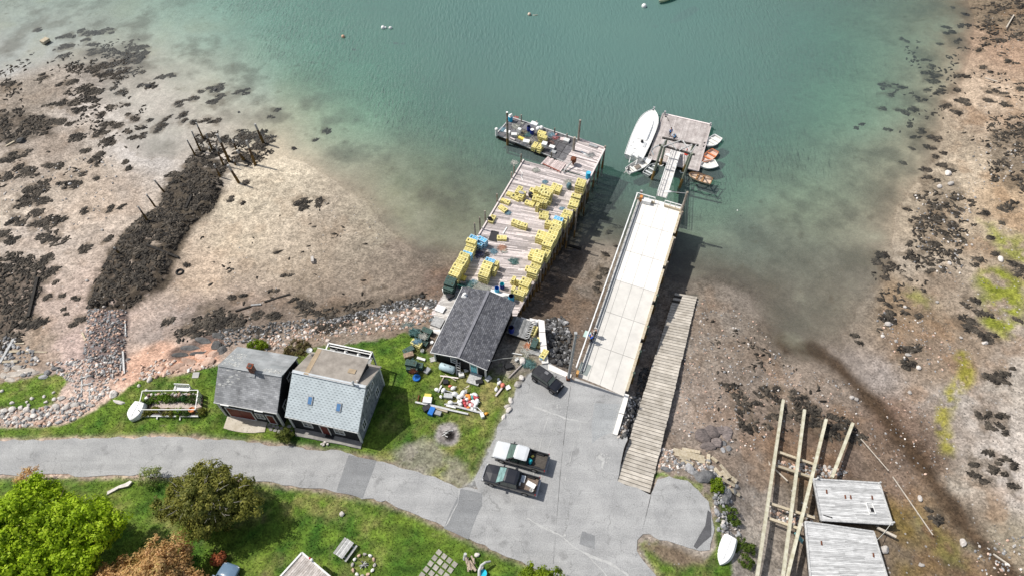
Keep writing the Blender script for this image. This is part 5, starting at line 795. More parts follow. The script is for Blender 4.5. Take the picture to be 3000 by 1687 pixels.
q = hit(t, 1037, 1128, (0, 0, hw), (0, -sl, 1)); b = MB(); b.tube(q-Vector((0, 0, .2)), q+Vector((0, 0, .7)), .09, n=10); b.lathe(q+Vector((0, 0, .68)), [(.16, 0), (.16, .05), (.02, .2)], 10); b.build('flue_pipe', galv, t, local=True)
q = Vector((w-.9, ry+.35, hr-.2)); b = MB(); b.tube(q, q+Vector((0, 0, .5)), .06, n=8); b.build('vent_pipe', white, t, local=True)
q = hit(t, 907, 1027, (0, 0, 4.6), (0, 0, 1)); b = MB(); b.tube(q-Vector((0, 0, .9)), q, .03, n=6); b.lathe(q, [(.02, 0), (.2, .04), (.34, .12), (.33, .13), (.18, .06), (.01, .03)], 14); b.tube(q+Vector((0, -.1, 0)), q+Vector((-.35, -.35, .3)), .02, n=5); b.build('satellite_dish', galv, t, local=True)
opening(t, 1.45, 2.35, 1.15, 2.15, glass); opening(t, 5.0, 5.95, 1.15, 2.15, glass); opening(t, 3.35, 4.2, .12, 2.15, doorred, 'door', False)
for u0, u1, z0, z1 in ((1.0, 1.7, 1.0, 2.3), (5.0, 5.7, .9, 2.1), (3.2, 3.95, 3.5, 4.6), (4.5, 5.1, 3.6, 4.4)): opening(t, u0, u1, z0, z1, glass, face='end', w=w+.012)
corner_boards(t, w, d-.1, hw-.1, hb-.1); MB().box((w/2-.05, -.24, hw-.25), (w+.4, .05, .14)).build('fascia', trimw, t, local=True); b = MB(); b.beam((w+.14, -.2, hw-.3), (w+.14, ry, hr-.12), .05, .16); b.beam((w+.14, ry, hr-.12), (w+.14, d+.2, hb-.22), .05, .16); b.build('rake_board', trimw, t, local=True)
def slab(name, label, cat, px, z, m, th=.14, rag=.06):
    b = MB(); b.prism([(p[0], p[1], z) for p in ragged(polyz(px, z), rag)], th); return tag(b.build(name, m), label, cat)
slab('concrete_apron', 'buff concrete apron in front of the oxblood garage door', 'paving', "667,1215 783,1236 776,1264 745,1267 714,1267 655,1253", Z0+.06, conct)
slab('porch_slab', 'long stained concrete porch along the front of the pale roofed house', 'paving', "863,1251 1061,1290 1056,1313 1000,1301 866,1275", Z0+.14, concg, .3, .03)
p = W(967, 1275, Z0+.15); tag(MB().box((p.x, p.y, Z0+.16), (.95, .6, .025), MAIN[2]).build('door_mat', black), 'black door mat on the concrete porch below the red door', 'mat')
FLAG = M('flagstone', (.28, .27, .25), .9, .2, 2, rnd=.25)
for i, (px, py) in enumerate(((788, 1243), (800, 1247), (812, 1251), (794, 1256), (806, 1260), (818, 1262), (790, 1250), (824, 1254), (830, 1262), (843, 1258), (852, 1262), (848, 1248))):
    p = W(px, py, Z0+.03); b = MB(); n = 6; b.prism([(p.x+R_.uniform(.18, .3)*math.cos(k*1.05), p.y+R_.uniform(.15, .25)*math.sin(k*1.05), Z0+.06) for k in range(n)], .1); tag(b.build('flagstone', FLAG), 'grey flagstone set in the grass between workshop and house', 'paving stone', 'flagstones between the houses')
p = W(955, 1300, Z0)
for i in range(5): q = p+Vector((R_.uniform(-.6, .6), R_.uniform(-.2, .2), 0)); b = MB(); b.rock((q.x, q.y, Z0+.1), (.35, .3, .28), n=2); tag(b.build('white_stone', rockp), 'white edging stone below the house porch by the road', 'stone', 'white stones below the porch')
# --- black shack
x, y, a, w, d = SHACK; hw, hr = 2.414, 3.136
t = thing('shack', 'black fishing shack with dark shingle gable roof at the head of the wharf', 'shack', (x, y, Z0), a); SK = t
b = MB(); pr = [(0, -.3), (0, hw-.1), (w/2, hr-.12), (w, hw-.1), (w, -.3)]; n = 5; b.add([(u, 0, z) for u, z in pr]+[(u, d, z) for u, z in pr], [(4, 3, 2, 1, 0), tuple(range(5, 10))]+[(i, (i+1) % 5, 5+(i+1) % 5, 5+i) for i in range(5)]); b.build('wall', M('black_boards', (.012, .012, .013), .8, .4, 3), t, local=True)
sl = (hr-hw)/(w/2)
for s_ in (0, 1):
    b = MB(); e = -.33 if s_ == 0 else w+.33; c_ = w/2; vs_ = []
    for t_ in (0, .11): vs_ += [(e, -.32, hw-.33*sl-t_), (c_, -.32, hr-t_), (c_, d+.32, hr-t_), (e, d+.32, hw-.33*sl-t_)]
    b.add(vs_, [(0, 1, 2, 3) if s_ else (3, 2, 1, 0), (4, 5, 6, 7)]+[(i, (i+1) % 4, 4+(i+1) % 4, 4+i) for i in range(4)]); r = b.build('roof', shg_dark, t, local=True)
b = MB(); b.beam((w/2, -.33, hr+.02), (w/2, d+.33, hr+.02), .32, .05); b.build('ridge_cap', M('ridge_shingle', (.20, .20, .22), .9, .2, 3), r, local=True)
b = MB(); b.beam((-.33, -.34, hw-.33*sl-.04), (w/2, -.34, hr-.04), .05, .14); b.beam((w/2, -.34, hr-.04), (w+.33, -.34, hw-.33*sl-.04), .05, .14); b.beam((-.36, -.32, hw-.33*sl-.05), (-.36, d+.32, hw-.33*sl-.05), .05, .1); b.build('rake_board', white, t, local=True)
for u in (.0, w): MB().box((u, 0, hw/2-.1), (.17, .17, hw-.2)).build('corner_board', white, t, local=True)
f = lambda px, py: hit(t, px, py, (0, 0, 0), (0, 1, 0))
q0, q1 = f(1319, 1045), f(1342, 1065); opening(t, q0.x+.12, q1.x-.12, q1.z+.1, min(q0.z, hw+.3)-.12, glass, bars=False); b = MB(); b.box(((q0.x+q1.x)/2, -.05, (q1.z+min(q0.z, hw+.3))/2), (q1.x-q0.x-.2, .03, .07)); b.build('glazing_bar', white, t, local=True)
q0, q1 = f(1376, 1064), f(1400, 1096); fr = opening(t, q0.x+.1, q1.x-.05, .08, 1.98, turq, 'door', False, fw=.12)
b = MB(); xm = (q0.x+q1.x)/2+.02
for k in (-1, 0, 1):
    for z in (1.55, 1.78): b.box((xm+k*.2, -.035, z), (.15, .015, .17))
b.build('door_light', black, fr, local=True)
q = hit(t, 1362, 866, (0, 0, hw), (-sl, 0, 1)); b = MB(); b.taper(q-Vector((0, 0, .05)), (.75, .65), (.3, .3), .28); b.tube(q+Vector((0, 0, .2)), q+Vector((0, 0, .5)), .14, n=12); b.build('roof_vent', white, t, local=True)
q = hit(t, 1432, 1058, (w, 0, hw), (sl, 0, 1)); b = MB(); b.path([q, q+Vector((0, 0, .35)), q+Vector((.12, -.05, .4)), q+Vector((.1, -.1, .2))], .035, 6); b.build('conduit_bend', white, t, local=True)
q0 = f(1310, 1070); tk = thing('oil_tank', 'pale blue horizontal heating oil tank against the black shack wall', 'tank', ROOTM[t.name] @ Vector((1.75, -.75, 0)), a)
b = MB(); prof = [(.02, -.92), (.3, -.9), (.42, -.82), (.43, .82), (.3, .9), (.02, .92)]; vs_ = []
for q_, z in prof: vs_.append([Vector((z, q_*math.cos(k*.3927), .75+q_*1.15*math.sin(k*.3927))) for k in range(16)])
b.loft(vs_); b.build('tank_body', M('tank_blue', (.42, .54, .58), .5, .08), tk, local=True, smooth=True)
for u in (-.6, .6): MB().box((u, 0, .17), (.08, .7, .34)).build('leg', black, tk, local=True)
b = MB(); b.tube((-.3, 0, 1.2), (-.3, 0, 1.5), .04, n=6); b.tube((.35, 0, 1.2), (.35, 0, 1.42), .05, n=6); b.build('filler_pipe', galv, tk, local=True)
M4 = ROOTM[t.name]
b = MB(); A0 = M4 @ Vector((3.15, -.95, .0)); B0 = M4 @ Vector((2.9, -.12, 1.9)); ax = (M4.to_3x3() @ Vector((1, 0, 0)))*.24
b.beam(A0-ax, B0-ax, .07, .1); b.beam(A0+ax, B0+ax, .07, .1)
for k in range(6): c_ = lerp(A0, B0, .1+k*.16); b.beam(c_-ax, c_+ax, .06, .09)
tag(b.build('ladder', woodgrey), 'grey wooden ladder leaning on the shack wall between tank and door', 'ladder')
P0 = M4 @ Vector((5.0, -.75, .0)); b = MB(); b.taper((P0.x, P0.y, Z0), (1.35, 1.3), (1.3, 1.25), .28, a); b.build
st_ = MB().box((P0.x, P0.y, Z0+.14), (1.35, 1.3, .28), a); st_.box((P0.x+.02, P0.y-.02, Z0+.3), (1.42, 1.38, .05), a); tag(st_.build('door_step', woodgrey), 'weathered plank step at the turquoise door of the shack', 'step')
slab('concrete_pad', 'cracked concrete pad on the lawn before the shack step', 'paving', "1345,1110 1378,1117 1374,1132 1352,1142 1337,1135", Z0+.04, conct, .1)
# ================================================================ wharf, barge, pier, floats
DZ = 3.8
wet_side = M('fender_timber', (.10, .085, .07), .9, 0, 2, col2=(.2, .18, .155), rnd=.3)
WT = thing('wharf', 'long plank wharf on dark piles carrying stacks of yellow lobster traps', 'wharf', W(1500, 690, DZ-3.5))
tl, tr_c, br_c, bl_c = W(1534, 470, DZ), W(1728, 523, DZ), W(1513, 925, DZ), W(1262, 925, DZ)
b = MB(); boards(b, tl, tr_c, br_c, bl_c, .2, .042, .09, .012, (2.5, 5), skip=.002, ragged=.12); b.build('deck_planks', woodw, WT)
ax = (W(1285, 884, DZ)-W(1534, 470, DZ)).normalized(); ux = Vector((-ax.y, ax.x, 0)); b = MB()
for t_ in (.03, .25, .5, .75, .97): b.beam(lerp(tl, tr_c, t_)-Vector((0, 0, .24)), lerp(bl_c, br_c, t_)-Vector((0, 0, .24)), .25, .28)
b.build('stringer', wooddark, WT)
def pile(parent, x, y, ztop, r=.14, zbot=None, lean=(0, 0), name='pile', mats=None):
    zb = zbot if zbot is not None else min(hxy(x, y)-.4, -.3); b = MB(); zs = [zb, min(max(hxy(x, y), -.2)+1.6, ztop-.3), ztop]; P_ = [(x+lean[0]*(z-zb), y+lean[1]*(z-zb), z) for z in zs]
    b.tube(P_[0], P_[1], r*1.08, r, 9, 1); b.tube(P_[1], P_[2], r, r*.92, 9, 0); return b.build(name, mats or [pilem, pilewet], parent, smooth=False)
n = 12; rt, rb = W(1728, 523, DZ), W(1520, 912, DZ)
for i in range(n):
    p = lerp(rt, rb, (i+.2)/n)-ux*0; pile(WT, p.x+ux.x*-.02, p.y, DZ-.1, .15)
    p = lerp(rt, rb, (i+.7)/n); pile(WT, p.x-ax.y*0, p.y, DZ-.1 if i % 3 else DZ+.5, .12, lean=(R_.uniform(-.03, .03), 0))
for i in range(8):
    for t_ in (.15, .5): p = lerp(lerp(tl, tr_c, t_), lerp(bl_c, br_c, t_), (i+.4)/8); pile(WT, p.x, p.y, DZ-.35, .15)
for top, foot in (((1526.6, 452), (1527, 478)), ((1505.7, 486), (1505.5, 509)), ((1498.7, 505), (1498, 523)), ((1456, 568), (1455.5, 592)), ((1421, 618), (1420.5, 646)), ((1405, 637), (1406.5, 670)), ((1390, 654), (1392.5, 688)), ((1690.5, 611), (1688, 640)), ((1665, 636), (1663, 672)), ((1584, 791), (1583, 806)), ((1719, 540), (1716, 572))):
    f_, t_ = vp(foot, DZ, top); pile(WT, f_.x, f_.y, t_.z, .11, name='post', lean=((t_.x-f_.x)/8, 0))
b = MB(); b.beam(lerp(tl, bl_c, .0)+Vector((0, 0, .1)), lerp(tl, bl_c, .62)+Vector((0, 0, .1)), .18, .18); b.beam(rt+Vector((0, 0, .1)), rb+Vector((0, 0, .1)), .18, .18); b.build('edge_timber', woodw, WT)
b = MB()
for i in range(9):
    p, q = lerp(rt, rb, (i+.2)/n), lerp(rt, rb, (i+1.2)/n); b.beam((p.x, p.y, 3.2), (q.x, q.y, 1.0 if i % 2 else 1.8), .07, .2)
b.build('cross_brace', wooddark, WT)
# head of the wharf
e0, e1, e2, e3 = W(1697, 410, DZ), W(1772, 437, DZ), W(1729, 522, DZ), W(1640, 494, DZ)
b = MB(); boards(b, e0, e1, e2, e3, .24, .04, .09, .02, (2, 3.5), ragged=.15); b.build('head_planks', woodw, WT)
b = MB(); b.beam(e0+Vector((0, 0, .18)), e1+Vector((0, 0, .18)), .2, .2); b.beam(e1+Vector((0, 0, .15)), e2+Vector((0, 0, .15)), .2, .2); b.beam(lerp(e0, e3, .55)+Vector((0, 0, .15)), lerp(e1, e2, .5)+Vector((0, 0, .15)), .22, .16); b.build('kerb_timber', woodw, WT)
for u in (0, .33, .66, 1): p = lerp(e1, e2, u); pile(WT, p.x, p.y, DZ-.1 if u else DZ+.6, .15); p = lerp(e0, e3, u); pile(WT, p.x, p.y, DZ-.2, .15)
for top, foot, r in (((1697, 352), (1694, 411), .17), ((1683, 403), (1680, 441), .2)): f_, t_ = vp(foot, DZ, top); pile(WT, f_.x, f_.y, t_.z, r, name='mooring_pile')
rp = [W(1602.5, 461, DZ+.15), W(1658, 481, DZ+.15), W(1641, 505, DZ+.12), W(1585, 479, DZ+.12)]; b = MB(); boards(b, rp[0], rp[3], rp[2], rp[1], .22, .03, .07, .02, (3, 5), ragged=.2); b.build('loading_flap', M('pink_grey_wood', (.45, .36, .34), .9, 0, 3, col2=(.62, .54, .52), rnd=.25), WT)
b = MB(); b.beam(lerp(rp[3], rp[2], .1)+Vector((0, 0, .1)), lerp(rp[3], rp[2], 1)+Vector((0, 0, .1)), .1, .12); b.build('hinge_beam', M('red_oxide', (.3, .09, .06), .8, .2), WT)
h0 = W(1679, 482, DZ); hs = thing('hoist', 'rusty red winch hoist standing on the seaward corner of the wharf', 'hoist', h0)
b = MB(); b.tube(h0, h0+Vector((0, 0, 1.2)), .12); b.lathe(h0+Vector((0, 0, .5)), [(.34, 0), (.42, .2), (.42, .7), (.3, .8)], 12); b.build('winch_drum', rust, hs); b = MB(); b.beam(h0+Vector((.1, .2, 1.0)), W(1650, 505, DZ+.2), .16, .16); b.build('boom', woodgrey, hs)
# landward strip of the wharf beside the shack
s0, s1, s2, s3 = W(1301, 851, DZ+.004), W(1352, 850, DZ+.004), W(1300, 985, DZ+.3), W(1252, 975, DZ+.3)
# --- barge at the head
BZ = .62; BG = thing('work_barge', 'low dark decked barge at the wharf head loaded with gear and traps', 'barge', W(1580, 410, 0))
bq = [W(1453, 395, BZ), W(1498, 345, BZ), W(1697, 411, BZ), W(1655, 477, BZ)]
bd = M('dark_deck_mat', (.085, .083, .09), .85, 0, 2.2, col2=(.17, .168, .175), rnd=.3, detail=7); b = MB()
for i in range(9):
    for j in range(3):
        q = [lerp(lerp(bq[0], bq[3], u), lerp(bq[1], bq[2], u), v) for u, v in ((i/9+.003, j/3+.008), ((i+1)/9-.003, j/3+.008), ((i+1)/9-.003, (j+1)/3-.008), (i/9+.003, (j+1)/3-.008))]; b.prism(q, .05)
b.build('deck_mat', bd, BG); b = MB(); b.prism([p-Vector((0, 0, .055)) for p in bq], .75); b.build('hull', wooddark, BG); b = MB()
for i in range(4): p, q = bq[i]+Vector((0, 0, .06)), bq[(i+1) % 4]+Vector((0, 0, .06)); b.beam(p, q, .16, .14)
b.build('rub_rail', woodgrey, BG)
for top, foot in (((1527, 337), (1527, 357)), ((1572, 355), (1572, 366)), ((1625, 376), (1625, 391)), ((1661, 392), (1662, 408)), ((1616, 446), (1616, 463))): f_, t_ = vp(foot, BZ, top); b = MB(); b.tube(f_, t_, .1, n=8); b.build('bollard', pilem, BG)
f_, t_ = vp((1487, 425), 0, (1485.5, 330)); b = MB(); b.tube((f_.x, f_.y, -2.5), (f_.x, f_.y, 1.4), .2, n=10, m=1); b.tube((f_.x, f_.y, 1.4), (t_.x, t_.y, t_.z), .19, .16, n=10); b.tube(t_, t_+Vector((0, 0, .06)), .165, n=10, m=2); tag(b.build('mooring_pile', [pilem, pilewet, white]), 'tall lone mooring pile standing in water against the barge side', 'pile')
# --- white concrete pier
PZ = 4.3; PR = thing('concrete_pier', 'long white concrete pier with steel railing running out over the water', 'pier', W(1850, 850, 0))
a0, a1 = W(1873, 573, PZ), W(1996, 606, PZ); c0, c1 = W(1690, 1108, PZ), W(1828, 1160, PZ); nr = 6; b = MB(); cf = [0, .22, .48, .74, 1]
for i in range(nr):
    for j in range(4):
        t0, t1 = i/nr, (i+1)/nr; g_ = .0009; q = [lerp(lerp(a0, c0, u), lerp(a1, c1, u), v) for u, v in ((t0+g_, cf[j]+.003), (t0+g_, cf[j+1]-.003), (t1-g_, cf[j+1]-.003), (t1-g_, cf[j]+.003))]
        b.prism(q, .03, 0 if i < 3 else 1, r=R_.uniform(.35, .65))
b.build('deck_slab', [concw, concb], PR)
b = MB(); lo = Vector((0, 0, .034)); b.prism([a0-lo, a1-lo, c1-lo, c0-lo], .6); b.build('girder', concg, PR)
# curb timbers along the boat ramp side, railing on the other
b = MB()
for t0, t1 in ((0.0, .17), (.19, .36), (.38, .55), (.57, .74), (.76, .98)): b.beam(lerp(a1, c1, t0)+Vector((.12, 0, .12)), lerp(a1, c1, t1)+Vector((.12, 0, .12)), .3, .24)
b.build('kerb_timber', woodtan, PR)
for u in (.06, .2, .34, .52, .68, .8, .9): p = lerp(a1, c1, u)+Vector((.35, 0, 0)); pile(PR, p.x, p.y, PZ+(.9 if u < .15 else .25), .17, name='fender_pile', mats=[M('green_pile', (.06, .085, .07), .9, .3), pilewet] if u > .5 else None)
for u in (.02, .25, .5, .75):
    for v in (.12, .5, .88): p = lerp(lerp(a0, c0, u), lerp(a1, c1, u), v); b = MB(); b.tube((p.x, p.y, min(hxy(p.x, p.y), 0)-.4), (p.x, p.y, PZ-.4), .3, n=12); b.build('column', concg, PR)
r0, r1 = W(1867, 567, PZ+1.05), W(1688, 1075, PZ+1.05); hr_ = Vector((0, 0, 1.05)); b = MB(); m_ = MB()
b.beam(r0, r1, .12, .1)
for k, z in ((1, -.3), (2, -.55), (3, -.8)): b.beam(r0+Vector((0, 0, z)), r1+Vector((0, 0, z)), .035, .05)
RL = b.build('railing', white, PR)
for i in range(22): p = lerp(r0, r1, i/21); MB().box((p.x, p.y, p.z-.55), (.09, .09, 1.1)).build('railing_post', galv, RL)
b = MB(); b.beam(lerp(a0, c0, .01)+Vector((.55, 0, .08)), lerp(a0, c0, .97)+Vector((.5, 0, .08)), .14, .12); b.beam(lerp(a0, c0, .01)+Vector((.28, 0, .1)), lerp(a0, c0, .97)+Vector((.25, 0, .1)), .16, .16); b.build('service_pipe', galv, PR)
q0, q1 = W(1866, 565, PZ+1.05), W(1920, 580, PZ+1.05); q2, q3 = W(1949, 588, PZ+1.05), W(1997, 602, PZ+1.05)
for p, q in ((q0, q1), (q2, q3)):
    b = MB(); b.beam(p, q, .1, .1); b.beam(p-Vector((0, 0, .4)), q-Vector((0, 0, .4)), .05, .06)
    for k in range(4): c_ = lerp(p, q, k/3); b.box((c_.x, c_.y, c_.z-.5), (.09, .09, 1.0))
    b.build('end_railing', white, PR); b = MB(); b.beam(p-Vector((-.02, .12, .85)), q-Vector((-.02, .12, .85)), .2, .3); b.build('end_beam', woodtan, PR)
f_, t_ = vp((1994, 622), PZ, (2014, 563)); lp = thing('lamp_post', 'wooden lamp post at the seaward pier corner with a long arm', 'street lamp', (f_.x, f_.y, PZ)); b = MB(); b.tube((f_.x, f_.y, -.8), (t_.x, t_.y, t_.z), .2, .15, n=10); b.build('post', pilem, lp)
la = W(1952, 561, t_.z-.3); b = MB(); b.tube(t_-Vector((0, 0, .25)), la, .04, n=6); b.build('arm', galv, lp); b = MB(); b.ball(lerp(la, t_, .1)+Vector((0, 0, -.05)), (1.0, .38, .22)); b.build('lamp_head', white, lp, smooth=True)
f_, t_ = vp((1664, 1111), 4.45, (1688, 976)); up = thing('utility_pole', 'tall grey wooden utility pole at the landward end of the pier railing', 'utility pole', (f_.x, f_.y, 4.4)); b = MB(); b.tube((f_.x, f_.y, 3.8), t_, .19, .13, n=10); b.build('pole', woodgrey, up); b = MB(); b.path([t_+Vector((.1, -.1, -.2)), t_+Vector((.35, -.1, -.25)), t_+Vector((.3, -.1, -.6)), t_+Vector((.1, -.1, -.7))], .03, 5); b.box(t_+Vector((-.05, 0, .05)), (.3, .3, .1)); b.build('wire_bracket', galv, up)
b = MB(); b.box((f_.x, f_.y, 4.75), (.44, .44, .35)); b.build('base_collar', rust, up)
p = W(1710, 1100, PZ); tag(MB().box((p.x+.1, p.y+.9, PZ+.008), (1.3, 1.5, .012), SHACK[2]-.1).build('steel_plate', M('grey_plate', (.24, .27, .26), .7, .1)), 'grey steel cover plate on the landward corner of the pier deck', 'cover plate')
p = W(1691, 1098, PZ); b = MB(); b.box((p.x, p.y, PZ+.35), (.28, .5, .7), -.3); tag(b.build('meter_box', M('amber_box', (.55, .3, .1), .5, .15)), 'small amber coloured box at the landward end of the pier railing', 'box')
p = W(1720, 979, PZ+.9); b = MB(); b.box((p.x, p.y, PZ+.9), (.75, .9, .08), -.4); b.box((p.x, p.y, PZ+.45), (.1, .1, .9)); tag(b.build('cleaning_table', M('pale_green_panel', (.42, .55, .5), .6, .1)), 'pale green bait table fixed to the pier railing beside the people', 'table')
b = MB(); b.prism([W(1684, 1106, 4.46), W(1830, 1160, 4.46), W(1827, 1170, 4.46), W(1682, 1116, 4.46)], .4); tag(b.build('abutment_sill', concrete), 'pale concrete sill where the paved lot meets the pier', 'sill')
p = W(1871, 585, PZ); b = MB(); b.box((p.x+.25, p.y-.2, PZ+.45), (.35, .6, .9), -.3); b.box((p.x+.3, p.y+.6, PZ+.55), (.3, .3, 1.1), -.3, 1); tag(b.build('power_pedestal', [M('orange_box', (.6, .26, .08), .5), galv]), 'orange and grey power pedestal in the seaward pier corner', 'pedestal')
p = W(1893, 595, PZ); b = MB(); b.box((p.x, p.y, PZ+.3), (1.2, .6, .5), -.3); b.box((p.x, p.y, PZ+.58), (1.26, .66, .07), -.3); tag(b.build('dock_box', white), 'white dock locker at the seaward end of the pier', 'locker')
# --- gangway and gantry
g0, g1 = W(1938, 577, 4.35), W(1981, 443, .95); GW = thing('gangway', 'white metal gangway sloping from the pier down to the float', 'gangway', g1); dn = (g1-g0).normalized(); sx = Vector((dn.y, -dn.x, 0)).normalized(); b = MB(); n = 34
for i in range(n): b.beam(lerp(g0, g1, (i+.5)/n)-sx*.62, lerp(g0, g1, (i+.5)/n)+sx*.62, (g1-g0).length/n*.92, .05)
b.build('tread', M('pale_tread', (.62, .6, .58), .8, .12, 2, rnd=.1), GW)
for s_ in (-1, 1):
    b = MB(); o_ = sx*s_*.68; b.beam(g0+o_, g1+o_, .08, .22); b.beam(g0+o_+Vector((0, 0, 1)), g1+o_+Vector((0, 0, 1)), .07, .07); b.beam(g0+o_+Vector((0, 0, .5)), g1+o_+Vector((0, 0, .5)), .04, .05)
    for i in range(10): c_ = lerp(g0, g1, i/9)+o_; b.box((c_.x, c_.y, c_.z+.5), (.06, .06, 1.0))
    b.build('handrail', white, GW)
GT = thing('gantry', 'timber gantry of four leaning piles carrying crossed beams over the gangway foot', 'gantry', W(1965, 500, 0)); tops = []
for top, foot, z0 in (((1939, 430), (1910, 526), 0), ((2026, 453), (1991, 549), 0), ((1952, 412), (1935, 483), 0), ((2032, 427), (2001, 503), 0)):
    f_, t_ = vp(foot, z0, top); tops.append(t_); b = MB(); d_ = (t_-f_); q = f_-d_*.35; mid = f_+d_*.28; b.tube(q, mid, .2, .19, n=10, m=1); b.tube(mid, t_+d_*.03, .19, .17, n=10); b.build('pile', [M('pale_green_pile', (.22, .24, .19), .9, .25, 3), M('amber_tide_band', (.26, .16, .05), .8, .3, 3)], GT)
zt = sum(t_.z for t_ in tops)/4
for p, q in (((1931, 425), (2036, 454)), ((1940, 404), (2047, 427))): b = MB(); b.beam(W(*p, zt+.1), W(*q, zt+.1), .22, .26); b.build('beam', M('dark_beam', (.09, .08, .075), .9, .3), GT)
for p, q in (((1960, 413), (1982, 439)), ((2000, 412), (2027, 453)), ((1938, 433), (1994, 412)), ((1990, 441), (2028, 424)), ((1937, 429), (1951, 410)), ((2022, 450), (2040, 425))): b = MB(); b.beam(W(*p, zt+.34), W(*q, zt+.34), .13, .13); b.build('brace', woodgrey, GT)
# --- landing float
FZ = .55; FL = thing('landing_float', 'square weathered plank float at the foot of the gangway', 'float', W(1990, 420, 0)); fq = [W(1942, 334, FZ), W(2083, 366, FZ), W(2045, 503, FZ), W(1899, 465, FZ)]
b = MB(); boards(b, fq[3], fq[0], fq[1], fq[2], .16, .012, .06, .005, (3.5, 6)); b.build('deck_planks', M('pinkish_planks', (.34, .30, .285), .9, 0, 1.1, col2=(.56, .515, .49), rnd=.12, detail=6), FL)
b = MB(); b.prism([p-Vector((0, 0, .065)) for p in fq], .6); b.build('pontoon', wooddark, FL); b = MB()
for i in range(4): b.beam(fq[i]+Vector((0, 0, .04)), fq[(i+1) % 4]+Vector((0, 0, .04)), .22, .12)
b.build('edge_timber', woodw, FL)
for top, foot in (((1947, 328), (1947, 336)), ((2081, 362), (2080, 370))): f_, t_ = vp(foot, FZ, top); b = MB(); b.tube(f_, f_+Vector((0, 0, .6)), .14, n=8); b.lathe(f_+Vector((0, 0, .58)), [(.17, 0), (.17, .06), (.02, .1)], 8); b.build('bollard', galv, FL)
for px, py in ((1904, 456), (1903, 441), (2061, 430), (2064, 420), (1950, 343)): p = W(px, py, FZ); b = MB(); b.box((p.x, p.y, FZ+.12), (.32, .08, .06), .4); b.box((p.x, p.y, FZ+.06), (.1, .08, .1), .4); b.build('cleat', black, FL)
for px, py in ((1936, 480), (2000, 500)): p = W(px, py, .35); b = MB(); b.path([p+Vector((.38*math.cos(k*.52), -.12, .38*math.sin(k*.52))) for k in range(6, 13)], .1, 8); b.build('fender_loop', white, FL)
tag(MB().path([W(*p, FZ+.08) for p in ((1915, 455), (1909, 440), (1920, 430), (1932, 426))], .03, 5).build('mooring_rope', roped), 'loose dark mooring rope lying along the motorboat side of the float', 'rope')
tag(MB().path([W(*p, FZ+.08) for p in ((1947, 338), (1955, 345), (1958, 354), (1962, 356))], .03, 5).build('mooring_rope', black), 'black rope tied at the seaward bollard of the float', 'rope')
p = W(2010, 452, FZ); b = MB(); b.lathe(p, [(.3, 0), (.3, .06), (.08, .08), (.08, 1.0), (.12, 1.1)], 12); tag(b.build('fire_extinguisher_stand', redp), 'red stand on the float beside the gangway foot', 'stand')
p = W(1957, 457, FZ); tag(MB().box((p.x, p.y, FZ+.12), (.85, .45, .22), -.5).build('step_box', white), 'small white step box on the float beside the gangway', 'box')
# --- boat ramp of concrete planks
q = RQ; rm = M('ramp_plank', (.36, .325, .275), .9, 0, 1.0, col2=(.56, .515, .45), rnd=.16, detail=7, bump=.15); b = MB(); n = 64
for i in range(n):
    t0, t1 = (i+.07)/n, (i+.93)/n; sh = R_.uniform(-.012, .012); L0, L1, R0, R1 = lerp(q[0], q[3], t0), lerp(q[0], q[3], t1), lerp(q[1], q[2], t0), lerp(q[1], q[2], t1); dd = (R0-L0)*sh; k = .35 if i > 57 and R_.random() < .5 else 0
    b.prism([L0+dd+(R0-L0)*k, R0+dd, R1+dd, L1+dd+(R1-L1)*k], .14)
RP = thing('boat_ramp', 'boat ramp of grooved concrete planks running from the lot down into the water', 'boat ramp', W(1900, 1200, 2)); b.build('ramp_planks', rm, RP); b = MB(); s_ = Vector((0, 0, .11)); b.prism([p-s_ for p in q], .2); b.build('ramp_bed', M('dark_bed', (.05, .045, .04), .95, .3, 5), RP)
# --- granite blocks
for i, (s, z) in enumerate((("1527,928 1551,936 1546,946 1523,937", 4.7), ("1552,931 1577,936 1572,953 1550,944", 4.72), ("1577,934 1595,938 1597,971 1580,972", 4.75), ("1579,974 1597,973 1601,1010 1583,1012", 4.74), ("1583,1014 1601,1012 1607,1062 1588,1064", 4.72), ("1607,1065 1675,1096 1672,1108 1655,1102 1606,1082", 4.55), ("1831,1152 1843,1156 1828,1212 1813,1208", 4.75), ("1813,1210 1827,1214 1809,1274 1795,1270", 4.72))):
    lab = ['pale granite block nearest the black shack in the corner of the block wall', 'pale granite block forming the corner end of the short wall', 'seaward pale granite block of the long wall above the dark boulders', 'middle pale granite block of the long wall above the dark boulders', 'landward pale granite block of the long wall, a yellow trap on it', 'long white concrete curb block beside the parked jeep', 'white concrete block beside the pier abutment above the dark rocks', 'white concrete curb block running from the pier abutment toward the boat ramp'][i]
    b = MB(); b.prism([(p[0], p[1], z) for p in ragged(polyz(s, z), .02)], 1.3 if i < 5 else .8); tag(b.build('granite_block', granw if i < 5 else concw), lab, 'block')
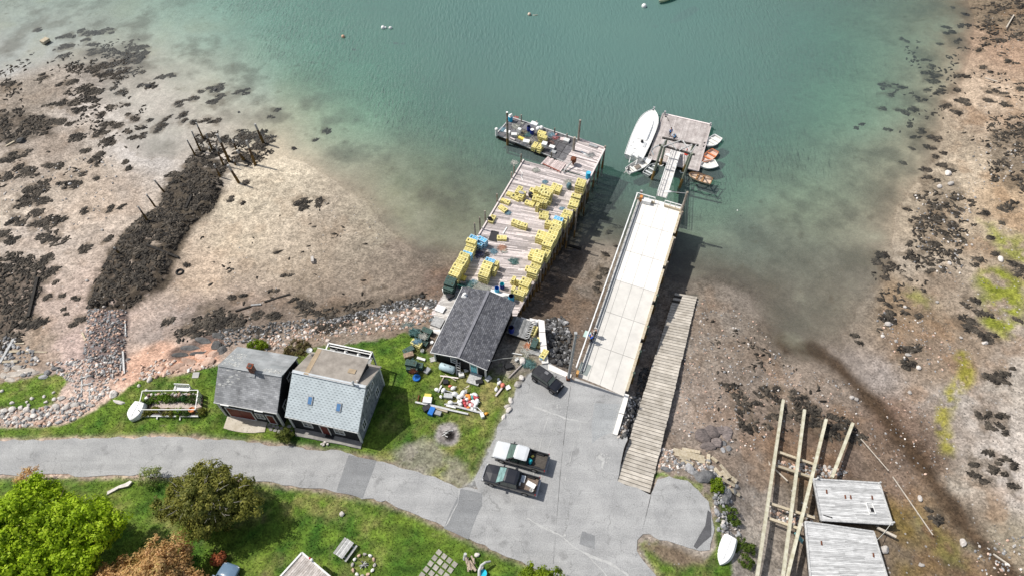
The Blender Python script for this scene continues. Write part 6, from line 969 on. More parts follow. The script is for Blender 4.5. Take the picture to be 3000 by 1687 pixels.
# plank platform beside the shack
q = [W(1506, 924, 5.0), W(1558, 941, 5.0), W(1538, 992, 5.0), W(1484, 974, 5.0)]; PF = thing('old_float', 'grey plank float section hauled out beside the shack, dark slots along one side', 'float', W(1520, 960, 4.3)); b = MB(); boards(b, q[0], q[3], q[2], q[1], .17, .02, .06, .01, (3, 5)); b.build('deck_planks', M('dull_planks', (.17, .175, .175), .9, 0, 2, col2=(.34, .34, .335), rnd=.3), PF); b = MB(); b.prism([p-Vector((0, 0, .07)) for p in q], .4); b.build('frame', wooddark, PF); b = MB(); qq = [lerp(q[1], q[2], 0), lerp(q[1], q[2], 1)]; o_ = Vector((.42, .12, 0)); b.beam(qq[0]+o_, qq[1]+o_, .1, .12)
for k in range(8): c_ = lerp(qq[0], qq[1], k/7); b.beam(c_, c_+o_, .1, .12)
b.build('slot_frame', woodgrey, PF)
# --- derelict slip at the lower shore: two floats, four long timbers
for i, (s, zz) in enumerate(((((2383, 1402), (2576, 1413.5), (2615, 1535), (2406, 1523)), (2.9, 2.1, 1.9, 2.7)), (((2359, 1527), (2558.7, 1556), (2602, 1700), (2375, 1700)), (3.2, 2.2, 2.2, 3.2)))):
    q = [W(*p, z) for p, z in zip(s, zz)]; t = thing('derelict_float', ['bleached plank float aground with an open white hatch frame, seaward of its twin', 'bleached plank float aground beside the long timbers, landward of its twin'][i], 'float', lerp(q[0], q[2], .5)-Vector((0, 0, .8)))
    b = MB(); boards(b, q[0], q[1], q[2], q[3], .17, .012, .06, .012, (1.5, 4), skip=.004, ragged=.05); b.build('deck_planks', M('bleached_planks', (.40, .40, .395), .9, 0, 1.3, col2=(.66, .66, .65), rnd=.22, stretch=(1, 5, 1), detail=7), t); b = MB(); b.prism([p-Vector((0, 0, .07)) for p in q], .55); b.build('pontoon', wooddark, t); b = MB()
    for k in range(4): b.beam(q[k]+Vector((0, 0, -.03)), q[(k+1) % 4]+Vector((0, 0, -.03)), .16, .2)
    b.build('edge_timber', woodgrey, t); b = MB()
    for u, v in ((.16, .3), (.42, .4), (.5, .4), (.82, .38)) if i == 0 else ((.2, .35), (.9, .5)): c_ = lerp(lerp(q[0], q[1], u), lerp(q[3], q[2], u), v); MB().box(c_+Vector((0, 0, .03)), (.14, .42, .05), -.15).build('iron_strap', rust, t)
    if i == 0:
        b = MB(); c_ = lambda u, v: lerp(lerp(q[0], q[1], u), lerp(q[3], q[2], u), v)+Vector((0, 0, .06))
        for p, r_ in (((.70, .52), (.79, .52)), ((.79, .52), (.80, .78)), ((.80, .78), (.71, .78)), ((.71, .78), (.70, .52))): b.beam(c_(*p), c_(*r_), .08, .08)
        b.build('hatch_frame', white, t); b = MB(); b.box(c_(.765, .68)-Vector((0, 0, .02)), (.3, .4, .05)); b.build('rotten_hole', black, t); b = MB(); b.box(c_(.10, .90)-Vector((0, 0, .02)), (.9, .1, .05), -.3); b.build('rotten_hole', black, t)
        b = MB()
        for u, v in ((.04, .0), (.98, .02), (.99, .98)): p_ = lerp(lerp(q[0], q[1], u), lerp(q[3], q[2], u), v); b.tube(p_-Vector((0, 0, .2)), p_+Vector((.15, .05, .35)), .1, n=8)
        b.build('bollard', woodgrey, t)
for i, (p, q, z0, z1, lab) in enumerate((((2294.6, 1171), (2216, 1700), 1.35, 3.9, 'longest pale slip timber, outermost of the four toward the lot'), ((2357, 1200), (2292, 1700), 1.3, 3.9, 'second long slip timber counted from the lot, rust streaked'), ((2420, 1228), (2303, 1700), 1.3, 3.9, 'third long slip timber, its landward end close to the second'), ((2498, 1239), (2437, 1398), 1.3, 2.4, 'short fourth slip timber ending under the bleached float'))):
    b = MB(); b.beam(W(*p, z0), W(*q, z1), .3, .3); tag(b.build('slip_timber', M('pale_timber', (.40, .37, .26), .9, 0, 1.5, col2=(.60, .58, .47), rnd=.1, bump=.2)), lab, 'timber', 'slip timbers')
for p, q, z, lab in (((2281, 1323.5), (2398, 1364.6), 1.6, 'grey crossbeam on the stones under the long timbers, seaward of its pair'), ((2271, 1362.6), (2371, 1396), 1.75, 'grey crossbeam on the stones under the long timbers, landward of its pair'), ((2255.4, 1474), (2386.5, 1517), 2.5, 'thick pale crossbeam near the upper float corner'), ((2249.6, 1517), (2349, 1551), 2.75, 'thick pale crossbeam below the first, reaching the teal tarp')): b = MB(); b.beam(W(*p, z), W(*q, z), .28, .26); tag(b.build('crossbeam', woodtan), lab, 'timber')
for p, q, z, r_, lab in (((2206.5, 1280), (2253.5, 1362.6), 1.3, .3, 'splintered driftwood plank lying seaward of the long timbers'), ((2269, 1372), (2307, 1408), 1.5, .14, 'thin loose board between the first two long timbers'), ((2570, 1544.6), (2625, 1572), 1.5, .26, 'pale log poking out between the two bleached floats'), ((2521.5, 1284), (2603, 1378), .9, .09, 'thin white pole on the mud, seaward half'), ((2615, 1395), (2733, 1566), .9, .1, 'long thin white pole on the mud pointing down the cove'), ((2910, 1622), (2955, 1653), .8, .16, 'weathered plank on the dark channel bank'), ((2963, 1629), (3010, 1665), .8, .14, 'weathered plank running out of frame at the channel'), ((2970, 45), (2948, 82), 1.2, .2, 'bleached driftwood log leaning on the far cove bank'), ((2885, 229), (2922, 240), .9, .16, 'pale driftwood stick on the far cove sand'), ((2400, 210), (2410, 218), .3, .1, 'driftwood')):
    if lab == 'driftwood': continue
    b = MB(); b.beam(W(*p, z), W(*q, z), r_, r_*.8); tag(b.build('driftwood', M('bleached_log', (.5, .45, .38), .9, .15, 3)), lab, 'driftwood')
p = W(2345, 1570, 2.6); b = MB(); b.prism([W(2326, 1560, 2.9), W(2334, 1556, 2.9), W(2354, 1580, 2.6), (W(2350, 1592, 2.5))], .06); tag(b.build('tarp', M('teal_tarp', (.16, .36, .38), .6, .15)), 'scrap of teal tarp caught at the corner of the landward float', 'tarp')
b = MB(); b.path([W(2612, 1530, 2.1), W(2590, 1560, 1.6), W(2570, 1580, 2.3)], .03, 5); tag(b.build('mooring_rope', ropew), 'slack pale rope strung between the corners of the two bleached floats', 'rope')
# bank of old square timbers by the turnaround
for i, (p, q) in enumerate((((1972, 1318), (2062, 1342)), ((1975, 1330), (2065, 1350)), ((1990, 1340), (2020, 1347)), ((1995, 1350), (2030, 1362)), ((2046, 1352), (2064, 1355)), ((2075, 1332), (2074, 1358)), ((2083, 1340), (2100, 1354)), ((2108, 1362), (2140, 1400)), ((2092, 1372), (2112, 1396)), ((2112, 1380), (2130, 1404)), ((2115, 1405), (2150, 1424)), ((2142, 1400), (2156, 1412)), ((2130, 1430), (2165, 1452)), ((1998, 1316), (2050, 1326)))):
    a_, c_ = hp(*p), hp(*q); b = MB(); b.beam(a_+Vector((0, 0, .12)), c_+Vector((0, 0, .12)), R_.uniform(.3, .45), .25); tag(b.build('bank_timber', woodtan), 'old square cribbing timber collapsed on the bank beyond the turnaround', 'timber', 'collapsed cribbing timbers')
# old pilings by the weed covered crib
for i, (top, foot) in enumerate((((547.6, 410), (572, 456)), ((561, 384), (588, 444)), ((574.5, 360), (596, 407)), ((603, 392), (622, 439.5)), ((631, 427), (655, 485)), ((636, 394), (672, 474)), ((681, 411), (694, 441)), ((722, 412.6), (748, 483)), ((694, 441), (716, 470)), ((747, 364), (772, 420)), ((627, 482.6), (645, 518)), ((668, 484), (700, 536)), ((452, 528), (480, 562)), ((429, 570), (454, 605)), ((404, 605), (431, 645)), ((334, 725), (349, 743)), ((612, 432), (616, 446)), ((685, 470), (690, 484)))):
    z0 = max(-.1, hp(*foot).z); f_, t_ = vp(foot, z0, top); d_ = t_-f_; r_ = .2 if i in (5, 7, 9, 11, 8) else .13; b = MB(); m1, m2 = f_+d_*.42, f_+d_*.72; b.tube(f_-d_*.35, m1, r_*1.1, r_, 9, 1); b.tube(m1, m2, r_*.95, r_*.85, 9, 0); b.tube(m2, t_, r_*.85, r_*.75, 9, 2)
    lab = 'old broken piling standing in shallow water beyond the weed covered crib' if i < 12 or i > 15 else 'short pale topped stake beside the weed covered crib'
    tag(b.build('old_piling', [M('brown_piling', (.09, .06, .035), .9, .3), M('amber_weed_band', (.13, .08, .022), .8, .3), M('bleached_top', (.36, .36, .35), .9, .2)]), lab, 'piling', 'old pilings' if i < 12 or i > 15 else 'stakes beside the crib')
for i, (p, q, z, w_, m, lab) in enumerate((((432, 720), (525, 757), 1.7, .3, wooddark, 'dark weed covered log lying across the crib'), ((562, 575), (545, 612), 1.6, .3, wooddark, 'dark log half buried in the seaward end of the crib'), ((288, 858), (254, 905), 1.6, .22, wooddark, 'dark timber edging the landward corner of the crib'), ((112, 815), (85, 930), 1.7, .35, wooddark, 'long dark timber edging the weed patch west of the crib'), ((42, 995), (2, 1065), 2.6, .3, woodgrey, 'split grey log pointing down to the marsh grass'), ((30, 1032), (60, 1031), 2.6, .3, woodtan, 'short bleached log beside the split grey log'), ((75, 1030), (138, 1032), 2.4, .14, woodtan, 'slender bleached stick east of the split grey log'), ((10, 1062), (54, 1060), 2.8, .3, woodtan, 'thick pale log just above the marsh grass ledge'), ((40, 1008), (72, 1006), 2.4, .16, woodtan, 'small pale log seaward of the others above the marsh'), ((242, 975), (252, 998), 2.2, .2, woodtan, 'pale plank on end beside the stone crib'), ((236, 1108), (318, 1088), 3.2, .14, woodgrey, 'long grey plank across the ruined crib, landward end'), ((240, 1130), (272, 1122), 3.2, .14, woodgrey, 'short grey plank below the long one on the ruined crib'), ((241, 1108), (239, 1158), 3.2, .12, woodgrey, 'thin upright board edge west of the ruined crib'), ((361, 1030), (365, 1095), 2.9, .2, woodgrey, 'grey board standing along the east edge of the ruined crib'), ((358, 1050), (352, 1090), 2.9, .16, woodgrey, 'grey board leaning inside the east edge of the ruined crib'), ((322, 1040), (328, 1100), 2.9, .14, woodgrey, 'middle grey board of the ruined crib'), ((262, 1132), (264, 1166), 3.3, .12, woodgrey, 'short grey stake at the landward tip of the ruined crib'), ((367, 940), (369, 980), 2.2, .14, woodgrey, 'weathered board on the east side of the stone crib'), ((736, 895), (766, 892), 1.3, .22, woodgrey, 'pale broken board among the weed inside the cove'), ((690, 912), (735, 898), 1.2, .2, wooddark, 'dark log end joined to the pale broken board'), ((775, 885), (850, 862), 1.1, .2, wooddark, 'dark sunken log seaward of the pale broken board'), ((1665, 720), (1703, 731), .1, .3, wooddark, 'black sunken log on the mud between wharf and pier'), ((18, 430), (44, 416), .7, .22, woodtan, 'pale stick beside a dark rock on the flats'), ((412, 1068), (450, 1090), 3.2, .08, wooddark, 'thin dark branch on the pink shingle'))):
    z = max(z, .0); a_, c_ = hp(*p), hp(*q); b = MB(); b.beam(a_+Vector((0, 0, w_*.4)), c_+Vector((0, 0, w_*.4)), w_, w_*.8); tag(b.build('log', m), lab, 'log')
# ================================================================ vehicles
def car_paint(name, c): return M(name, c, .28, .06, 1, spec=.5, coat=.6)
def wheel(root, x, y, r=.40, w=.27):
    b = MB(); s_ = 1 if y > 0 else -1; pr = [(r*.62, -w/2), (r*.93, -w/2), (r, -w*.3), (r, w*.3), (r*.93, w/2), (r*.62, w/2)]
    rings = [[Vector((x+q*math.cos(k*.3142), y+z, r+q*math.sin(k*.3142))) for k in range(20)] for q, z in pr]; b.loft(rings); t = b.build('tyre', rubber, root, local=True, smooth=False)
    b = MB(); b.tube((x, y+s_*w*.5, r), (x, y+s_*(w*.5+.015), r), r*.6, n=14)
    for k in range(5): a = k*1.2566; b.beam((x+math.cos(a)*.07, y+s_*(w*.5+.02), r+math.sin(a)*.07), (x+math.cos(a)*r*.55, y+s_*(w*.5+.02), r+math.sin(a)*r*.55), .02, .07)
    b.build('rim', M('rim_grey', (.25, .25, .26), .4, .1, metal=.6) if 'rim_grey' not in bpy.data.materials else bpy.data.materials['rim_grey'], t, local=True)
def hull_loft(st, m, root, name, smooth=False):
    """st: x, half width low, half width high, z low, z high, top crown"""
    rings = []
    for x, wl, wh, z0, z1, cr in st:
        zm = z0+(z1-z0)*.55; rings.append([Vector(p) for p in ((x, -wl, z0), (x, -wh-.03, zm), (x, -wh, z1-.07), (x, -wh+.09, z1), (x, 0, z1+cr), (x, wh-.09, z1), (x, wh, z1-.07), (x, wh+.03, zm), (x, wl, z0))])
    b = MB(); b.loft(rings); return b.build(name, m, root, local=True, smooth=smooth)
def pickup(name, label, pf, pr, zf, up, low, floor_m, front_m=chrome):
    F, B = W(*pf, zf), W(*pr, zf); mid = (F+B)/2; rz = math.atan2(F.y-B.y, F.x-B.x); k = (F-B).length/5.75
    t = thing(name, label, 'pickup truck', (mid.x, mid.y, 4.5), rz); t.scale = (k, k, k)
    hull_loft([(2.86, .78, .80, .55, .95, .0), (2.7, .9, .93, .48, 1.08, .02), (2.0, .93, .96, .45, 1.16, .05), (1.4, .94, .97, .45, 1.2, .06)], up, t, 'hood')
    b = MB(); rings = []
    for x, w_, z1 in ((2.8, .9, .82), (2.3, .99, .98), (1.1, .99, 1.1), (-.85, .99, 1.14), (-.9, .99, 1.2), (-2.8, .98, 1.2)): rings.append([Vector(p) for p in ((x, -w_+.05, .42), (x, -w_, .62), (x, -w_, z1-.1), (x, -w_+.04, z1), (x, -w_+.12, z1), (x, -w_+.12, .42))])
    b.loft(rings); b.loft([[Vector((v.x, -v.y, v.z)) for v in reversed(g)] for g in rings]); b.build('body_side', low, t, local=True)
    b = MB(); b.box((.15, 0, .72), (2.1, 1.75, .6)); b.box((0, 0, .42), (5.2, 1.1, .25)); b.build('chassis', black, t, local=True)
    # cab
    def ring(x, w_, z): return [Vector((x, -w_, z)), Vector((x, w_, z))]
    b = MB(); lo = [(1.4, -.93, 1.15), (-.85, -.93, 1.15), (-.85, .93, 1.15), (1.4, .93, 1.15)]; hi = [(.60, -.76, 1.83), (-.74, -.76, 1.83), (-.74, .76, 1.83), (.60, .76, 1.83)]
    b.add(lo+hi, [(0, 3, 2, 1), (4, 5, 6, 7), (0, 1, 5, 4), (2, 3, 7, 6), (1, 2, 6, 5), (3, 0, 4, 7)]); b.build('cab_glass', glass, t, local=True)
    b = MB(); b.add([(1.36, -.86, 1.2), (1.36, .86, 1.2), (.63, .71, 1.82), (.63, -.71, 1.82)], [(0, 1, 2, 3)]); o = b.build('windshield', M('sky_glass_'+label[:5], (.20, .32, .31) if 'black' in label[:6] else (.05, .10, .085), .08, .3, 3, spec=.8, coat=.5), t, local=True); o.location = (.025, 0, .02)  # black truck's paler glass has a reflection put into its base colour
    hull_loft([(.66, .71, .73, 1.80, 1.84, .01), (.45, .75, .78, 1.80, 1.9, .03), (-.5, .75, .77, 1.80, 1.92, .035), (-.78, .73, .75, 1.78, 1.86, .02)], up, t, 'roof')
    b = MB()
    for y in (-1, 1):
        for (x0, z0), (x1, z1) in (((1.4, 1.16), (.62, 1.84)), ((.15, 1.14), (.1, 1.84)), ((-.86, 1.14), (-.74, 1.84))): b.beam((x0, y*.945, z0), (x1, y*.755, z1), .06, .09)
    b.beam((1.41, -.92, 1.17), (1.41, .92, 1.17), .08, .05); b.build('pillar', low, t, local=True)
    b = MB(); b.box((-1.85, 0, .78), (1.9, 1.72, .06))
    for k_ in range(9): b.box((-1.85, -.72+k_*.18, .82), (1.88, .07, .025))
    b.build('bed_floor', floor_m, t, local=True); b = MB(); b.box((-.9, 0, 1.0), (.07, 1.9, .42)); b.build('bed_headboard', low, t, local=True); b = MB()
    for y in (-1, 1): b.box((-1.85, y*.83, .98), (1.9, .05, .36)); b.box((-1.95, y*.76, .9), (.75, .18, .2))
    b.build('bed_liner', black, t, local=True)
    MB().box((-2.82, 0, .95), (.08, 1.84, .56)).build('tailgate', low, t, local=True); MB().box((-2.93, 0, .55), (.16, 1.8, .16)).build('rear_bumper', front_m, t, local=True); MB().box((2.92, 0, .62), (.16, 1.8, .3)).build('front_bumper', front_m, t, local=True)
    for y in (-1, 1):
        MB().box((2.72, y*.78, .92), (.2, .3, .16)).build('headlight', M('lamp_lens', (.7, .7, .68), .15, .05) if 'lamp_lens' not in bpy.data.materials else bpy.data.materials['lamp_lens'], t, local=True)
        MB().box((-2.83, y*.93, 1.0), (.1, .12, .36)).build('taillight', M('red_lens', (.45, .02, .015), .3, .1) if 'red_lens' not in bpy.data.materials else bpy.data.materials['red_lens'], t, local=True)
        b = MB(); b.box((1.0, y*1.1, 1.22), (.14, .22, .2)); b.beam((1.02, y*.94, 1.16), (1.0, y*1.08, 1.2), .04, .05); b.build('mirror', low, t, local=True)
        for x in (1.85, -1.75): wheel(t, x, y*.87, .41)
    ROOTM[t.name] = Matrix.Translation((mid.x, mid.y, 4.5)) @ Matrix.Rotation(rz, 4, 'Z') @ Matrix.Scale(k, 4); return t
blackp = car_paint('black_car_paint', (.012, .013, .018)); silverp = car_paint('silver_car_paint', (.58, .60, .62)); greyp = car_paint('charcoal_and_side_shade', (.03, .03, .033))  # charcoal also serves as shade painted onto the silver pickup's sides
T1 = pickup('pickup_truck', 'black pickup with chrome bumper and white boxes in its bed, parked nearest the road', (1419, 1380), (1576, 1424), 5.5, blackp, blackp, M('rusty_bed_floor', (.20, .155, .125), .9, .25, 5))
T2 = pickup('pickup_truck', 'pickup with silver white hood and roof and empty dark bed, beside the black pickup', (1450, 1312), (1603, 1355), 5.5, silverp, greyp, M('dark_bed_floor', (.085, .075, .065), .9, .2, 4), galv)  # dark lower body is side shade put into the colour of a silver truck
def inbed(t, x, y, z=.84): return ROOTM[t.name] @ Vector((x, y, z))
rzt = T1.rotation_euler.z
for (x, y, dx, dy, dz, m, lab, nm) in ((-2.15, .05, .95, .5, .32, white, 'white rectangular box lying in the black pickup bed', 'storage_box'), (-1.2, -.35, .42, .72, .25, M('pale_tote', (.5, .54, .58), .5), 'pale grey blue tote against the black cab in the bed', 'tote')):
    p = inbed(T1, x, y); tag(MB().box((p.x, p.y, p.z+dz/2), (dx, dy, dz), rzt-.25 if dx > .9 else rzt).build(nm, m), lab, 'box')
p = inbed(T1, -2.35, .62); b = MB(); b.lathe(p, [(.15, 0), (.19, .38), (.17, .38), (.14, .04)], 14); tag(b.build('bucket', white, smooth=False), 'white bucket in the far rear corner of the black pickup bed', 'bucket')
p = inbed(T1, -1.35, -.62); b = MB(); b.lathe(p, [(.07, 0), (.08, .22), (.02, .26)], 8); tag(b.build('jug', white), 'small white jug beside the pale tote in the pickup bed', 'jug')
p = inbed(T1, -1.05, .35, 1.25); tag(MB().box(p, (.12, .3, .28), rzt).build('work_lamp', trimw), 'pale work lamp behind the black pickup cab', 'lamp')
p = inbed(T2, -1.12, .35); b = MB(); b.rock((p.x, p.y, p.z+.3), (.5, .75, .7), n=2, jag=.2); tag(b.build('gear_bag', M('turquoise_bag', (.02, .40, .46), .5, .15)), 'turquoise bag standing in the silver pickup bed behind the cab', 'bag')
p = inbed(T2, -1.2, -.3); b = MB(); b.box((p.x, p.y, p.z+.08), (.3, .2, .15), .6); tag(b.build('rope_pouch', yell), 'small yellow pouch on the silver pickup bed floor', 'pouch')
# --- black jeep
F, B = W(1634, 1131, 5.5), W(1572, 1087, 5.6); mid = (F+B)/2; rz = math.atan2(F.y-B.y, F.x-B.x); k = max(.9, min(1.15, (F-B).length/3.9))
t = thing('off_road_car', 'boxy black two door off road car with hard top parked by the curb block', 'car', (mid.x, mid.y, 4.5), rz); t.scale = (k, k, k)
hull_loft([(1.9, .62, .66, .62, 1.02, .0), (1.6, .66, .70, .58, 1.1, .02), (.75, .70, .74, .55, 1.14, .03)], blackp, t, 'hood'); b = MB(); b.box((-.55, 0, .82), (2.7, 1.5, .56)); b.build('tub', blackp, t, local=True)
b = MB(); b.add([(.78, -.7, 1.12), (-1.85, -.72, 1.12), (-1.85, .72, 1.12), (.78, .7, 1.12), (.42, -.64, 1.74), (-1.8, -.66, 1.74), (-1.8, .66, 1.74), (.42, .64, 1.74)], [(0, 3, 2, 1), (4, 5, 6, 7), (0, 1, 5, 4), (2, 3, 7, 6), (1, 2, 6, 5), (3, 0, 4, 7)]); b.build('cabin_glass', glass, t, local=True)
hull_loft([(.46, .64, .66, 1.70, 1.78, .01), (-.4, .68, .70, 1.68, 1.83, .03), (-1.82, .66, .69, 1.62, 1.8, .02)], M('hard_top', (.028, .029, .034), .6, .2, 3), t, 'hard_top')
b = MB(); b.box((-.35, .32, 1.845), (.5, .36, .03)); b.build('roof_panel', M('scuffed_panel', (.17, .17, .18), .7, .2), t, local=True); MB().box((-1.1, -.3, 1.85), (.5, .36, .03)).build('roof_panel', bpy.data.materials['hard_top'], t, local=True)
b = MB(); b.add([(.80, -.62, 1.2), (.80, .62, 1.2), (.47, .58, 1.7), (.47, -.58, 1.7)], [(0, 1, 2, 3)]); o = b.build('windshield', M('greenish_glass', (.10, .17, .15), .1, .2, spec=.8), t, local=True); o.location = (.03, 0, 0)
for y in (-1, 1):
    b = MB(); b.box((1.35, y*.78, .93), (1.05, .24, .06)); b.beam((.85, y*.78, .92), (.6, y*.78, .62), .24, .06); b.build('fender', black, t, local=True); MB().box((-1.35, y*.78, .93), (.95, .2, .06)).build('fender', black, t, local=True); MB().box((-.2, y*.755, .85), (1.1, .03, .5)).build('door', blackp, t, local=True)
    MB().tube((1.92, y*.45, .88), (1.96, y*.45, .88), .11, n=12).build('headlight', bpy.data.materials['lamp_lens'], t, local=True); MB().box((.72, y*.88, 1.2), (.1, .2, .16)).build('mirror', black, t, local=True)
    for x in (1.3, -1.35): wheel(t, x, y*.73, .42, .28)
MB().box((2.05, 0, .6), (.18, 1.5, .18)).build('front_bumper', black, t, local=True); MB().box((1.93, 0, .85), (.04, .6, .35)).build('grille', black, t, local=True); b = MB(); rings = [[Vector((-2.02+z, q*math.cos(k_*.3927), .95+q*math.sin(k_*.3927))) for k_ in range(16)] for q, z in ((.2, -.1), (.4, -.1), (.42, 0), (.4, .1), (.2, .1))]; b.loft(rings); b.build('spare_wheel', rubber, t, local=True)
# --- blue car at the lower edge
F = W(683, 1652, 5.4); B = W(598, 1820, 5.4); d_ = (F-B).normalized(); rz = math.atan2(d_.y, d_.x); mid = F-d_*2.25; steel = car_paint('steel_blue_paint', (.14, .22, .32))
t = thing('blue_car', 'steel blue car nose up to the lawn, partly out of the lower frame edge', 'car', (mid.x, mid.y, 4.85), rz)
hull_loft([(2.25, .55, .6, .45, .72, .0), (2.05, .82, .85, .4, .82, .03), (1.2, .86, .9, .38, .95, .06), (.7, .86, .9, .38, 1.0, .06)], steel, t, 'hood', True); hull_loft([(.7, .86, .9, .38, .98, 0), (-1.2, .86, .9, .38, 1.0, 0), (-2.2, .78, .8, .42, .95, .03)], steel, t, 'body')
b = MB(); b.add([(.95, -.78, .98), (-1.9, -.76, .98), (-1.9, .76, .98), (.95, .78, .98), (.2, -.6, 1.46), (-1.2, -.6, 1.46), (-1.2, .6, 1.46), (.2, .6, 1.46)], [(0, 3, 2, 1), (4, 5, 6, 7), (0, 1, 5, 4), (2, 3, 7, 6), (1, 2, 6, 5), (3, 0, 4, 7)]); b.build('cabin_glass', glass, t, local=True); hull_loft([(.22, .58, .62, 1.42, 1.47, .01), (-.5, .6, .63, 1.42, 1.5, .02), (-1.22, .58, .61, 1.4, 1.46, .01)], steel, t, 'roof')
for y in (-1, 1):
    MB().box((2.0, y*.66, .72), (.3, .26, .12)).build('headlight', bpy.data.materials['lamp_lens'], t, local=True); MB().box((.75, y*1.0, 1.05), (.14, .24, .14)).build('mirror', steel, t, local=True)
    for x in (1.4, -1.35): wheel(t, x, y*.8, .33, .22)
# ================================================================ boats
def boat(name, label, cat, bow, stern, z, beam, depth, hm, im, thw=(), sharp=2.7, tr=.72, floorz=.2, rake=.12, upside=False, rim=None, deck=None, floor=True, group=None):
    Bp, Sp = W(*bow, z+depth), W(*stern, z+depth); d_ = Bp-Sp; Lh = Vector((d_.x, d_.y)).length; rz = math.atan2(d_.y, d_.x); t = thing(name, label, cat, ((Bp.x+Sp.x)/2, (Bp.y+Sp.y)/2, z), rz, group); n = 15
    def hw(s): return beam/2*((tr+(1-tr)*math.sin(min(1, s/.42)*1.571)) if s < .42 else max(.015, 1-((s-.42)/.58)**sharp))
    def sheer(s): return depth*(1+.22*max(0, s-.35)**1.5)
    def out(s, g):
        x = -Lh/2+Lh*s; h = hw(s)*g; sh = sheer(s); kx = x+(rake*Lh*.5*s**3 if False else 0); zk = .0 if s < .75 else (s-.75)*1.1*depth
        return [(x, -h, sh), (x, -h*.97, sh*.6), (x, -h*.72, .12*depth+zk*.8), (x, 0, zk), (x, h*.72, .12*depth+zk*.8), (x, h*.97, sh*.6), (x, h, sh)]
    fl = (lambda p: (p[0], p[1], depth*1.06-p[2])) if upside else (lambda p: p)
    b = MB(); rings = [[Vector(fl(p)) for p in out(i/n, 1)] for i in range(n+1)]; b.loft(rings, closed=False); b.add(rings[0], [tuple(range(7))])
    if not upside:
        inn = [[Vector((p[0], p[1]*.93, max(p[2], floorz*.4)+(0 if j in (0, 6) else .03))) for j, p in enumerate(out(i/n, 1))] for i in range(n+1)]; b.loft([list(reversed(g)) for g in inn], m=1, closed=False); g0 = inn[0]; b.add([Vector((v.x+.04, v.y, v.z)) for v in g0], [tuple(reversed(range(7)))], m=1)
    b.build('hull', [hm, im], t, local=True, smooth=False)
    if upside: b = MB(); b.beam((-Lh*.48, 0, depth*1.08), (Lh*.3, 0, depth*1.08), .05, .06); b.build('keel_strip', hm, t, local=True); return t, Lh, rz
    b = MB(); w_ = .07
    for s_ in (-1, 1): b.path([Vector((-Lh/2+Lh*i/n, s_*hw(i/n)*.985, sheer(i/n)+.01)) for i in range(n+1)], w_*.6, 6)
    b.beam((-Lh/2, -hw(0), depth), (-Lh/2, hw(0), depth), .09, .07); b.build('gunwale', rim or hm, t, local=True)
    for s in thw: b = MB(); b.box((-Lh/2+Lh*s, 0, depth*.72), (.26, hw(s)*1.86, .05)); b.build('thwart', rim or im, t, local=True)
    if floor: b = MB(); b.prism([(-Lh/2+Lh*s, hw(s)*.8*q, floorz) for q, ss in ((-1, (0.03, .25, .5, .75, .9)), (1, (.9, .75, .5, .25, .03))) for s in ss], .03); b.build('floorboard', im, t, local=True)
    if deck: b = MB(); b.prism([(-Lh/2+Lh*s, hw(s)*.9*q, depth*.96) for q, ss in ((-1, deck), (1, tuple(reversed(deck)))) for s in ss], .05); b.build('foredeck', hm, t, local=True)
    return t, Lh, rz
def outboard(t, x, y, z, m, tilt=.5, s=1.0):
    b = MB(); R3 = Matrix.Rotation(tilt, 3, 'Y'); o = Vector((x, y, z)); P_ = lambda a, b_, c: o+R3 @ Vector((a*s, b_*s, c*s))
    b.loft([[P_(u, -v, w), P_(u, v, w), P_(u2, v2, w2), P_(u2, -v2, w2)] for u, v, w, u2, v2, w2 in ((-.1, .12, .1, -.1, .12, .55), (-.25, .17, .1, -.25, .16, .62), (-.5, .17, .12, -.5, .15, .58), (-.62, .1, .15, -.6, .09, .45))]); mo = b.build('outboard_motor', m, t, local=True)
    b = MB(); b.beam(P_(-.3, 0, .15), P_(-.35, 0, -.75), .12*s, .1*s); b.beam(P_(-.25, 0, -.7), P_(-.6, 0, -.7), .1*s, .04*s); b.build('lower_unit', m, mo, local=True); return mo
lin = M('boat_interior_white', (.68, .67, .64), .6, .08); wd_ = M('varnished_wood', (.36, .20, .09), .5, .2, 5, stretch=(2, 8, 1)); al_ = M('dull_aluminium', (.36, .40, .39), .5, .15, 3)
t, Lh, rz = boat('motorboat', 'big white motorboat with twin white outboards moored along the landing float', 'boat', (1915, 322), (1857, 458), 0, 3.3, 1.05, gelcoat, lin, sharp=4.6, tr=.88, floor=False)
b = MB(); hwf = lambda s: 1.65*((.88+.12*math.sin(min(1, s/.42)*1.571)) if s < .42 else max(.015, 1-((s-.42)/.58)**4.6))
b.prism([(-Lh/2+Lh*s, hwf(s)*.95*q, 1.0+.12*s) for q, ss in ((-1, (.012, .1, .25, .42, .6, .75, .88, .97)), (1, (.97, .88, .75, .6, .42, .25, .1, .012))) for s in ss], .06); dk = b.build('deck', gelcoat, t, local=True)
b = MB(); b.loft([[Vector((-Lh/2+Lh*s, -hwf(s)*.62*q, 1.0)), Vector((-Lh/2+Lh*s, -hwf(s)*.5*q, 1.0+h)), Vector((-Lh/2+Lh*s, hwf(s)*.5*q, 1.0+h)), Vector((-Lh/2+Lh*s, hwf(s)*.62*q, 1.0))] for s, q, h in ((.34, 1, .2), (.4, 1, .38), (.62, 1, .34), (.78, .95, .22), (.86, .8, .1))]); b.build('cabin_trunk', gelcoat, t, local=True)
b = MB(); b.path([(-Lh/2+Lh*.66, -.45, 1.3), (-Lh/2+Lh*.72, -.3, 1.28), (-Lh/2+Lh*.735, .3, 1.28)], .025, 5); b.build('grab_rail', galv, t, local=True)
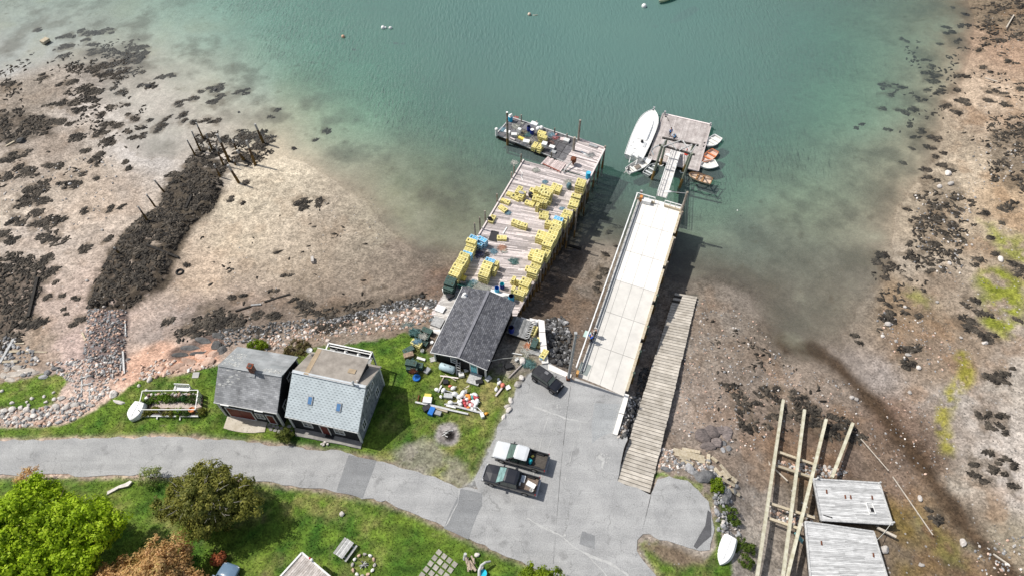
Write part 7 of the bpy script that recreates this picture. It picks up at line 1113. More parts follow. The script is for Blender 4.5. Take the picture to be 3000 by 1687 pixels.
b = MB(); b.ball((-Lh/2+Lh*.30, -.28, 1.22), (.55, .45, .36)); b.build('helm_seat', black, t, local=True); b = MB(); b.box((-Lh/2+Lh*.26, -.85, 1.08), (1.1, .42, .08)); b.build('side_bench', M('pale_grey_gel', (.52, .53, .54), .5), t, local=True)
for x, y, dx, dy in ((.14, .25, .08, .55), (.06, .15, .05, .45), (.25, .95, .5, .06), (.18, 1.05, .15, .12)): b = MB(); b.box((-Lh/2+Lh*x, y, 1.06), (dx, dy, .04)); b.build('hatch', M('mid_grey', (.3, .3, .31), .6) if 'mid_grey' not in bpy.data.materials else bpy.data.materials['mid_grey'], t, local=True)  # thin grey bars and plates set on the deck
b = MB(); b.tube((Lh/2-.15, 0, 1.2), (Lh/2+.15, 0, 1.25), .1, n=8); b.box((Lh/2+.15, 0, 1.35), (.25, .3, .2)); b.build('bow_roller', galv, t, local=True)
for y in (-.62, .42): outboard(t, -Lh/2, y, .8, gelcoat, .6, 1.15)
t, Lh, rz = boat('skiff', 'white open skiff with tilted outboard and wooden hatch, behind the motorboat stern', 'boat', (1910, 463), (1840, 500), 0, 1.75, .62, gelcoat, lin, (.2, .74), deck=(.72, .85, .95, .99)); outboard(t, -Lh/2, .1, .5, greyp, .9, .8); MB().box((-Lh/2+Lh*.38, -.12, .5), (.85, .65, .1)).build('hatch_cover', M('brown_hatch', (.2, .17, .145), .8, .2), t, local=True); b = MB(); b.rock((-Lh/2+.4, .3, .4), (.5, .4, .4)); b.build('gear_heap', black, t, local=True)
boat('aluminium_boat', 'small grey aluminium boat with white thwarts tucked beside the gantry pile', 'boat', (1922, 480), (1893, 510), 0, 1.35, .5, al_, M('dark_aluminium', (.17, .19, .185), .6, .2), (.25, .55, .85), tr=.85, rim=M('pale_aluminium', (.6, .62, .62), .4))
boat('dinghy', 'white dinghy moored alone at the seaward corner of the landing float', 'boat', (2072, 428), (2105, 400), 0, 1.75, .5, gelcoat, lin, (.3, .55), tr=.8, floorz=.26)
boat('rowing_boat', 'orange rimmed rowing boat with pinkish interior moored to the float', 'boat', (2060, 475), (2096, 441), 0, 1.6, .5, M('peach_hull', (.66, .48, .38), .5, .1), M('pink_interior', (.62, .44, .36), .6, .12), (.3, .6), rim=M('orange_rim', (.6, .2, .08), .5, .15), tr=.72)
boat('dinghy', 'white dinghy lying against the orange rimmed rowing boat', 'boat', (2052, 486), (2099, 478), 0, 1.75, .5, gelcoat, lin, (.35, .65), tr=.8, floorz=.26)
boat('rowing_boat', 'tan wooden rowing boat with two grey thwarts off the landward float corner', 'boat', (2018, 508), (2085, 531), 0, 1.65, .5, M('tan_hull', (.68, .55, .43), .5, .12), M('tan_interior', (.58, .45, .34), .7, .15), (.38, .62), rim=wd_, tr=.8)
p = hp(392, 1210); boat('upturned_dinghy', 'upturned white dinghy on the lawn beside the fenced garden bed', 'boat', (379, 1228), (408, 1176), 4.5, 1.9, .6, gelcoat, gelcoat, upside=True, tr=.78)
boat('upturned_dinghy', 'upturned white dinghy in the weeds below the paved turnaround', 'boat', (2112, 1652), (2144, 1570), 4.0, 1.7, .55, gelcoat, gelcoat, upside=True, tr=.8)
b = MB(); p = W(1942, 2, 0); d0, d1 = W(1932, 5, .5), W(1990, -30, .5); boat('rowing_boat', 'pale green boat bow just entering the top frame edge', 'boat', (1931, 4), (2010, -40), 0, 2.0, .6, M('pale_green_hull', (.5, .55, .35), .5), lin, (.4,))
# ================================================================ people
def person(label, pos, rz, jacket, trousers, hair, pose='stand', arms='down'):
    t = thing('person', label, 'person', pos, rz); L = 1.0
    if pose == 'bend': hip, ch, nk, hd = (-.12, 0, .88), (.12, 0, 1.2), (.24, 0, 1.34), (.33, 0, 1.45)
    else: hip, ch, nk, hd = (0, 0, .94), (.01, 0, 1.28), (.0, 0, 1.46), (.02, 0, 1.62)
    J = [hip, ch, nk, hd, (hd[0]+.01, 0, hd[2]+.09)]; Rr = [.135, .15, .06, .085, .06]; E_ = [(0, 1), (1, 2), (2, 3), (3, 4)]; jk, tk = [], []
    def add(p, par, r): J.append(p); Rr.append(r); E_.append((par, len(J)-1)); return len(J)-1
    for s_ in (-1, 1):
        a = add((ch[0], s_*.19, ch[2]+.09), 1, .065)
        if arms == 'front' or pose == 'bend': e = add((ch[0]+.12, s_*.25, ch[2]-.17), a, .048); h = add((ch[0]+.33, s_*.14, ch[2]-.22), e, .036)
        else: e = add((ch[0]-.02, s_*.27, ch[2]-.2), a, .048); h = add((ch[0]+.07, s_*.29, ch[2]-.44), e, .036)
        hdv = (Vector(J[h])-Vector(J[e])).normalized(); w_ = add(tuple(Vector(J[h])+hdv*.07), h, .03)
        for k_ in range(4): f = add(tuple(Vector(J[w_])+hdv*.05+Vector((0, (k_-1.5)*.022, -.01*k_))), w_, .010); add(tuple(Vector(J[f])+hdv*(.035-.004*abs(k_-1))+Vector((0, 0, -.015))), f, .009)
        add(tuple(Vector(J[h])+hdv*.05+Vector((.035, -s_*.03, 0))), h, .011)
        kx = .1 if pose == 'bend' else .03*s_; g = add((hip[0]+.01, s_*.1, hip[2]-.06), 0, .095); kn = add((hip[0]+kx+.04, s_*.11, .5), g, .065); an = add((kx*.3-.02, s_*.12, .09), kn, .045); add((kx*.3+.14, s_*.13, .04), an, .04)
    def skin(name, idx, grow, mat_, root):
        mp = {j: i for i, j in enumerate(idx)}; me = bpy.data.meshes.new(name); me.from_pydata([J[j] for j in idx], [(mp[a], mp[b_]) for a, b_ in E_ if a in mp and b_ in mp], []); o = bpy.data.objects.new(name, me); C.objects.link(o); o.parent = root; me.materials.append(mat_)
        md = o.modifiers.new('Skin', 'SKIN'); md.use_smooth_shade = True; sv = me.skin_vertices[0].data
        for i, j in enumerate(idx): sv[i].radius = (Rr[j]*grow, Rr[j]*grow)
        sv[0].use_root = True; sb = o.modifiers.new('Subdivision', 'SUBSURF'); sb.levels = sb.render_levels = 1; ROOTM[o.name] = ROOTM[root.name]; return o
    n = len(J); body = skin('body', list(range(n)), 1.0, skinm, t); per = 17
    arm = [5, 6, 7] + [5+(n-5)//2, 6+(n-5)//2, 7+(n-5)//2]; half = (n-5)//2; legs = [i for s_ in (0, 1) for i in range(5+s_*half+half-4, 5+s_*half+half-1)]
    skin('jacket', [0, 1]+arm, 1.22, jacket, t); skin('trousers', [0]+legs, 1.2, trousers, t); b = MB(); b.ball(Vector(hd)+Vector((-.015, 0, .04)), (.21, .19, .2), n=2); b.build('hair', hair, t, local=True, smooth=True)
    b = MB(); h0 = Vector(hd); b.ball(h0+Vector((.095, 0, .0)), (.04, .03, .045), n=1); b.build('nose', skinm, t, local=True)
    for s_ in (-1, 1): MB().ball(h0+Vector((.085, s_*.035, .025)), (.02, .025, .015), n=1).build('eye', black, t, local=True); a_ = 5+(0 if s_ < 0 else half)+half-1; MB().ball(Vector(J[a_])-Vector((.06, 0, 0)), (.29, .12, .11), n=2).build('shoe', black, t, local=True)
    return t
bluej = M('sky_blue_jacket', (.08, .26, .62), .8, .15); navy = M('navy_trousers', (.015, .022, .05), .85, .2); royal = M('royal_blue_jacket', (.012, .10, .55), .7, .15); hairg = M('white_hair', (.55, .53, .5), .8); hairb = M('dark_hair', (.02, .016, .014), .7); dkj = M('charcoal_coat', (.03, .03, .035), .8, .2); shirtw = M('pale_shirt', (.5, .5, .52), .8)
person('person in sky blue jacket and navy trousers standing on the landing float', W(1961.5, 399, FZ), rad(-60), bluej, navy, hairb, arms='front')
person('white haired person in light blue top bending beside the gantry beam on the float', W(1974, 412, FZ), rad(-150), M('light_blue_top', (.16, .38, .66), .8, .1), navy, hairg, 'bend')
person('person in royal blue jacket standing by the green bait table on the pier', W(1732, 999, PZ), rad(200), royal, navy, hairb, arms='front')
person('white haired person in pale shirt and dark coat by the pier railing', W(1744, 984, PZ), rad(170), dkj, dkj, hairg, arms='front')
# ================================================================ lobster traps
def netmat(name, c, a):
    m = M(name, c, .7, .25, 9, orand=.14); t = m.node_tree; N = t.nodes; L = t.links; tr = N.new('ShaderNodeBsdfTransparent'); mi = N.new('ShaderNodeMixShader'); mi.inputs[0].default_value = a; L.new(tr.outputs[0], mi.inputs[1]); L.new(N['Principled BSDF'].outputs[0], mi.inputs[2]); L.new(mi.outputs[0], N['Material Output'].inputs['Surface']); return m
TL, TW_, TH = 1.22, .62, .40
def make_trap(kind, bar, net, loc=(0, 0, -50)):
    t = thing('lobster_trap', kind, 'lobster trap', loc); b = MB(); l, w, h = TL/2, TW_/2, TH; q = .05
    for y in (-w, w):
        for z in (q/2, h-q/2): b.box((0, y, z), (TL, q, q), r=.6)
    for x in (-l, -l/3, l/3, l):
        for z in (q/2, h-q/2): b.box((x, 0, z), (q, TW_, q), r=.6)
        for y in (-w, w): b.box((x, y, h/2), (q, q, h), r=.6)
    b.box((0, 0, h-q/2), (TL, q*.6, q*.8), r=.6); e = .012
    b.add([(-l, -w, h-e), (l, -w, h-e), (l, w, h-e), (-l, w, h-e)], [(0, 1, 2, 3)], 1)
    for p_, r_ in (((-l, -w), (l, -w)), ((l, -w), (l, w)), ((l, w), (-l, w)), ((-l, w), (-l, -w))): b.add([(p_[0]*.985, p_[1]*.97, 0), (r_[0]*.985, r_[1]*.97, 0), (r_[0]*.985, r_[1]*.97, h), (p_[0]*.985, p_[1]*.97, h)], [(0, 1, 2, 3)], 1)
    b.add([(-l, -w, .03), (l, -w, .03), (l, w, .03), (-l, w, .03)], [(0, 1, 2, 3)], 1); b.build('wire_cage', [bar, net], t, local=True)
    b = MB(); b.box((-l*.62, -.02, h-.002), (.17, .2, .03)); b.box((l*.1, 0, h*.45), (.3, TW_*.8, h*.6)); b.build('entrance_head', M('dark_netting', (.07, .075, .05), .9, .3, 9) if 'dark_netting' not in bpy.data.materials else bpy.data.materials['dark_netting'], t, local=True); return t
PROTO = {'yellow': make_trap('yellow', M('yellow_coated_wire', (.88, .80, .38), .5, .08, 3, orand=.08), netmat('yellow_mesh', (.68, .58, .20), .66)), 'blue': make_trap('blue', M('pale_blue_wire', (.55, .68, .75), .5, .1, 3), netmat('blue_mesh', (.10, .40, .66), .88)), 'green': make_trap('green', M('dark_green_wire', (.07, .12, .10), .6, .35, 3), netmat('green_mesh', (.055, .10, .09), .8))}
USED = set()
AC = math.atan2(ux.y, ux.x); AL = math.atan2(ax.y, ax.x)
ORD = 'first second third fourth fifth sixth seventh eighth ninth tenth eleventh twelfth thirteenth fourteenth fifteenth sixteenth seventeenth eighteenth nineteenth twentieth twenty-first twenty-second twenty-third twenty-fourth twenty-fifth twenty-sixth'.split()
def put_trap(kind, x, y, z, rz, label, group, rot=None):
    pr = PROTO[kind]
    if kind not in USED:
        USED.add(kind); t = pr; t.location = (x, y, z); t.rotation_euler = rot if rot else (0, 0, rz); t['label'] = label; t['group'] = group; return t
    return dup(pr, (x, y, z), rz, label, group, rot=rot)
def stack(px, py, n, kind, ang, zb, lab, group, skiplow=0):
    c = W(px, py, zb+n*TH*1.02)
    for k in range(n-1, -1 if skiplow == 0 else skiplow-1, -1):
        lay = 'lone' if n == 1 else ['topmost', 'second from top', 'third from top', 'bottom'][n-1-k] if k else 'bottom'
        a = ang+R_.uniform(-.05, .05)+(math.pi if R_.random() < .4 else 0); put_trap(kind, c.x+R_.uniform(-.04, .04), c.y+R_.uniform(-.03, .03), zb+k*TH*1.02, a, f'{kind} trap, {lay}, {lab}' if n > 1 else f'lone {kind} lobster trap {lab}', group)
ROWS = [
 ('pier side wharf edge', 'traps along the pier side wharf edge', [(1704, 529, 4), (1699.5, 540, 4), (1687.4, 573, 2), (1683.5, 589, 2), (1679, 599, 2), (1664, 621, 2), (1657.5, 633, 2), (1646, 646, 3), (1636, 640, 4, 'blue'), (1633, 652, 4), (1629.5, 663, 4), (1624.5, 673, 4), (1620, 683, 4), (1614.5, 693.5, 4), (1608.5, 704, 4), (1603, 714, 4), (1581, 738, 4), (1577.6, 749, 4), (1573.5, 761, 4), (1567.5, 779, 3), (1560, 793, 4), (1541.5, 819, 3), (1537, 830, 3), (1532.5, 847, 2), (1522, 857, 3)]),
 ('mudflat side wharf edge', 'traps along the mudflat side wharf edge', [(1389, 696, 3, 'blue'), (1381, 705, 4), (1379.5, 718, 3), (1374.5, 731, 3), (1368, 742, 3, 'blue'), (1360, 746, 4), (1355.5, 757, 4), (1349.7, 768, 4), (1341.4, 778.5, 4), (1335, 790, 4), (1330, 801, 4), (1321, 816, 4, 'green'), (1316, 829, 4, 'green'), (1314, 842, 3, 'green')]),
 ('short row before the shack', 'traps in the short row on the wharf deck', [(1436.6, 762, 3, 'blue'), (1429, 771.5, 4), (1424, 781.5, 4), (1420, 792, 4), (1416.5, 802, 4)]),
 ('big heap mid wharf', 'traps in the big heap on the wharf', [(1598, 548, 4), (1580, 554, 4), (1606, 557, 4), (1592, 561.5, 4), (1599, 567.5, 4), (1587, 574, 3), (1566, 557, 2), (1564, 567, 2), (1602, 583, 2), (1572, 582, 2)]),
 ('inside the pier side row', 'traps beside the pier side row', [(1611, 652, 3), (1588, 683, 3), (1584, 694, 3)])]
for lab, grp, L_ in ROWS:
    for i, s in enumerate(L_):
        px, py, n = s[:3]; kind = s[3] if len(s) > 3 else 'yellow'; hid = 1 if n >= 4 and 'heap' in lab and i in (2, 3) else 0
        stack(px, py, n, kind, AC, DZ, f'{ORD[i]} stack from sea, {lab}', grp, hid)
for px, py, n, kind, ang, lab in ((1559, 742, 2, 'yellow', AL, 'crosswise pair inside the pier side row'), (1601, 742, 3, 'yellow', AL, 'crosswise stack hanging over the pier side edge'), (1553, 786, 1, 'yellow', AC+.2, 'askew inside the landward end of the pier row'), (1623, 546, 2, 'yellow', AL, 'stack set lengthwise beside the big heap, nearer the heap'), (1637, 551, 2, 'yellow', AL, 'stack set lengthwise beside the big heap, nearer the pier'),
    (1520, 554, 2, 'yellow', AL, 'lengthwise stack seaward in the mudflat side group'), (1530, 569, 2, 'yellow', AL, 'stack with a grey lid on it, mudflat side'), (1497.5, 568, 1, 'yellow', AC-.1, 'nearest the plank edge, end on to its twin'), (1511, 577, 1, 'yellow', AC-.15, 'between its twin and the grey lidded stack'), (1480.5, 588, 1, 'yellow', AC-.1, 'at the mudflat side edge with rope on it'), (1473.5, 609, 1, 'yellow', rad(-47), 'lying skewed beside a blue rope coil'),
    (1513, 650, 2, 'yellow', AC, 'rounded pair mid deck, mudflat side half'), (1530, 657, 2, 'yellow', AC, 'rounded pair mid deck, pier side half'), (1470, 695, 1, 'yellow', rad(-3), 'beside the black mat on the deck'), (1551, 594, 1, 'yellow', AC, 'lying beside the upright traps below the big heap'), (1593, 623, 1, 'yellow', AC+.1, 'leaning behind the landwardmost trap of the heap'), (1594, 634, 1, 'yellow', AC+.15, 'landwardmost below the big heap'),
    (1511, 825, 1, 'yellow', AC, 'tumbled landward of the pier row, rope on it'), (1441, 640, 1, 'yellow', AL, 'with black gear by the mudflat side posts'), (1413.5, 700, 3, 'blue', AC-.2, 'stack beside the black mat'), (1401, 712, 2, 'blue', AC, 'low stack between the two blue ends')):
    stack(px, py, n, kind, ang, DZ, lab, 'scattered traps on the wharf')
def upright(px, py, kind, ang, lab, zb=DZ, group='upright traps on the wharf', hgt=TL):
    c = W(px, py, zb+hgt); put_trap(kind, c.x, c.y, zb+TL/2, 0, lab, group, rot=Matrix.Rotation(ang, 4, 'Z').to_3x3().to_4x4().__matmul__(Matrix.Rotation(rad(90), 4, 'Y')).to_euler())
for px, py, lab in ((1583, 592, 'yellow trap standing on end against the big heap, middle of three'), (1594.6, 593, 'yellow trap standing on end against the big heap, nearest the pier'), (1570.6, 602, 'yellow trap standing on end, landward of the other two'), (1451.5, 772, 'yellow trap standing on end beside the short row, seaward one'), (1444, 790, 'yellow trap standing on end beside the short row, landward one'), (1500.6, 817, 'yellow trap on end at the landward heap beside the pier row'), (1499.5, 845, 'small yellow trap on end beside the cyan barrel')): upright(px, py, 'yellow', AC, lab, hgt=TL*.8)
# the barge load
AB = math.atan2((bq[2]-bq[1]).y, (bq[2]-bq[1]).x)
for px, py, n, ang, lab in ((1588, 388, 3, AB, 'seaward barge stack'), (1591, 399, 3, AB, 'main barge stack, landward half'), (1567, 424, 2, AB+1.57, 'low barge stack beside the ropes'), (1583, 429, 2, AB+1.57, 'low barge stack under a white lid')): stack(px, py, n, 'yellow', ang, BZ, lab, 'traps on the barge')
# traps on the land
for px, py, n, kind, ang, lab in ((1215, 970, 2, 'green', .1, 'weedy stack at the lawn edge, seaward'), (1242, 983, 2, 'green', AC, 'dull stack nearest the shack wall'), (1219, 1003, 2, 'yellow', AC-.1, 'stack heaped with rope beside the shack lawn'), (1238, 1001, 1, 'green', AC, 'under a weathered board on the shack lawn'), (1197, 1022, 1, 'green', .6, 'beside the rotten log on the lawn'), (1204, 1062, 3, 'green', -.15, 'dark lawn stack, western half'), (1208, 1075, 2, 'green', -.15, 'dark lawn stack, road side half'), (1222, 1067, 2, 'green', -.15, 'dark lawn stack beside the blue lid'), (1251, 966, 2, 'green', AC, 'dark stack behind the shack corner'),
    (1563, 966, 2, 'yellow', AL, 'stack behind the hauled out float'), (1565, 1003, 2, 'green', AL, 'stack beside the granite wall'), (1577, 1001, 1, 'yellow', AL, 'against the granite wall'), (1594, 1035, 1, 'yellow', AL-.1, 'on top of the granite wall')):
    z = hp(px, py+6).z if 'top of' not in lab else 4.72; stack(px, py, n, kind, ang, z, lab, 'traps on the land')
# ================================================================ gear on wharf, barge and lawn
def barrel(px, py, z, m, label, h=.92, r=.3, open_=True, inner=None, name='barrel', cat='barrel', top=False):
    p = W(px, py, z); b = MB(); pr = [(r*.9, 0), (r*.96, .04), (r, h*.3), (r*1.03, h*.33), (r, h*.36), (r, h*.63), (r*1.03, h*.66), (r, h*.69), (r*.96, h-.02), (r*.97, h)]; b.lathe(p, pr, 18, cap=False); b.lathe(p, [(r*.97, h), (r*.9, h), (r*.88, h*.25 if open_ else h-.03), (.01, h*.25 if open_ else h-.03)], 18, m=1, cap=False); return tag(b.build(name, [m, inner or m], smooth=False, origin=p), label, cat)
barrel(1722, 522, DZ, bluec, 'bright blue closed barrel on the wharf head beside the first traps', open_=False, inner=M('pale_cyan', (.1, .5, .75), .4), h=1.1, r=.34)
barrel(1494, 538, BZ, bluec, 'cyan blue barrel', h=.1, r=.1).name = 'spare_lid'
bpy.data.objects.remove(bpy.data.objects['spare_lid'])
barrel(1495.5, 355, BZ, bluec, 'blue barrel with white floats on top at the barge tip', h=1.0, r=.36, open_=False, inner=white); p = W(1494.5, 338, BZ+1.0)
for i, (dx, dy) in enumerate(((0, 0), (.25, .1), (.1, -.2))): b = MB(); b.ball((W(1495.5, 355, BZ).x+dx-.1, W(1495.5, 355, BZ).y+dy, BZ+1.16+i*.06), (.34, .34, .34)); tag(b.build('float_buoy', white, smooth=True), 'white float lying on the blue barrel at the barge tip', 'float', 'white floats on the barrel')
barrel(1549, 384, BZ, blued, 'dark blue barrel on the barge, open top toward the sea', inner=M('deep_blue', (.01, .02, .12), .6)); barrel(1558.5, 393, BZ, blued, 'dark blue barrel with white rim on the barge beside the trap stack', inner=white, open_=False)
barrel(1471, 844, DZ, blued, 'deep blue open barrel with turquoise inside near the shack roof', inner=M('inner_turquoise', (.05, .5, .58), .5)); barrel(1456, 856, DZ, bluec, 'cyan open barrel half hidden behind the white sheet by the shack', inner=blueb); barrel(1498, 880, DZ, bluec, 'teal blue open barrel at the wharf corner beside the traps', inner=M('navy_inside', (.01, .03, .1), .6), h=1.0, r=.36)  # the deep blue barrel gets a flat turquoise inside
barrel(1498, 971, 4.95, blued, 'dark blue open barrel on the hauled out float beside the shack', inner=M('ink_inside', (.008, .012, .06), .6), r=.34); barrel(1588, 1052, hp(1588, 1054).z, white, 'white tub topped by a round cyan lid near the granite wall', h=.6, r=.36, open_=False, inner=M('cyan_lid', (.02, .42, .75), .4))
barrel(1221, 1107, hp(1221, 1108).z, blueb, 'low blue tub with its lid on beside the dark lawn traps', h=.22, r=.44, open_=False, inner=blueb); barrel(1584, 1045, hp(1584, 1047).z, white, 'white bucket by the cyan lidded tub', h=.4, r=.18)
for px, py, lab in ((1266, 1006, 'round white bucket lid beside the shack roof edge'), (1238, 1030, 'white bucket on the lawn under the shack eave')): barrel(px, py, hp(px, py).z, white, lab, h=.38, r=.2, open_='eave' in lab, name='bucket', cat='bucket')
p = W(1463, 872, DZ); R3 = Matrix.Rotation(AC+.1, 3, 'Z') @ Matrix.Rotation(rad(-8), 3, 'X'); tag(MB().box((p.x, p.y, DZ+.35), (2.6, 1.5, .06), rot=R3).build('white_sheet', white), 'white board with a tangle of pale line behind the shack', 'board')
p = W(1381, 817, DZ); tag(MB().taper((W(1357.5, 818, DZ).x, W(1357.5, 818, DZ).y, DZ), (.55, .55), (.7, .7), .4, AC).build('yellow_tub', yell), 'small yellow tub at the end of the mudflat side trap row', 'tub')
a_ = [W(*q_, DZ+.03) for q_ in ((1440, 675), (1462, 680), (1456, 710), (1430, 704))]; b = MB(); b.prism(a_, .015); tag(b.build('rubber_mat', M('black_mat', (.04, .038, .042), .85, .15)), 'black rubber mat lying flat on the wharf planks', 'mat')
b = MB(); b.beam(W(1473, 686, DZ+.08), W(1485, 666, DZ+.08), .14, .06); tag(b.build('loose_board', white), 'pale loose board beside the lone trap and black mat', 'board')
def coil(px, py, z, r, m, label, n=5, seed=1, name='rope_coil', group=None):
    p = W(px, py, z); g = random.Random(seed); b = MB(); pt = []
    for k in range(n*18): a = k*2.2+g.uniform(-.6, .6); q_ = r*g.random()**.55; pt.append((p.x+q_*math.cos(a)*1.15, p.y+q_*math.sin(a), z+.03+.12*g.random()*r))
    b.path(pt, .022, 4); return tag(b.build(name, m), label, 'rope', group)
for i, (px, py, r, m, lab) in enumerate(((1597, 534, .45, roped, 'blue rope coil seaward of the big trap heap'), (1488, 624, .5, roped, 'blue rope coil at the foot of the skewed trap'), (1647, 612, .4, roped, 'small blue rope coil inside the pier side row'), (1665, 535, .7, ropew, 'pale rope heap beside the first pier side traps'), (1446, 737, .7, roped, 'blue green rope heap in the middle of the wharf, near the short row'), (1470, 728, .7, M('orange_rope', (.6, .38, .28), .9, .3, 20), 'pinkish orange rope heap near the black mat'), (1476, 736, .5, ropew, 'white rope heap touching the pinkish orange one'), (1506, 767, .8, tealr, 'grey green twine heap in the middle of the wharf'), (1404, 745, .8, M('navy_rope', (.1, .11, .2), .9, .4, 20), 'dark navy rope heap beside the mudflat side row'), (1420, 748, .7, M('black_rope', (.1, .1, .1), .9, .4, 20), 'black rope heap seaward of the short row'), (1376, 834, .9, tealr, 'teal rope heap behind the shack roof'), (1395, 836, .8, ropew, 'white rope heap behind the shack roof, middle'), (1412, 842, .8, ropew, 'white rope heap behind the shack roof beside the teal one'), (1428, 846, .7, ropew, 'coil of pale rope nearest the blue barrels'), (1387, 828, .6, roped, 'faded blue rope heap at the corner of the shack roof'), (1352, 838, .6, M('green_rope', (.06, .2, .17), .9, .3, 20), 'green rope coil beside the green trap stack'), (1336, 868, .7, ropew, 'pale hose coil on the strip beside the shack'), (1328, 905, .7, roped, 'pale blue rope heap on the strip beside the shack'), (1300, 912, .7, ropew, 'white net heap on the strip beside the shack'), (1280, 940, .8, roped, 'blue white rope filling the crate on the strip'), (1480, 875, .6, M('grey_rope', (.35, .37, .38), .9, .3, 20), 'grey line tangle on the white board'), (1466, 878, .6, ropew, 'pale line tangle on the white board'), (1506, 478, .6, ropew, 'pale rope loop near the flap of the wharf'), (1730, 455, .7, M('grey_net', (.4, .4, .39), .9, .3, 20), 'grey rope coil on the wharf head'), (1571, 500, .6, ropew, 'white rope ring seaward end of the wharf planks'))): coil(px, py, DZ+.02 if i != 20 and i != 21 else DZ+.42, r, m, lab, 4, i+3)
b = MB(); b.path([W(*q_, DZ+.04) for q_ in ((1525, 500), (1531, 508), (1527, 520), (1532, 528))], .04, 5); tag(b.build('hose', white), 'white hose trailing on the seaward wharf planks', 'hose')
b = MB(); p = W(1660, 551, DZ); b.rock((p.x+.3, p.y, DZ+.45), (.8, 1.1, 1.0), n=2); tag(b.build('net_bag', M('dark_teal_net', (.08, .14, .16), .9, .4, 9)), 'dark teal net bag beside the first pier side stack', 'net bag')
for px, py, d, m, lab in ((1555, 570, (.9, .8, 1.1), M('dark_bag', (.03, .03, .04), .8), 'black bag of gear at the side of the big heap'), (1581, 576, (1.1, .7, .8), M('brown_gear', (.05, .03, .03), .8), 'dark heap of gear on the front of the big trap heap'), (1436, 640, (.5, .8, .9), M('black_gear', (.03, .03, .035), .8), 'black gear by the posts on the mudflat side'), (1527, 569, (.5, .9, .16), M('grey_lid', (.32, .32, .33), .6), 'grey lid lying on a lengthwise trap')): p = W(px, py, DZ+.6); b = MB(); b.rock((p.x, p.y, DZ+(.5 if d[2] > .2 else .92)), d, AL, n=2); tag(b.build('gear_bag', m), lab, 'gear')
# strip beside the shack: its own boards
b = MB(); boards(b, W(1303, 851, DZ+.006), W(1350, 851, DZ+.006), W(1305, 985, DZ+.5), W(1255, 972, DZ+.5), .24, .03, .07, .02, (2, 3), skip=.06, ragged=.1); b.build('side_planks', M('pale_strip', (.42, .39, .36), .9, 0, 3, col2=(.6, .58, .55), rnd=.25), WT)
for px, py, d, rz_, m, lab in ((1283, 948, (1.3, 1.3, .8), AC, woodgrey, 'grey wooden crate full of rope on the strip beside the shack'), (1319, 867, (1.0, .6, .45), .6, greyp, 'black toolbox with a pale lid on the strip beside the shack'), (1290, 906, (1.1, .9, .3), AC, white, 'white crate with rope on the strip beside the shack'), (1303, 851, (.6, .5, .25), .2, white, 'small white box at the seaward end of the strip'), (1276, 972, (1.15, .5, .22), .05, white, 'white box at the landward end of the strip'), (1335, 905, (.25, 2.6, .1), AC+.25, white, 'white board leaning along the shack eave')): p = W(px, py, DZ+.3); tag(MB().box((p.x, p.y, DZ+.35), d, rz_).build('crate', m), lab, 'crate')
# barge gear
for px, py, d, rz_, m, lab in ((1565, 365, (1.1, .75, .5), AB, white, 'large white cooler at the seaward barge rail'), (1572, 440, (.01, .01, .01), 0, white, ''), (1595, 423, (.75, .75, .5), AB+.1, white, 'white lidded box on top of the low barge traps'), (1617, 432, (.85, .6, .4), AB, white, 'white box beside the low barge traps, landward'), (1486, 388, (.9, .6, .45), AB, white, 'white cooler by the tall mooring pile'), (1506, 396, (.9, .6, .5), AB+.4, trimw, 'pale engine box in the barge gear heap'), (1542, 416, (1.0, .7, .45), AB+.2, white, 'white bait box on the landward side of the barge'), (1522, 384, (.5, .45, .9), AB, white, 'tall white tank standing in the barge gear'), (1527, 406, (.95, .45, .3), AB-.1, yell, 'low yellow crate in the barge gear'), (1620, 445, (.95, .6, .2), AB, galv, 'grey open fish tray on the barge deck'), (1660, 412, (.85, .7, .35), AB, trimw, 'pale tray by the seaward rail near the wharf head'), (1648, 409, (.7, .7, .25), AB+.3, M('pink_white', (.6, .5, .48), .8), 'pinkish box beside the pale tray'), (1739, 426, (1.3, .65, .2), AB, galv, 'grey ladder rack on the wharf head rail'), (1714, 452, (.25, 1.6, .1), .75, white, 'white board lying on the wharf head')):
    if not lab: continue
    z0 = BZ if 'wharf head rail' not in lab and 'lying on the wharf' not in lab else DZ; z0 = z0+.84 if 'on top' in lab else z0; p = W(px, py, z0+d[2]*.5); tag(MB().box((p.x, p.y, z0+d[2]/2), d, rz_).build('box', m), lab, 'box')
for px, py, m, lab in ((1586, 377, white, 'big white mooring ball at the seaward barge rail'), (1577, 379, white, 'small white ball beside the big mooring ball'), (1630, 394, M('pink_buoy', (.6, .3, .28), .5), 'pink ball float on the seaward side of the barge')): p = W(px, py, BZ+.3); b = MB(); r = .75 if 'big' in lab else .42; b.ball((p.x, p.y, BZ+r/2), (r, r, r*1.15)); tag(b.build('float_buoy', m, smooth=True), lab, 'float')
f_ = W(1455, 398, BZ); b = MB(); b.tube((f_.x, f_.y, BZ), (f_.x, f_.y, BZ+1.2), .22, n=10); b.ball((f_.x, f_.y, BZ+1.3), (.55, .55, .5)); tag(b.build('corner_fender', white), 'white fender post capping the barge tip', 'fender')
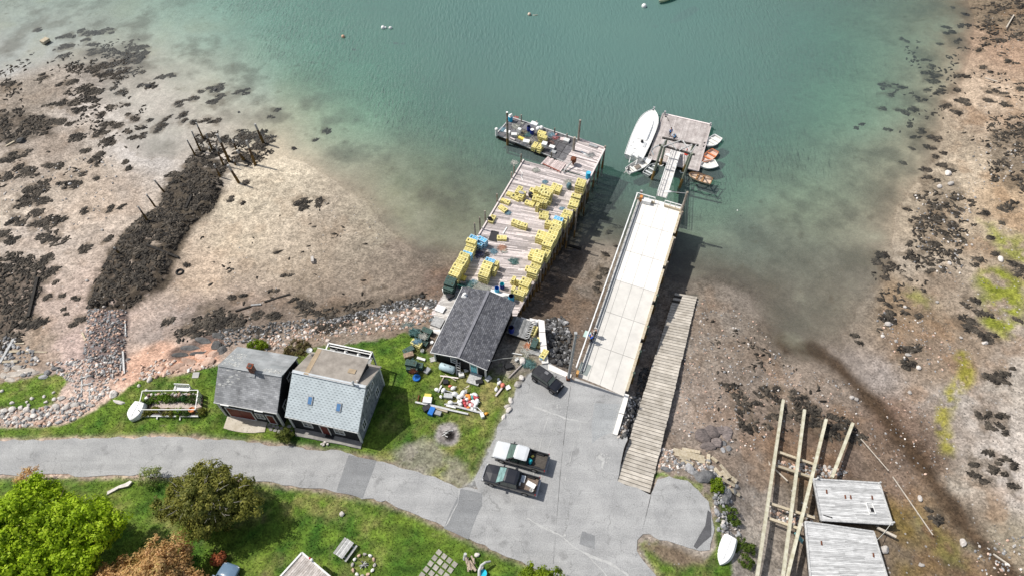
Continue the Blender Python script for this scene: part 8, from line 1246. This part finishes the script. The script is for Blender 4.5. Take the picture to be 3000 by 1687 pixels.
for i, (px, py, r, m, lab) in enumerate(((1473, 381, .7, roped, 'blue net spread on the barge tip'), (1512, 346, .5, M('red_rope', (.55, .22, .2), .9, .3, 20), 'red rope coil beside the cyan barrel on the barge'), (1530, 362, .3, ropew, 'white rope ring by the first barge bollard'), (1512, 372, .9, ropew, 'pale straw coloured rope mass in the barge gear'), (1531, 390, .8, M('straw_rope', (.4, .36, .26), .9, .3, 20), 'brown rope mass in the barge gear'), (1545, 396, .7, tealr, 'teal rope in the barge gear'), (1558, 412, .8, M('mixed_rope', (.45, .44, .42), .9, .4, 20), 'grey rope heap beside the low barge traps'), (1612, 420, .7, M('rust_rope', (.35, .25, .22), .9, .4, 20), 'reddish rope heap on the barge deck by the white box'), (1627, 404, .6, M('red_line', (.5, .2, .2), .9, .3, 20), 'red line on the barge deck by the pink float'), (1620, 397, .8, roped, 'thin blue line spread on the barge deck'), (1503, 415, .6, M('dull_net', (.35, .35, .33), .9, .4, 20), 'grey net hanging over the barge rail'))): coil(px, py, BZ+.02, r, m, lab, 4, i+60)
for px, py, lab in ((1516, 399, 'white bucket among the barge gear near the engine box'), (1520, 388, 'white bucket in the middle of the barge gear')): barrel(px, py, BZ, white, lab, h=.45, r=.2, name='bucket', cat='bucket')
b = MB(); b.beam(W(1495, 404, BZ+.3), W(1508, 410, BZ+.3), .2, .12); tag(b.build('plank', woodw), 'short pale plank on the barge rail by the tall pile', 'plank')
# moored floats in the bay
for px, py, r, m, lab in ((1122, 81, .75, white, 'round white mooring buoy in the bay, largest of a group of three'), (1129.5, 81, .4, white, 'tiny white buoy in the middle of the group of three'), (1144, 82, .6, white, 'elongated white buoy at the end of the group of three'), (1005, 107, .65, M('salmon_buoy', (.6, .38, .26), .6), 'salmon and white buoy alone in the shallows of the bay'), (1551, 42, .65, M('cream_buoy', (.62, .5, .4), .6), 'cream buoy with a short stick in the bay'), (1887, 18, .95, white, 'big white mooring ball near the top frame edge'), (2161, 616, .2, white, 'tiny white float on the water right off the pier side')):
    p = W(px, py, .2); b = MB(); b.ball((p.x, p.y, .12), (r*1.15 if 'elong' in lab else r, r*.8 if 'elong' in lab else r, r*1.1)); b.tube((p.x, p.y, .3*r), (p.x, p.y, .62*r+.1), .06*r+.02, n=6)
    if 'stick' in lab: b.tube((p.x+.3, p.y, -.1), (p.x+1.5, p.y-.2, .15), .05, n=5)
    lab = lab.replace(' on the water right off', ' on the water off'); tag(b.build('mooring_buoy', m, smooth=True), lab, 'buoy')
p = W(133, 122, .1); b = MB(); b.box((p.x, p.y, .25), (1.0, 1.3, .45), -.5); tag(b.build('stranded_crate', woodtan), 'tan crate stranded in the shallow water far from the crib', 'crate')
p = hp(527, 798); b = MB(); rings = [[Vector((p.x+(.42+q*math.cos(k))*math.cos(j*.349), p.y+(.42+q*math.cos(k))*math.sin(j*.349), p.z+.1+q*math.sin(k))) for k in (0, 1.05, 2.1, 3.14, 4.19, 5.24)] for j in range(19) for q in (.13,)]; b.loft(rings, cap=False); tag(b.build('old_tyre', rubber), 'old tyre half sunk in the sand beside the weed covered crib', 'tyre')
p = hp(917, 765); b = MB(); b.box(p+Vector((0, 0, .25)), (.35, .9, .5), .2); tag(b.build('barnacled_block', rockp), 'pale block standing alone on the sand of the cove', 'block')
# ---------------------------------------------------------------- buoy heap and timber on the shack lawn
HEAP = ((1357, 1155, .55, 0), (1364, 1152, .42, 0), (1334, 1158, .6, 0), (1300, 1145, .5, 0), (1292, 1163, .36, 0), (1346, 1165, .55, 0), (1354, 1162, .5, 0), (1361, 1164, .42, 0), (1368, 1161, .36, 3), (1374, 1163, .4, 2), (1380, 1160, .4, 0), (1387, 1158, .38, 0), (1395, 1160, .42, 0), (1376, 1169, .42, 2), (1384, 1168, .4, 4), (1391, 1166, .38, 1), (1396, 1169, .38, 1), (1399, 1176, .4, 0), (1369, 1173, .42, 0), (1361, 1176, .4, 1), (1378, 1178, .4, 1), (1387, 1178, .42, 0), (1392, 1182, .42, 0), (1362, 1184, .4, 1), (1370, 1184, .38, 5), (1378, 1188, .42, 0), (1385, 1190, .38, 5), (1390, 1192, .4, 0), (1396, 1186, .4, 0), (1365, 1192, .36, 1), (1352, 1176, .4, 0), (1345, 1180, .4, 0), (1320, 1182, .5, 0), (1350, 1188, .36, 0), (1371, 1196, .36, 2), (1384, 1200, .36, 0), (1392, 1202, .34, 0), (1328, 1139, .48, 0), (1280, 1143, .46, 0), (1463, 1123, .5, 0), (1473, 1130, .5, 6), (1454, 1142, .42, 0), (1460, 1112, .3, 0), (1424, 1213, .34, 3), (1318, 1132, .3, 6))
BM = [white, M('crimson_buoy', (.45, .06, .07), .5, .1), M('orange_buoy', (.75, .25, .06), .5, .1), M('amber_buoy', (.7, .33, .05), .5, .1), M('teal_buoy', (.08, .35, .34), .5, .1), M('rose_buoy', (.6, .3, .3), .5, .1), M('coral_buoy', (.72, .22, .15), .5, .1)]; BN = ['white', 'crimson', 'orange', 'amber', 'teal', 'rose pink', 'coral']
for px, py, r, ci in HEAP:
    p = hp(px, py); inh = 1300 < px < 1402 and 1150 < py < 1206; z = p.z+r*.4+(.18*R_.random() if inh else 0); R3 = Matrix.Rotation(R_.uniform(0, 6), 3, 'Z') @ Matrix.Rotation(rad(R_.uniform(50, 90)), 3, 'Y'); b = MB(); b.ball((p.x, p.y, z), (r, r, r*1.35), rot=R3); b.tube(Vector((p.x, p.y, z))+R3 @ Vector((0, 0, r*.6)), Vector((p.x, p.y, z))+R3 @ Vector((0, 0, r*.95)), .035, n=6)
    lab = f'{BN[ci]} lobster buoy lying in the heap on the shack lawn' if inh else f'{BN[ci]} lobster buoy lying apart from the heap on the shack lawn'; tag(b.build('lobster_buoy', BM[ci], smooth=True), lab, 'buoy', f'{BN[ci]} buoys in the heap' if inh else f'{BN[ci]} buoys beside the heap')
for p_, q_, w_, h_, m, lab in (((1217, 1179), (1372, 1214), .2, .12, woodgrey, 'long grey plank on the lawn below the buoy heap'), ((1265, 1192), (1312, 1205), .38, .1, woodtan, 'broad tan plank lying on the long grey plank'), ((1250, 1184), (1318, 1200), .14, .1, woodgrey, 'thin grey batten between the long planks'), ((1330, 1190), (1416, 1212), .22, .14, woodgrey, 'grey timber running from the buoy heap to the amber buoy'), ((1302, 1186), (1380, 1176), .16, .1, woodgrey, 'grey board laid across the buoy heap'), ((1290, 1102), (1343, 1109), .14, .08, woodw, 'bleached pole below the oil tank'), ((1303, 1101), (1288, 1129), .12, .08, woodtan, 'tan board slanting from the pole under the tank'), ((1304, 1098), (1336, 1116), .1, .06, woodtan, 'thin tan stick on the lawn below the ladder'), ((1294, 1130), (1284, 1150), .16, .1, trimw, 'white angle frame leg at the west end of the buoy heap'), ((1296, 1143), (1332, 1153), .1, .1, galv, 'grey metal bar of the frame beside the buoy heap'), ((1390, 1186), (1411, 1206), .07, .06, trimw, 'thin white stick slanting over the timber end'), ((1452, 1161), (1472, 1136), .2, .1, woodw, 'weathered stake beside the coral buoy'), ((1228, 1158), (1224, 1176), .1, .07, rust, 'rusty angle iron beside the white crate, western'), ((1242, 1163), (1234, 1178), .1, .07, rust, 'rusty angle iron beside the white crate, eastern'), ((1490, 1108), (1528, 1070), .1, .1, woodw, 'long bleached pole slanting up to the granite wall'), ((1500, 1036), (1530, 1041), .12, .1, trimw, 'white edged board below the hauled out float'), ((1555, 1010), (1550, 968), .06, .06, ropew, 'pale stick leaning beside the hauled out float'), ((1543, 994), (1549, 1008), .06, .06, ropew, 'short pale stick meeting the leaning one'), ((1552, 1030), (1581, 1039), .5, .06, woodgrey, 'grey slatted panel between cyan lid and granite wall'), ((1222, 1049), (1246, 1056), .3, .1, trimw, 'white plank on the lawn beside the dark traps'), ((1184, 1048), (1212, 1040), .6, .4, M('rotten_log', (.3, .22, .16), .95, .4, 4), 'rotten brown log on the shack lawn')):
    a_, c_ = hp(*p_), hp(*q_); b = MB(); b.beam(a_+Vector((0, 0, .12+h_/2)), c_+Vector((0, 0, .12+h_/2)), w_, h_); tag(b.build('loose_timber', m), lab, 'timber')
for px, py, d, rz_, m, lab in ((1253, 1175, (.95, .7, .45), -.1, white, 'white crate beside the long grey planks'), (1254, 1163, (.75, .5, .4), -.1, yell, 'yellow open crate behind the white crate on the lawn'), (1314, 1162, (1.0, .55, .4), -.1, galv, 'grey wire crate in the western part of the buoy heap'), (1322, 1190, (1.1, .35, .2), -.25, white, 'white box among the planks below the buoys'), (1251, 1197, (.85, .6, .4), .5, M('black_crate', (.03, .03, .035), .7), 'black open crate lying on the lawn west of the blue tub'), (1265, 1207, (.55, .95, .45), -.35, blueb, 'bright blue tub tipped beside the black crate'), (1283, 1211, (.75, .5, .3), -.3, grayp, 'grey box tipped beside the bright blue tub'), (1413, 1219, (.35, .5, .45), .4, white, 'white jug at the end of the grey timber'), (1252, 1087, (.5, .75, .3), -.6, grayp, 'grey box alone on the lawn west of the oil tank'), (1306, 1120, (.6, .55, .3), .1, black, 'black milk crate on the lawn below the tank'), (1488, 1135, (.55, .5, .12), .5, granw, 'flat pinkish slab beside the coral buoy'), (1268, 1053, (.65, .6, .1), .3, concrete, 'square paving stone by the shack corner'), (1491, 1075, (.9, .6, .4), .3, black, 'black tub sunk in the weeds east of the shack'), (1514, 1055, (.5, .3, .3), .7, trimw, 'small pale box in the weeds near the granite wall'), (1578, 1031, (.9, .35, .3), -.2, grayp, 'grey trough beside the granite wall'), (1345, 1092, (.4, .4, .35), .4, trimw, 'pale basin by the shack step, nearest the ladder'), (1366, 1086, (.45, .3, .25), .3, white, 'white jug beside the shack step'), (1352, 1100, (.6, .5, .4), .2, trimw, 'pale heap of floats by the shack step'), (1404, 1120, (.8, .5, .3), .2, black, 'black gear beyond the shack step'), (1431, 1110, (.7, .5, .2), .8, woodgrey, 'small grey pallet east of the shack corner')):
    p = hp(px, py); bb = MB(); bb.box((p.x, p.y, p.z+d[2]/2), d, rz_); tag(bb.build('box', m), lab, 'box')
p = hp(1450, 1010)
for i, (px, py, r, m, lab) in enumerate(((1542, 1062, .8, tealr, 'teal net heap in the weeds before the granite wall'), (1553, 1068, .8, tealr, 'second teal net heap nearest the jeep'), (1545, 1030, .8, ropew, 'pale rope pile beside the slatted panel'), (1550, 1014, .7, M('orange_line', (.7, .35, .2), .9, .3, 20), 'orange and white line heap beside the leaning sticks'), (1222, 1000, .6, roped, 'blue rope on the yellow lawn trap'), (1214, 972, .8, tealr, 'green rope on the seaward lawn traps'), (1205, 1062, .7, tealr, 'green rope on top of the dark lawn traps'), (1210, 1088, .5, rust, 'rusty chain on the road side dark traps'), (1240, 985, .6, ropew, 'pale line on the traps nearest the shack'), (1195, 955, .8, M('grey_teal_rope', (.3, .36, .34), .9, .3, 20), 'grey green rope heap on the pink boulders'))):
    q_ = hp(px, py); zz = q_.z+.02 if i < 4 or i == 9 else q_.z+.85; coil(px, py, zz, r, m, lab, 4, i+120)
b = MB(); b.path([W(1432, 1058, 6.6), W(1470, 1050, 5.6), W(1505, 1047, 5.0), W(1545, 1044, 4.9)], .03, 5); tag(b.build('utility_line', ropew), 'pale line strung from the shack roof to the weeds by the granite wall', 'line')
b = MB(); q0_ = ROOTM[H.name] @ Vector((.3, 5.5, 4.6)); b.path([q0_, lerp(q0_, W(1040, 990, 7.5), .5)-Vector((0, 0, .25)), W(1040, 990, 7.5)], .018, 4); tag(b.build('overhead_wire', ropew), 'thin overhead wire running past the satellite dish', 'wire')
# fire ring and ash heap
for i in range(9): p = W(1310+R_.uniform(-16, 16), 1272+R_.uniform(-16, 12), 4.42); b = MB(); b.beam(p+Vector((-.3, 0, .06)), p+Vector((R_.uniform(-.1, .3), R_.uniform(-.35, .35), .16)), .06, .05); tag(b.build('charred_stick', R_.choice([wooddark, woodgrey, trimw])), 'charred stick in the round ash heap on the lawn', 'stick', 'sticks in the ash heap')
for i in range(12):
    a = i*.5236; p = W(1066, 1655, 4.8); q_ = p+Vector((1.05*math.cos(a), 1.0*math.sin(a), 0)); b = MB(); b.rock((q_.x, q_.y, hxy(q_.x, q_.y)+.1), (.45, .32, .3), a+1.5, n=2); tag(b.build('ring_stone', [rockp, rockpk, granw][i % 3]), ['pale stone of the fire ring beside the picnic table', 'tan stone of the fire ring beside the picnic table', 'white stone of the fire ring beside the picnic table'][i % 3], 'stone', ['pale', 'tan', 'white'][i % 3]+' stones of the fire ring')
for i in range(12): p = W(1066, 1655, 4.85); a = R_.uniform(0, 6.28); b = MB(); b.beam(p+Vector((.45*math.cos(a), .45*math.sin(a), .05)), p+Vector((-.35*math.cos(a+.3), -.35*math.sin(a+.3), .25)), .05, .05); tag(b.build('kindling', wooddark if i % 2 else woodgrey), 'stick of kindling inside the fire ring', 'stick', 'kindling in the fire ring')
# picnic table
z = 4.78; c_ = W(1010, 1606, z+.75); a = math.atan2(*(lambda v: (v.y, v.x))(W(1008, 1572, z)-W(973, 1619, z))); t = thing('picnic_table', 'bleached grey picnic table with one bench showing on the lower lawn', 'picnic table', (c_.x, c_.y, z), a)
b = MB()
for k in range(5): b.box((0, -.34+k*.17, .75), (1.75, .155, .045))
b.build('table_top', woodgrey, t, local=True)
for s_ in (-1, 1):
    b = MB(); b.box((0, s_*.68, .45), (1.75, .24, .045)); b.build('bench', woodgrey, t, local=True); b = MB(); b.beam((s_*.6, -.3, .72), (s_*.6, -.62, 0), .09, .05); b.beam((s_*.6, .3, .72), (s_*.6, .62, 0), .09, .05); b.beam((s_*.6, -.7, .42), (s_*.6, .7, .42), .09, .05); b.build('leg', woodgrey, t, local=True)
# stepping stones in their grid
pav = M('paving_stone', (.36, .34, .3), .9, .15, 2, rnd=.2); o_ = W(1286, 1618, 4.7); d1 = W(1318, 1645, 4.7)-W(1288, 1622, 4.7); d2 = W(1242, 1680, 4.7)-W(1286, 1620, 4.7); d1 = d1.normalized()*.64; d2 = d2.normalized()*.64; aa = math.atan2(d1.y, d1.x)
for i in range(4):
    for j in range(6):
        p = o_+d1*i+d2*(j-(0 if i == 0 else 0)); b = MB(); b.box((p.x, p.y, hxy(p.x, p.y)+.03), (.47, .47, .1), aa+R_.uniform(-.05, .05)); tag(b.build('paving_stone', pav), 'square paving stone in the grid set in the lower lawn', 'paving stone', 'paving stones in the lawn grid')
# firewood, driftwood arch, cyan lid
for i in range(14):
    px, py = R_.uniform(1366, 1392), R_.uniform(1636, 1668); p = W(px, py, 4.85); an = R_.uniform(1.2, 2.4); v = Vector((math.cos(an), math.sin(an), R_.uniform(-.1, .2)))*R_.uniform(.2, .45); b = MB(); b.tube(p-v+Vector((0, 0, .15+.1*(i % 3))), p+v+Vector((0, 0, .15+.1*(i % 3))), R_.uniform(.07, .13), n=7); tag(b.build('firewood_log', M('firewood', (.30, .23, .17), .9, 0, 4, col2=(.5, .42, .34)) if 'firewood' not in bpy.data.materials else bpy.data.materials['firewood']), 'split firewood log in the small pile on the lower lawn', 'log', 'firewood logs in the pile')
b = MB(); p = W(1361, 1637, 4.8); b.tube(p+Vector((0, 0, 0)), p+Vector((.1, .3, .75)), .17, .15, n=9); tag(b.build('tree_stump', woodgrey), 'grey upright stump at the head of the firewood pile', 'stump')
b = MB(); b.path([W(*q_, 4.8+zz) for q_, zz in (((1404, 1687), .2), (1404, 1672) and ((1404, 1670), .5), ((1410, 1655), .7), ((1422, 1646), .7), ((1437, 1643), .4))], [.16, .15, .13, .11, .08], 8); tag(b.build('driftwood_branch', woodgrey), 'curved grey driftwood branch beside the firewood pile', 'driftwood')
p = W(1416, 1682, 4.95); barrel(1416, 1680, 4.8, trimw, 'tub with a bright cyan lid beside the driftwood branch', h=.3, r=.36, open_=False, inner=M('bright_cyan_lid', (.02, .5, .66), .4), name='tub', cat='tub')
for px, py, lab in ((1398, 1625, 'pale stone on the lawn between firewood and road'), (1003, 1505, 'pale rock on the grass beside the gravel strip'), (1410, 1664, 'round grey stone under the driftwood branch')): boulder(px, py, 13, 11, rockp, lab)
# flat roofed plank shed corner at the lower frame edge
q = [W(885, 1618, 7.3), W(970, 1690, 7.3), W(905, 1775, 7.3), W(815, 1695, 7.3)]; t = thing('plank_shed', 'weathered plank roof corner of a shed at the lower frame edge', 'shed', (W(890, 1690, 4.8))); b = MB(); boards(b, q[3], q[0], q[1], q[2], .2, .02, .06, .01, (2, 4)); b.build('roof_boards', M('brown_grey_planks', (.36, .32, .29), .9, 0, 3, col2=(.54, .5, .47), rnd=.25), t); b = MB()
for i in range(4): b.beam(q[i]+Vector((0, 0, .02)), q[(i+1) % 4]+Vector((0, 0, .02)), .16, .14)
b.build('roof_edge', trimw, t); b = MB(); cc = (q[0]+q[2])/2; b.prism([lerp(cc, v, .9)-Vector((0, 0, .1)) for v in q], 2.7); b.build('wall', woodgrey, t)
b = MB(); p = W(914, 1640, 7.4); b.ball((p.x, p.y, 7.55), (.3, .3, .3)); b.ball((p.x-.2, p.y+.15, 7.5), (.22, .22, .22), m=1); tag(b.build('float_buoy', [white, BM[1]], smooth=True), 'white and crimson floats hung on the corner of the plank shed', 'float')
# ---------------------------------------------------------------- fenced garden bed by the lawn
z = 4.42; t = thing('garden_fence', 'white rail fence on thin posts round the planted bed west of the workshop', 'fence', W(500, 1180, z)); R1 = [W(*q_, z+1.1) for q_ in ((417, 1144), (580, 1142), (572, 1199), (404, 1199))]
for i in range(4):
    b = MB(); b.beam(R1[i], R1[(i+1) % 4], .07, .07); b.build('rail', white, t)
for i in range(4):
    for k in ((0, .33, .66) if i % 2 == 0 else (0, .5)): p = lerp(R1[i], R1[(i+1) % 4], k); b = MB(); b.tube((p.x, p.y, z-.1), (p.x, p.y, p.z), .05, n=6); b.build('post', woodgrey, t)
for k in range(3): p = lerp(R1[1], R1[2], .1+k*.2); b = MB(); b.box((p.x+.05, p.y, z+.6), (.06, .3, 1.1), .1); b.build('gate_board', white, t)
dirt = M('garden_soil', (.12, .09, .07), .95, .35, 3); mulch = M('pinkish_mulch', (.36, .29, .25), .95, 0, 5, col2=(.58, .5, .45))
b = MB(); b.prism([(v[0], v[1], z+.05) for v in ragged(polyz("432,1160 596,1156 592,1196 577,1216 410,1216 425,1190", z), .12)], .1); tag(b.build('garden_bed', dirt), 'dark planted garden bed inside the white rail fence', 'garden bed'); b = MB(); b.prism([(v[0], v[1], z+.065) for v in ragged(polyz("448,1181 470,1174 540,1178 580,1180 592,1190 570,1196 520,1195 445,1196", z), .1)], .02); tag(b.build('mulch_path', mulch), kind='structure')
b = MB(); b.beam(W(410, 1217, z+.12), W(518, 1218, z+.12), .22, .2); tag(b.build('edging_log', trimw), 'long white edging log along the road side of the garden bed', 'log'); b = MB(); b.beam(W(533, 1218, z+.12), W(582, 1218, z+.12), .22, .2); tag(b.build('edging_log', trimw), 'short white edging log along the road side of the garden bed', 'log')
for p_, q_, lab in (((461, 1219), (460, 1227), 'first small white stake under the edging log'), ((528, 1219), (527, 1230), 'second small white stake under the edging log')): b = MB(); b.beam(W(*p_, z+.1), W(*q_, z+.1), .12, .1); tag(b.build('stake', trimw), lab.replace('first', 'western').replace('second', 'eastern'), 'stake')
for i in range(16): u = i/15; p = W(436+u*150, 1158-2*math.sin(u*3)-(1 if i % 2 else -1), z); b = MB(); b.rock((p.x, p.y, z+.12), (.5, .36, .34), R_.uniform(0, 3), n=2); tag(b.build('edging_stone', rockp if i % 3 else rockpk), 'pale edging stone along the seaward side of the garden bed' if i % 3 else 'pinkish edging stone along the seaward side of the garden bed', 'stone', 'pale garden edging stones' if i % 3 else 'pinkish garden edging stones')
boulder(431, 1167, 11, 11, granw, 'round white stone at the west corner of the garden bed')
for i, (px, py, r, gcol_) in enumerate(((460, 1168, .8, 0), (485, 1162, .7, 0), (535, 1168, .55, 1), (560, 1168, .9, 2), (500, 1170, .5, 2), (435, 1176, .5, 2), (458, 1198, .5, 3), (495, 1206, .8, 3), (520, 1206, .7, 0), (425, 1208, .6, 3), (590, 1205, .6, 3), (545, 1210, .45, 2))):
    w0 = W(px, py, z+.3); tree('garden_plant', ['bright green bushy plant', 'deep green rounded plant', 'mid green leafy plant', 'yellow green spreading plant'][gcol_]+' growing in the fenced garden bed', 'plant', (w0.x, w0.y, z), .55, r, r*.7, .28, 22, 30, .08, [[(.06, .12, .01), (.13, .24, .02), (.2, .32, .03)], [(.02, .07, .02), (.05, .14, .03)], [(.04, .08, .015), (.09, .15, .03)], [(.13, .14, .02), (.22, .22, .04)]][gcol_], 81+i, csz=.24, trunk=.02, group=['bright green', 'deep green', 'mid green', 'yellow green'][gcol_]+' plants of the garden bed')
p = W(566, 1205, z); b = MB(); b.lathe((p.x, p.y, z+.02), [(.2, 0), (.32, .45), (.34, .45), (.34, .52), (.27, .52), (.24, .4), (.02, .38)], 14); tag(b.build('flower_pot', M('terracotta', (.52, .19, .07), .8, .12)), 'orange terracotta pot in the road side corner of the garden bed', 'pot')
p = W(535, 1139, z+.4); t = thing('garden_bench', 'white slatted garden bench with its back to the shore behind the bed', 'bench', (p.x, p.y, z), rad(-3)); b = MB()
for k in range(4): b.box((0, -.2+k*.14, .44), (1.7, .11, .04))
b.build('seat', white, t, local=True); b = MB()
for k in range(9): b.box((-.78+k*.195, .32, .7), (.1, .05, .55))
b.box((0, .32, .98), (1.7, .07, .09)); b.build('backrest', white, t, local=True)
for s_ in (-1, 1):
    b = MB(); b.box((s_*.82, .05, .62), (.08, .6, .06)); b.box((s_*.82, -.22, .31), (.08, .08, .62)); b.build('armrest', white, t, local=True); MB().box((s_*.82, .3, .5), (.08, .08, 1.0)).build('leg', white, t, local=True)
p = W(575, 1100, 4.45); tag(MB().box((p.x, p.y, hxy(p.x, p.y)+.06), (.72, .72, .14), .05).build('paving_slab', concrete), 'square pale slab alone on the grass seaward of the garden', 'slab')
for i, (s, lab) in enumerate((("310,1450 345,1430 375,1420 386,1408 378,1405 350,1420 312,1440", 'low pale stone ledge in the grass between maple and cedar'),)): b = MB(); b.prism([(v[0], v[1], 4.75) for v in ragged(polyz(s, 4.7), .15, .4)], .3); tag(b.build('stone_ledge', rockp), lab, 'ledge')
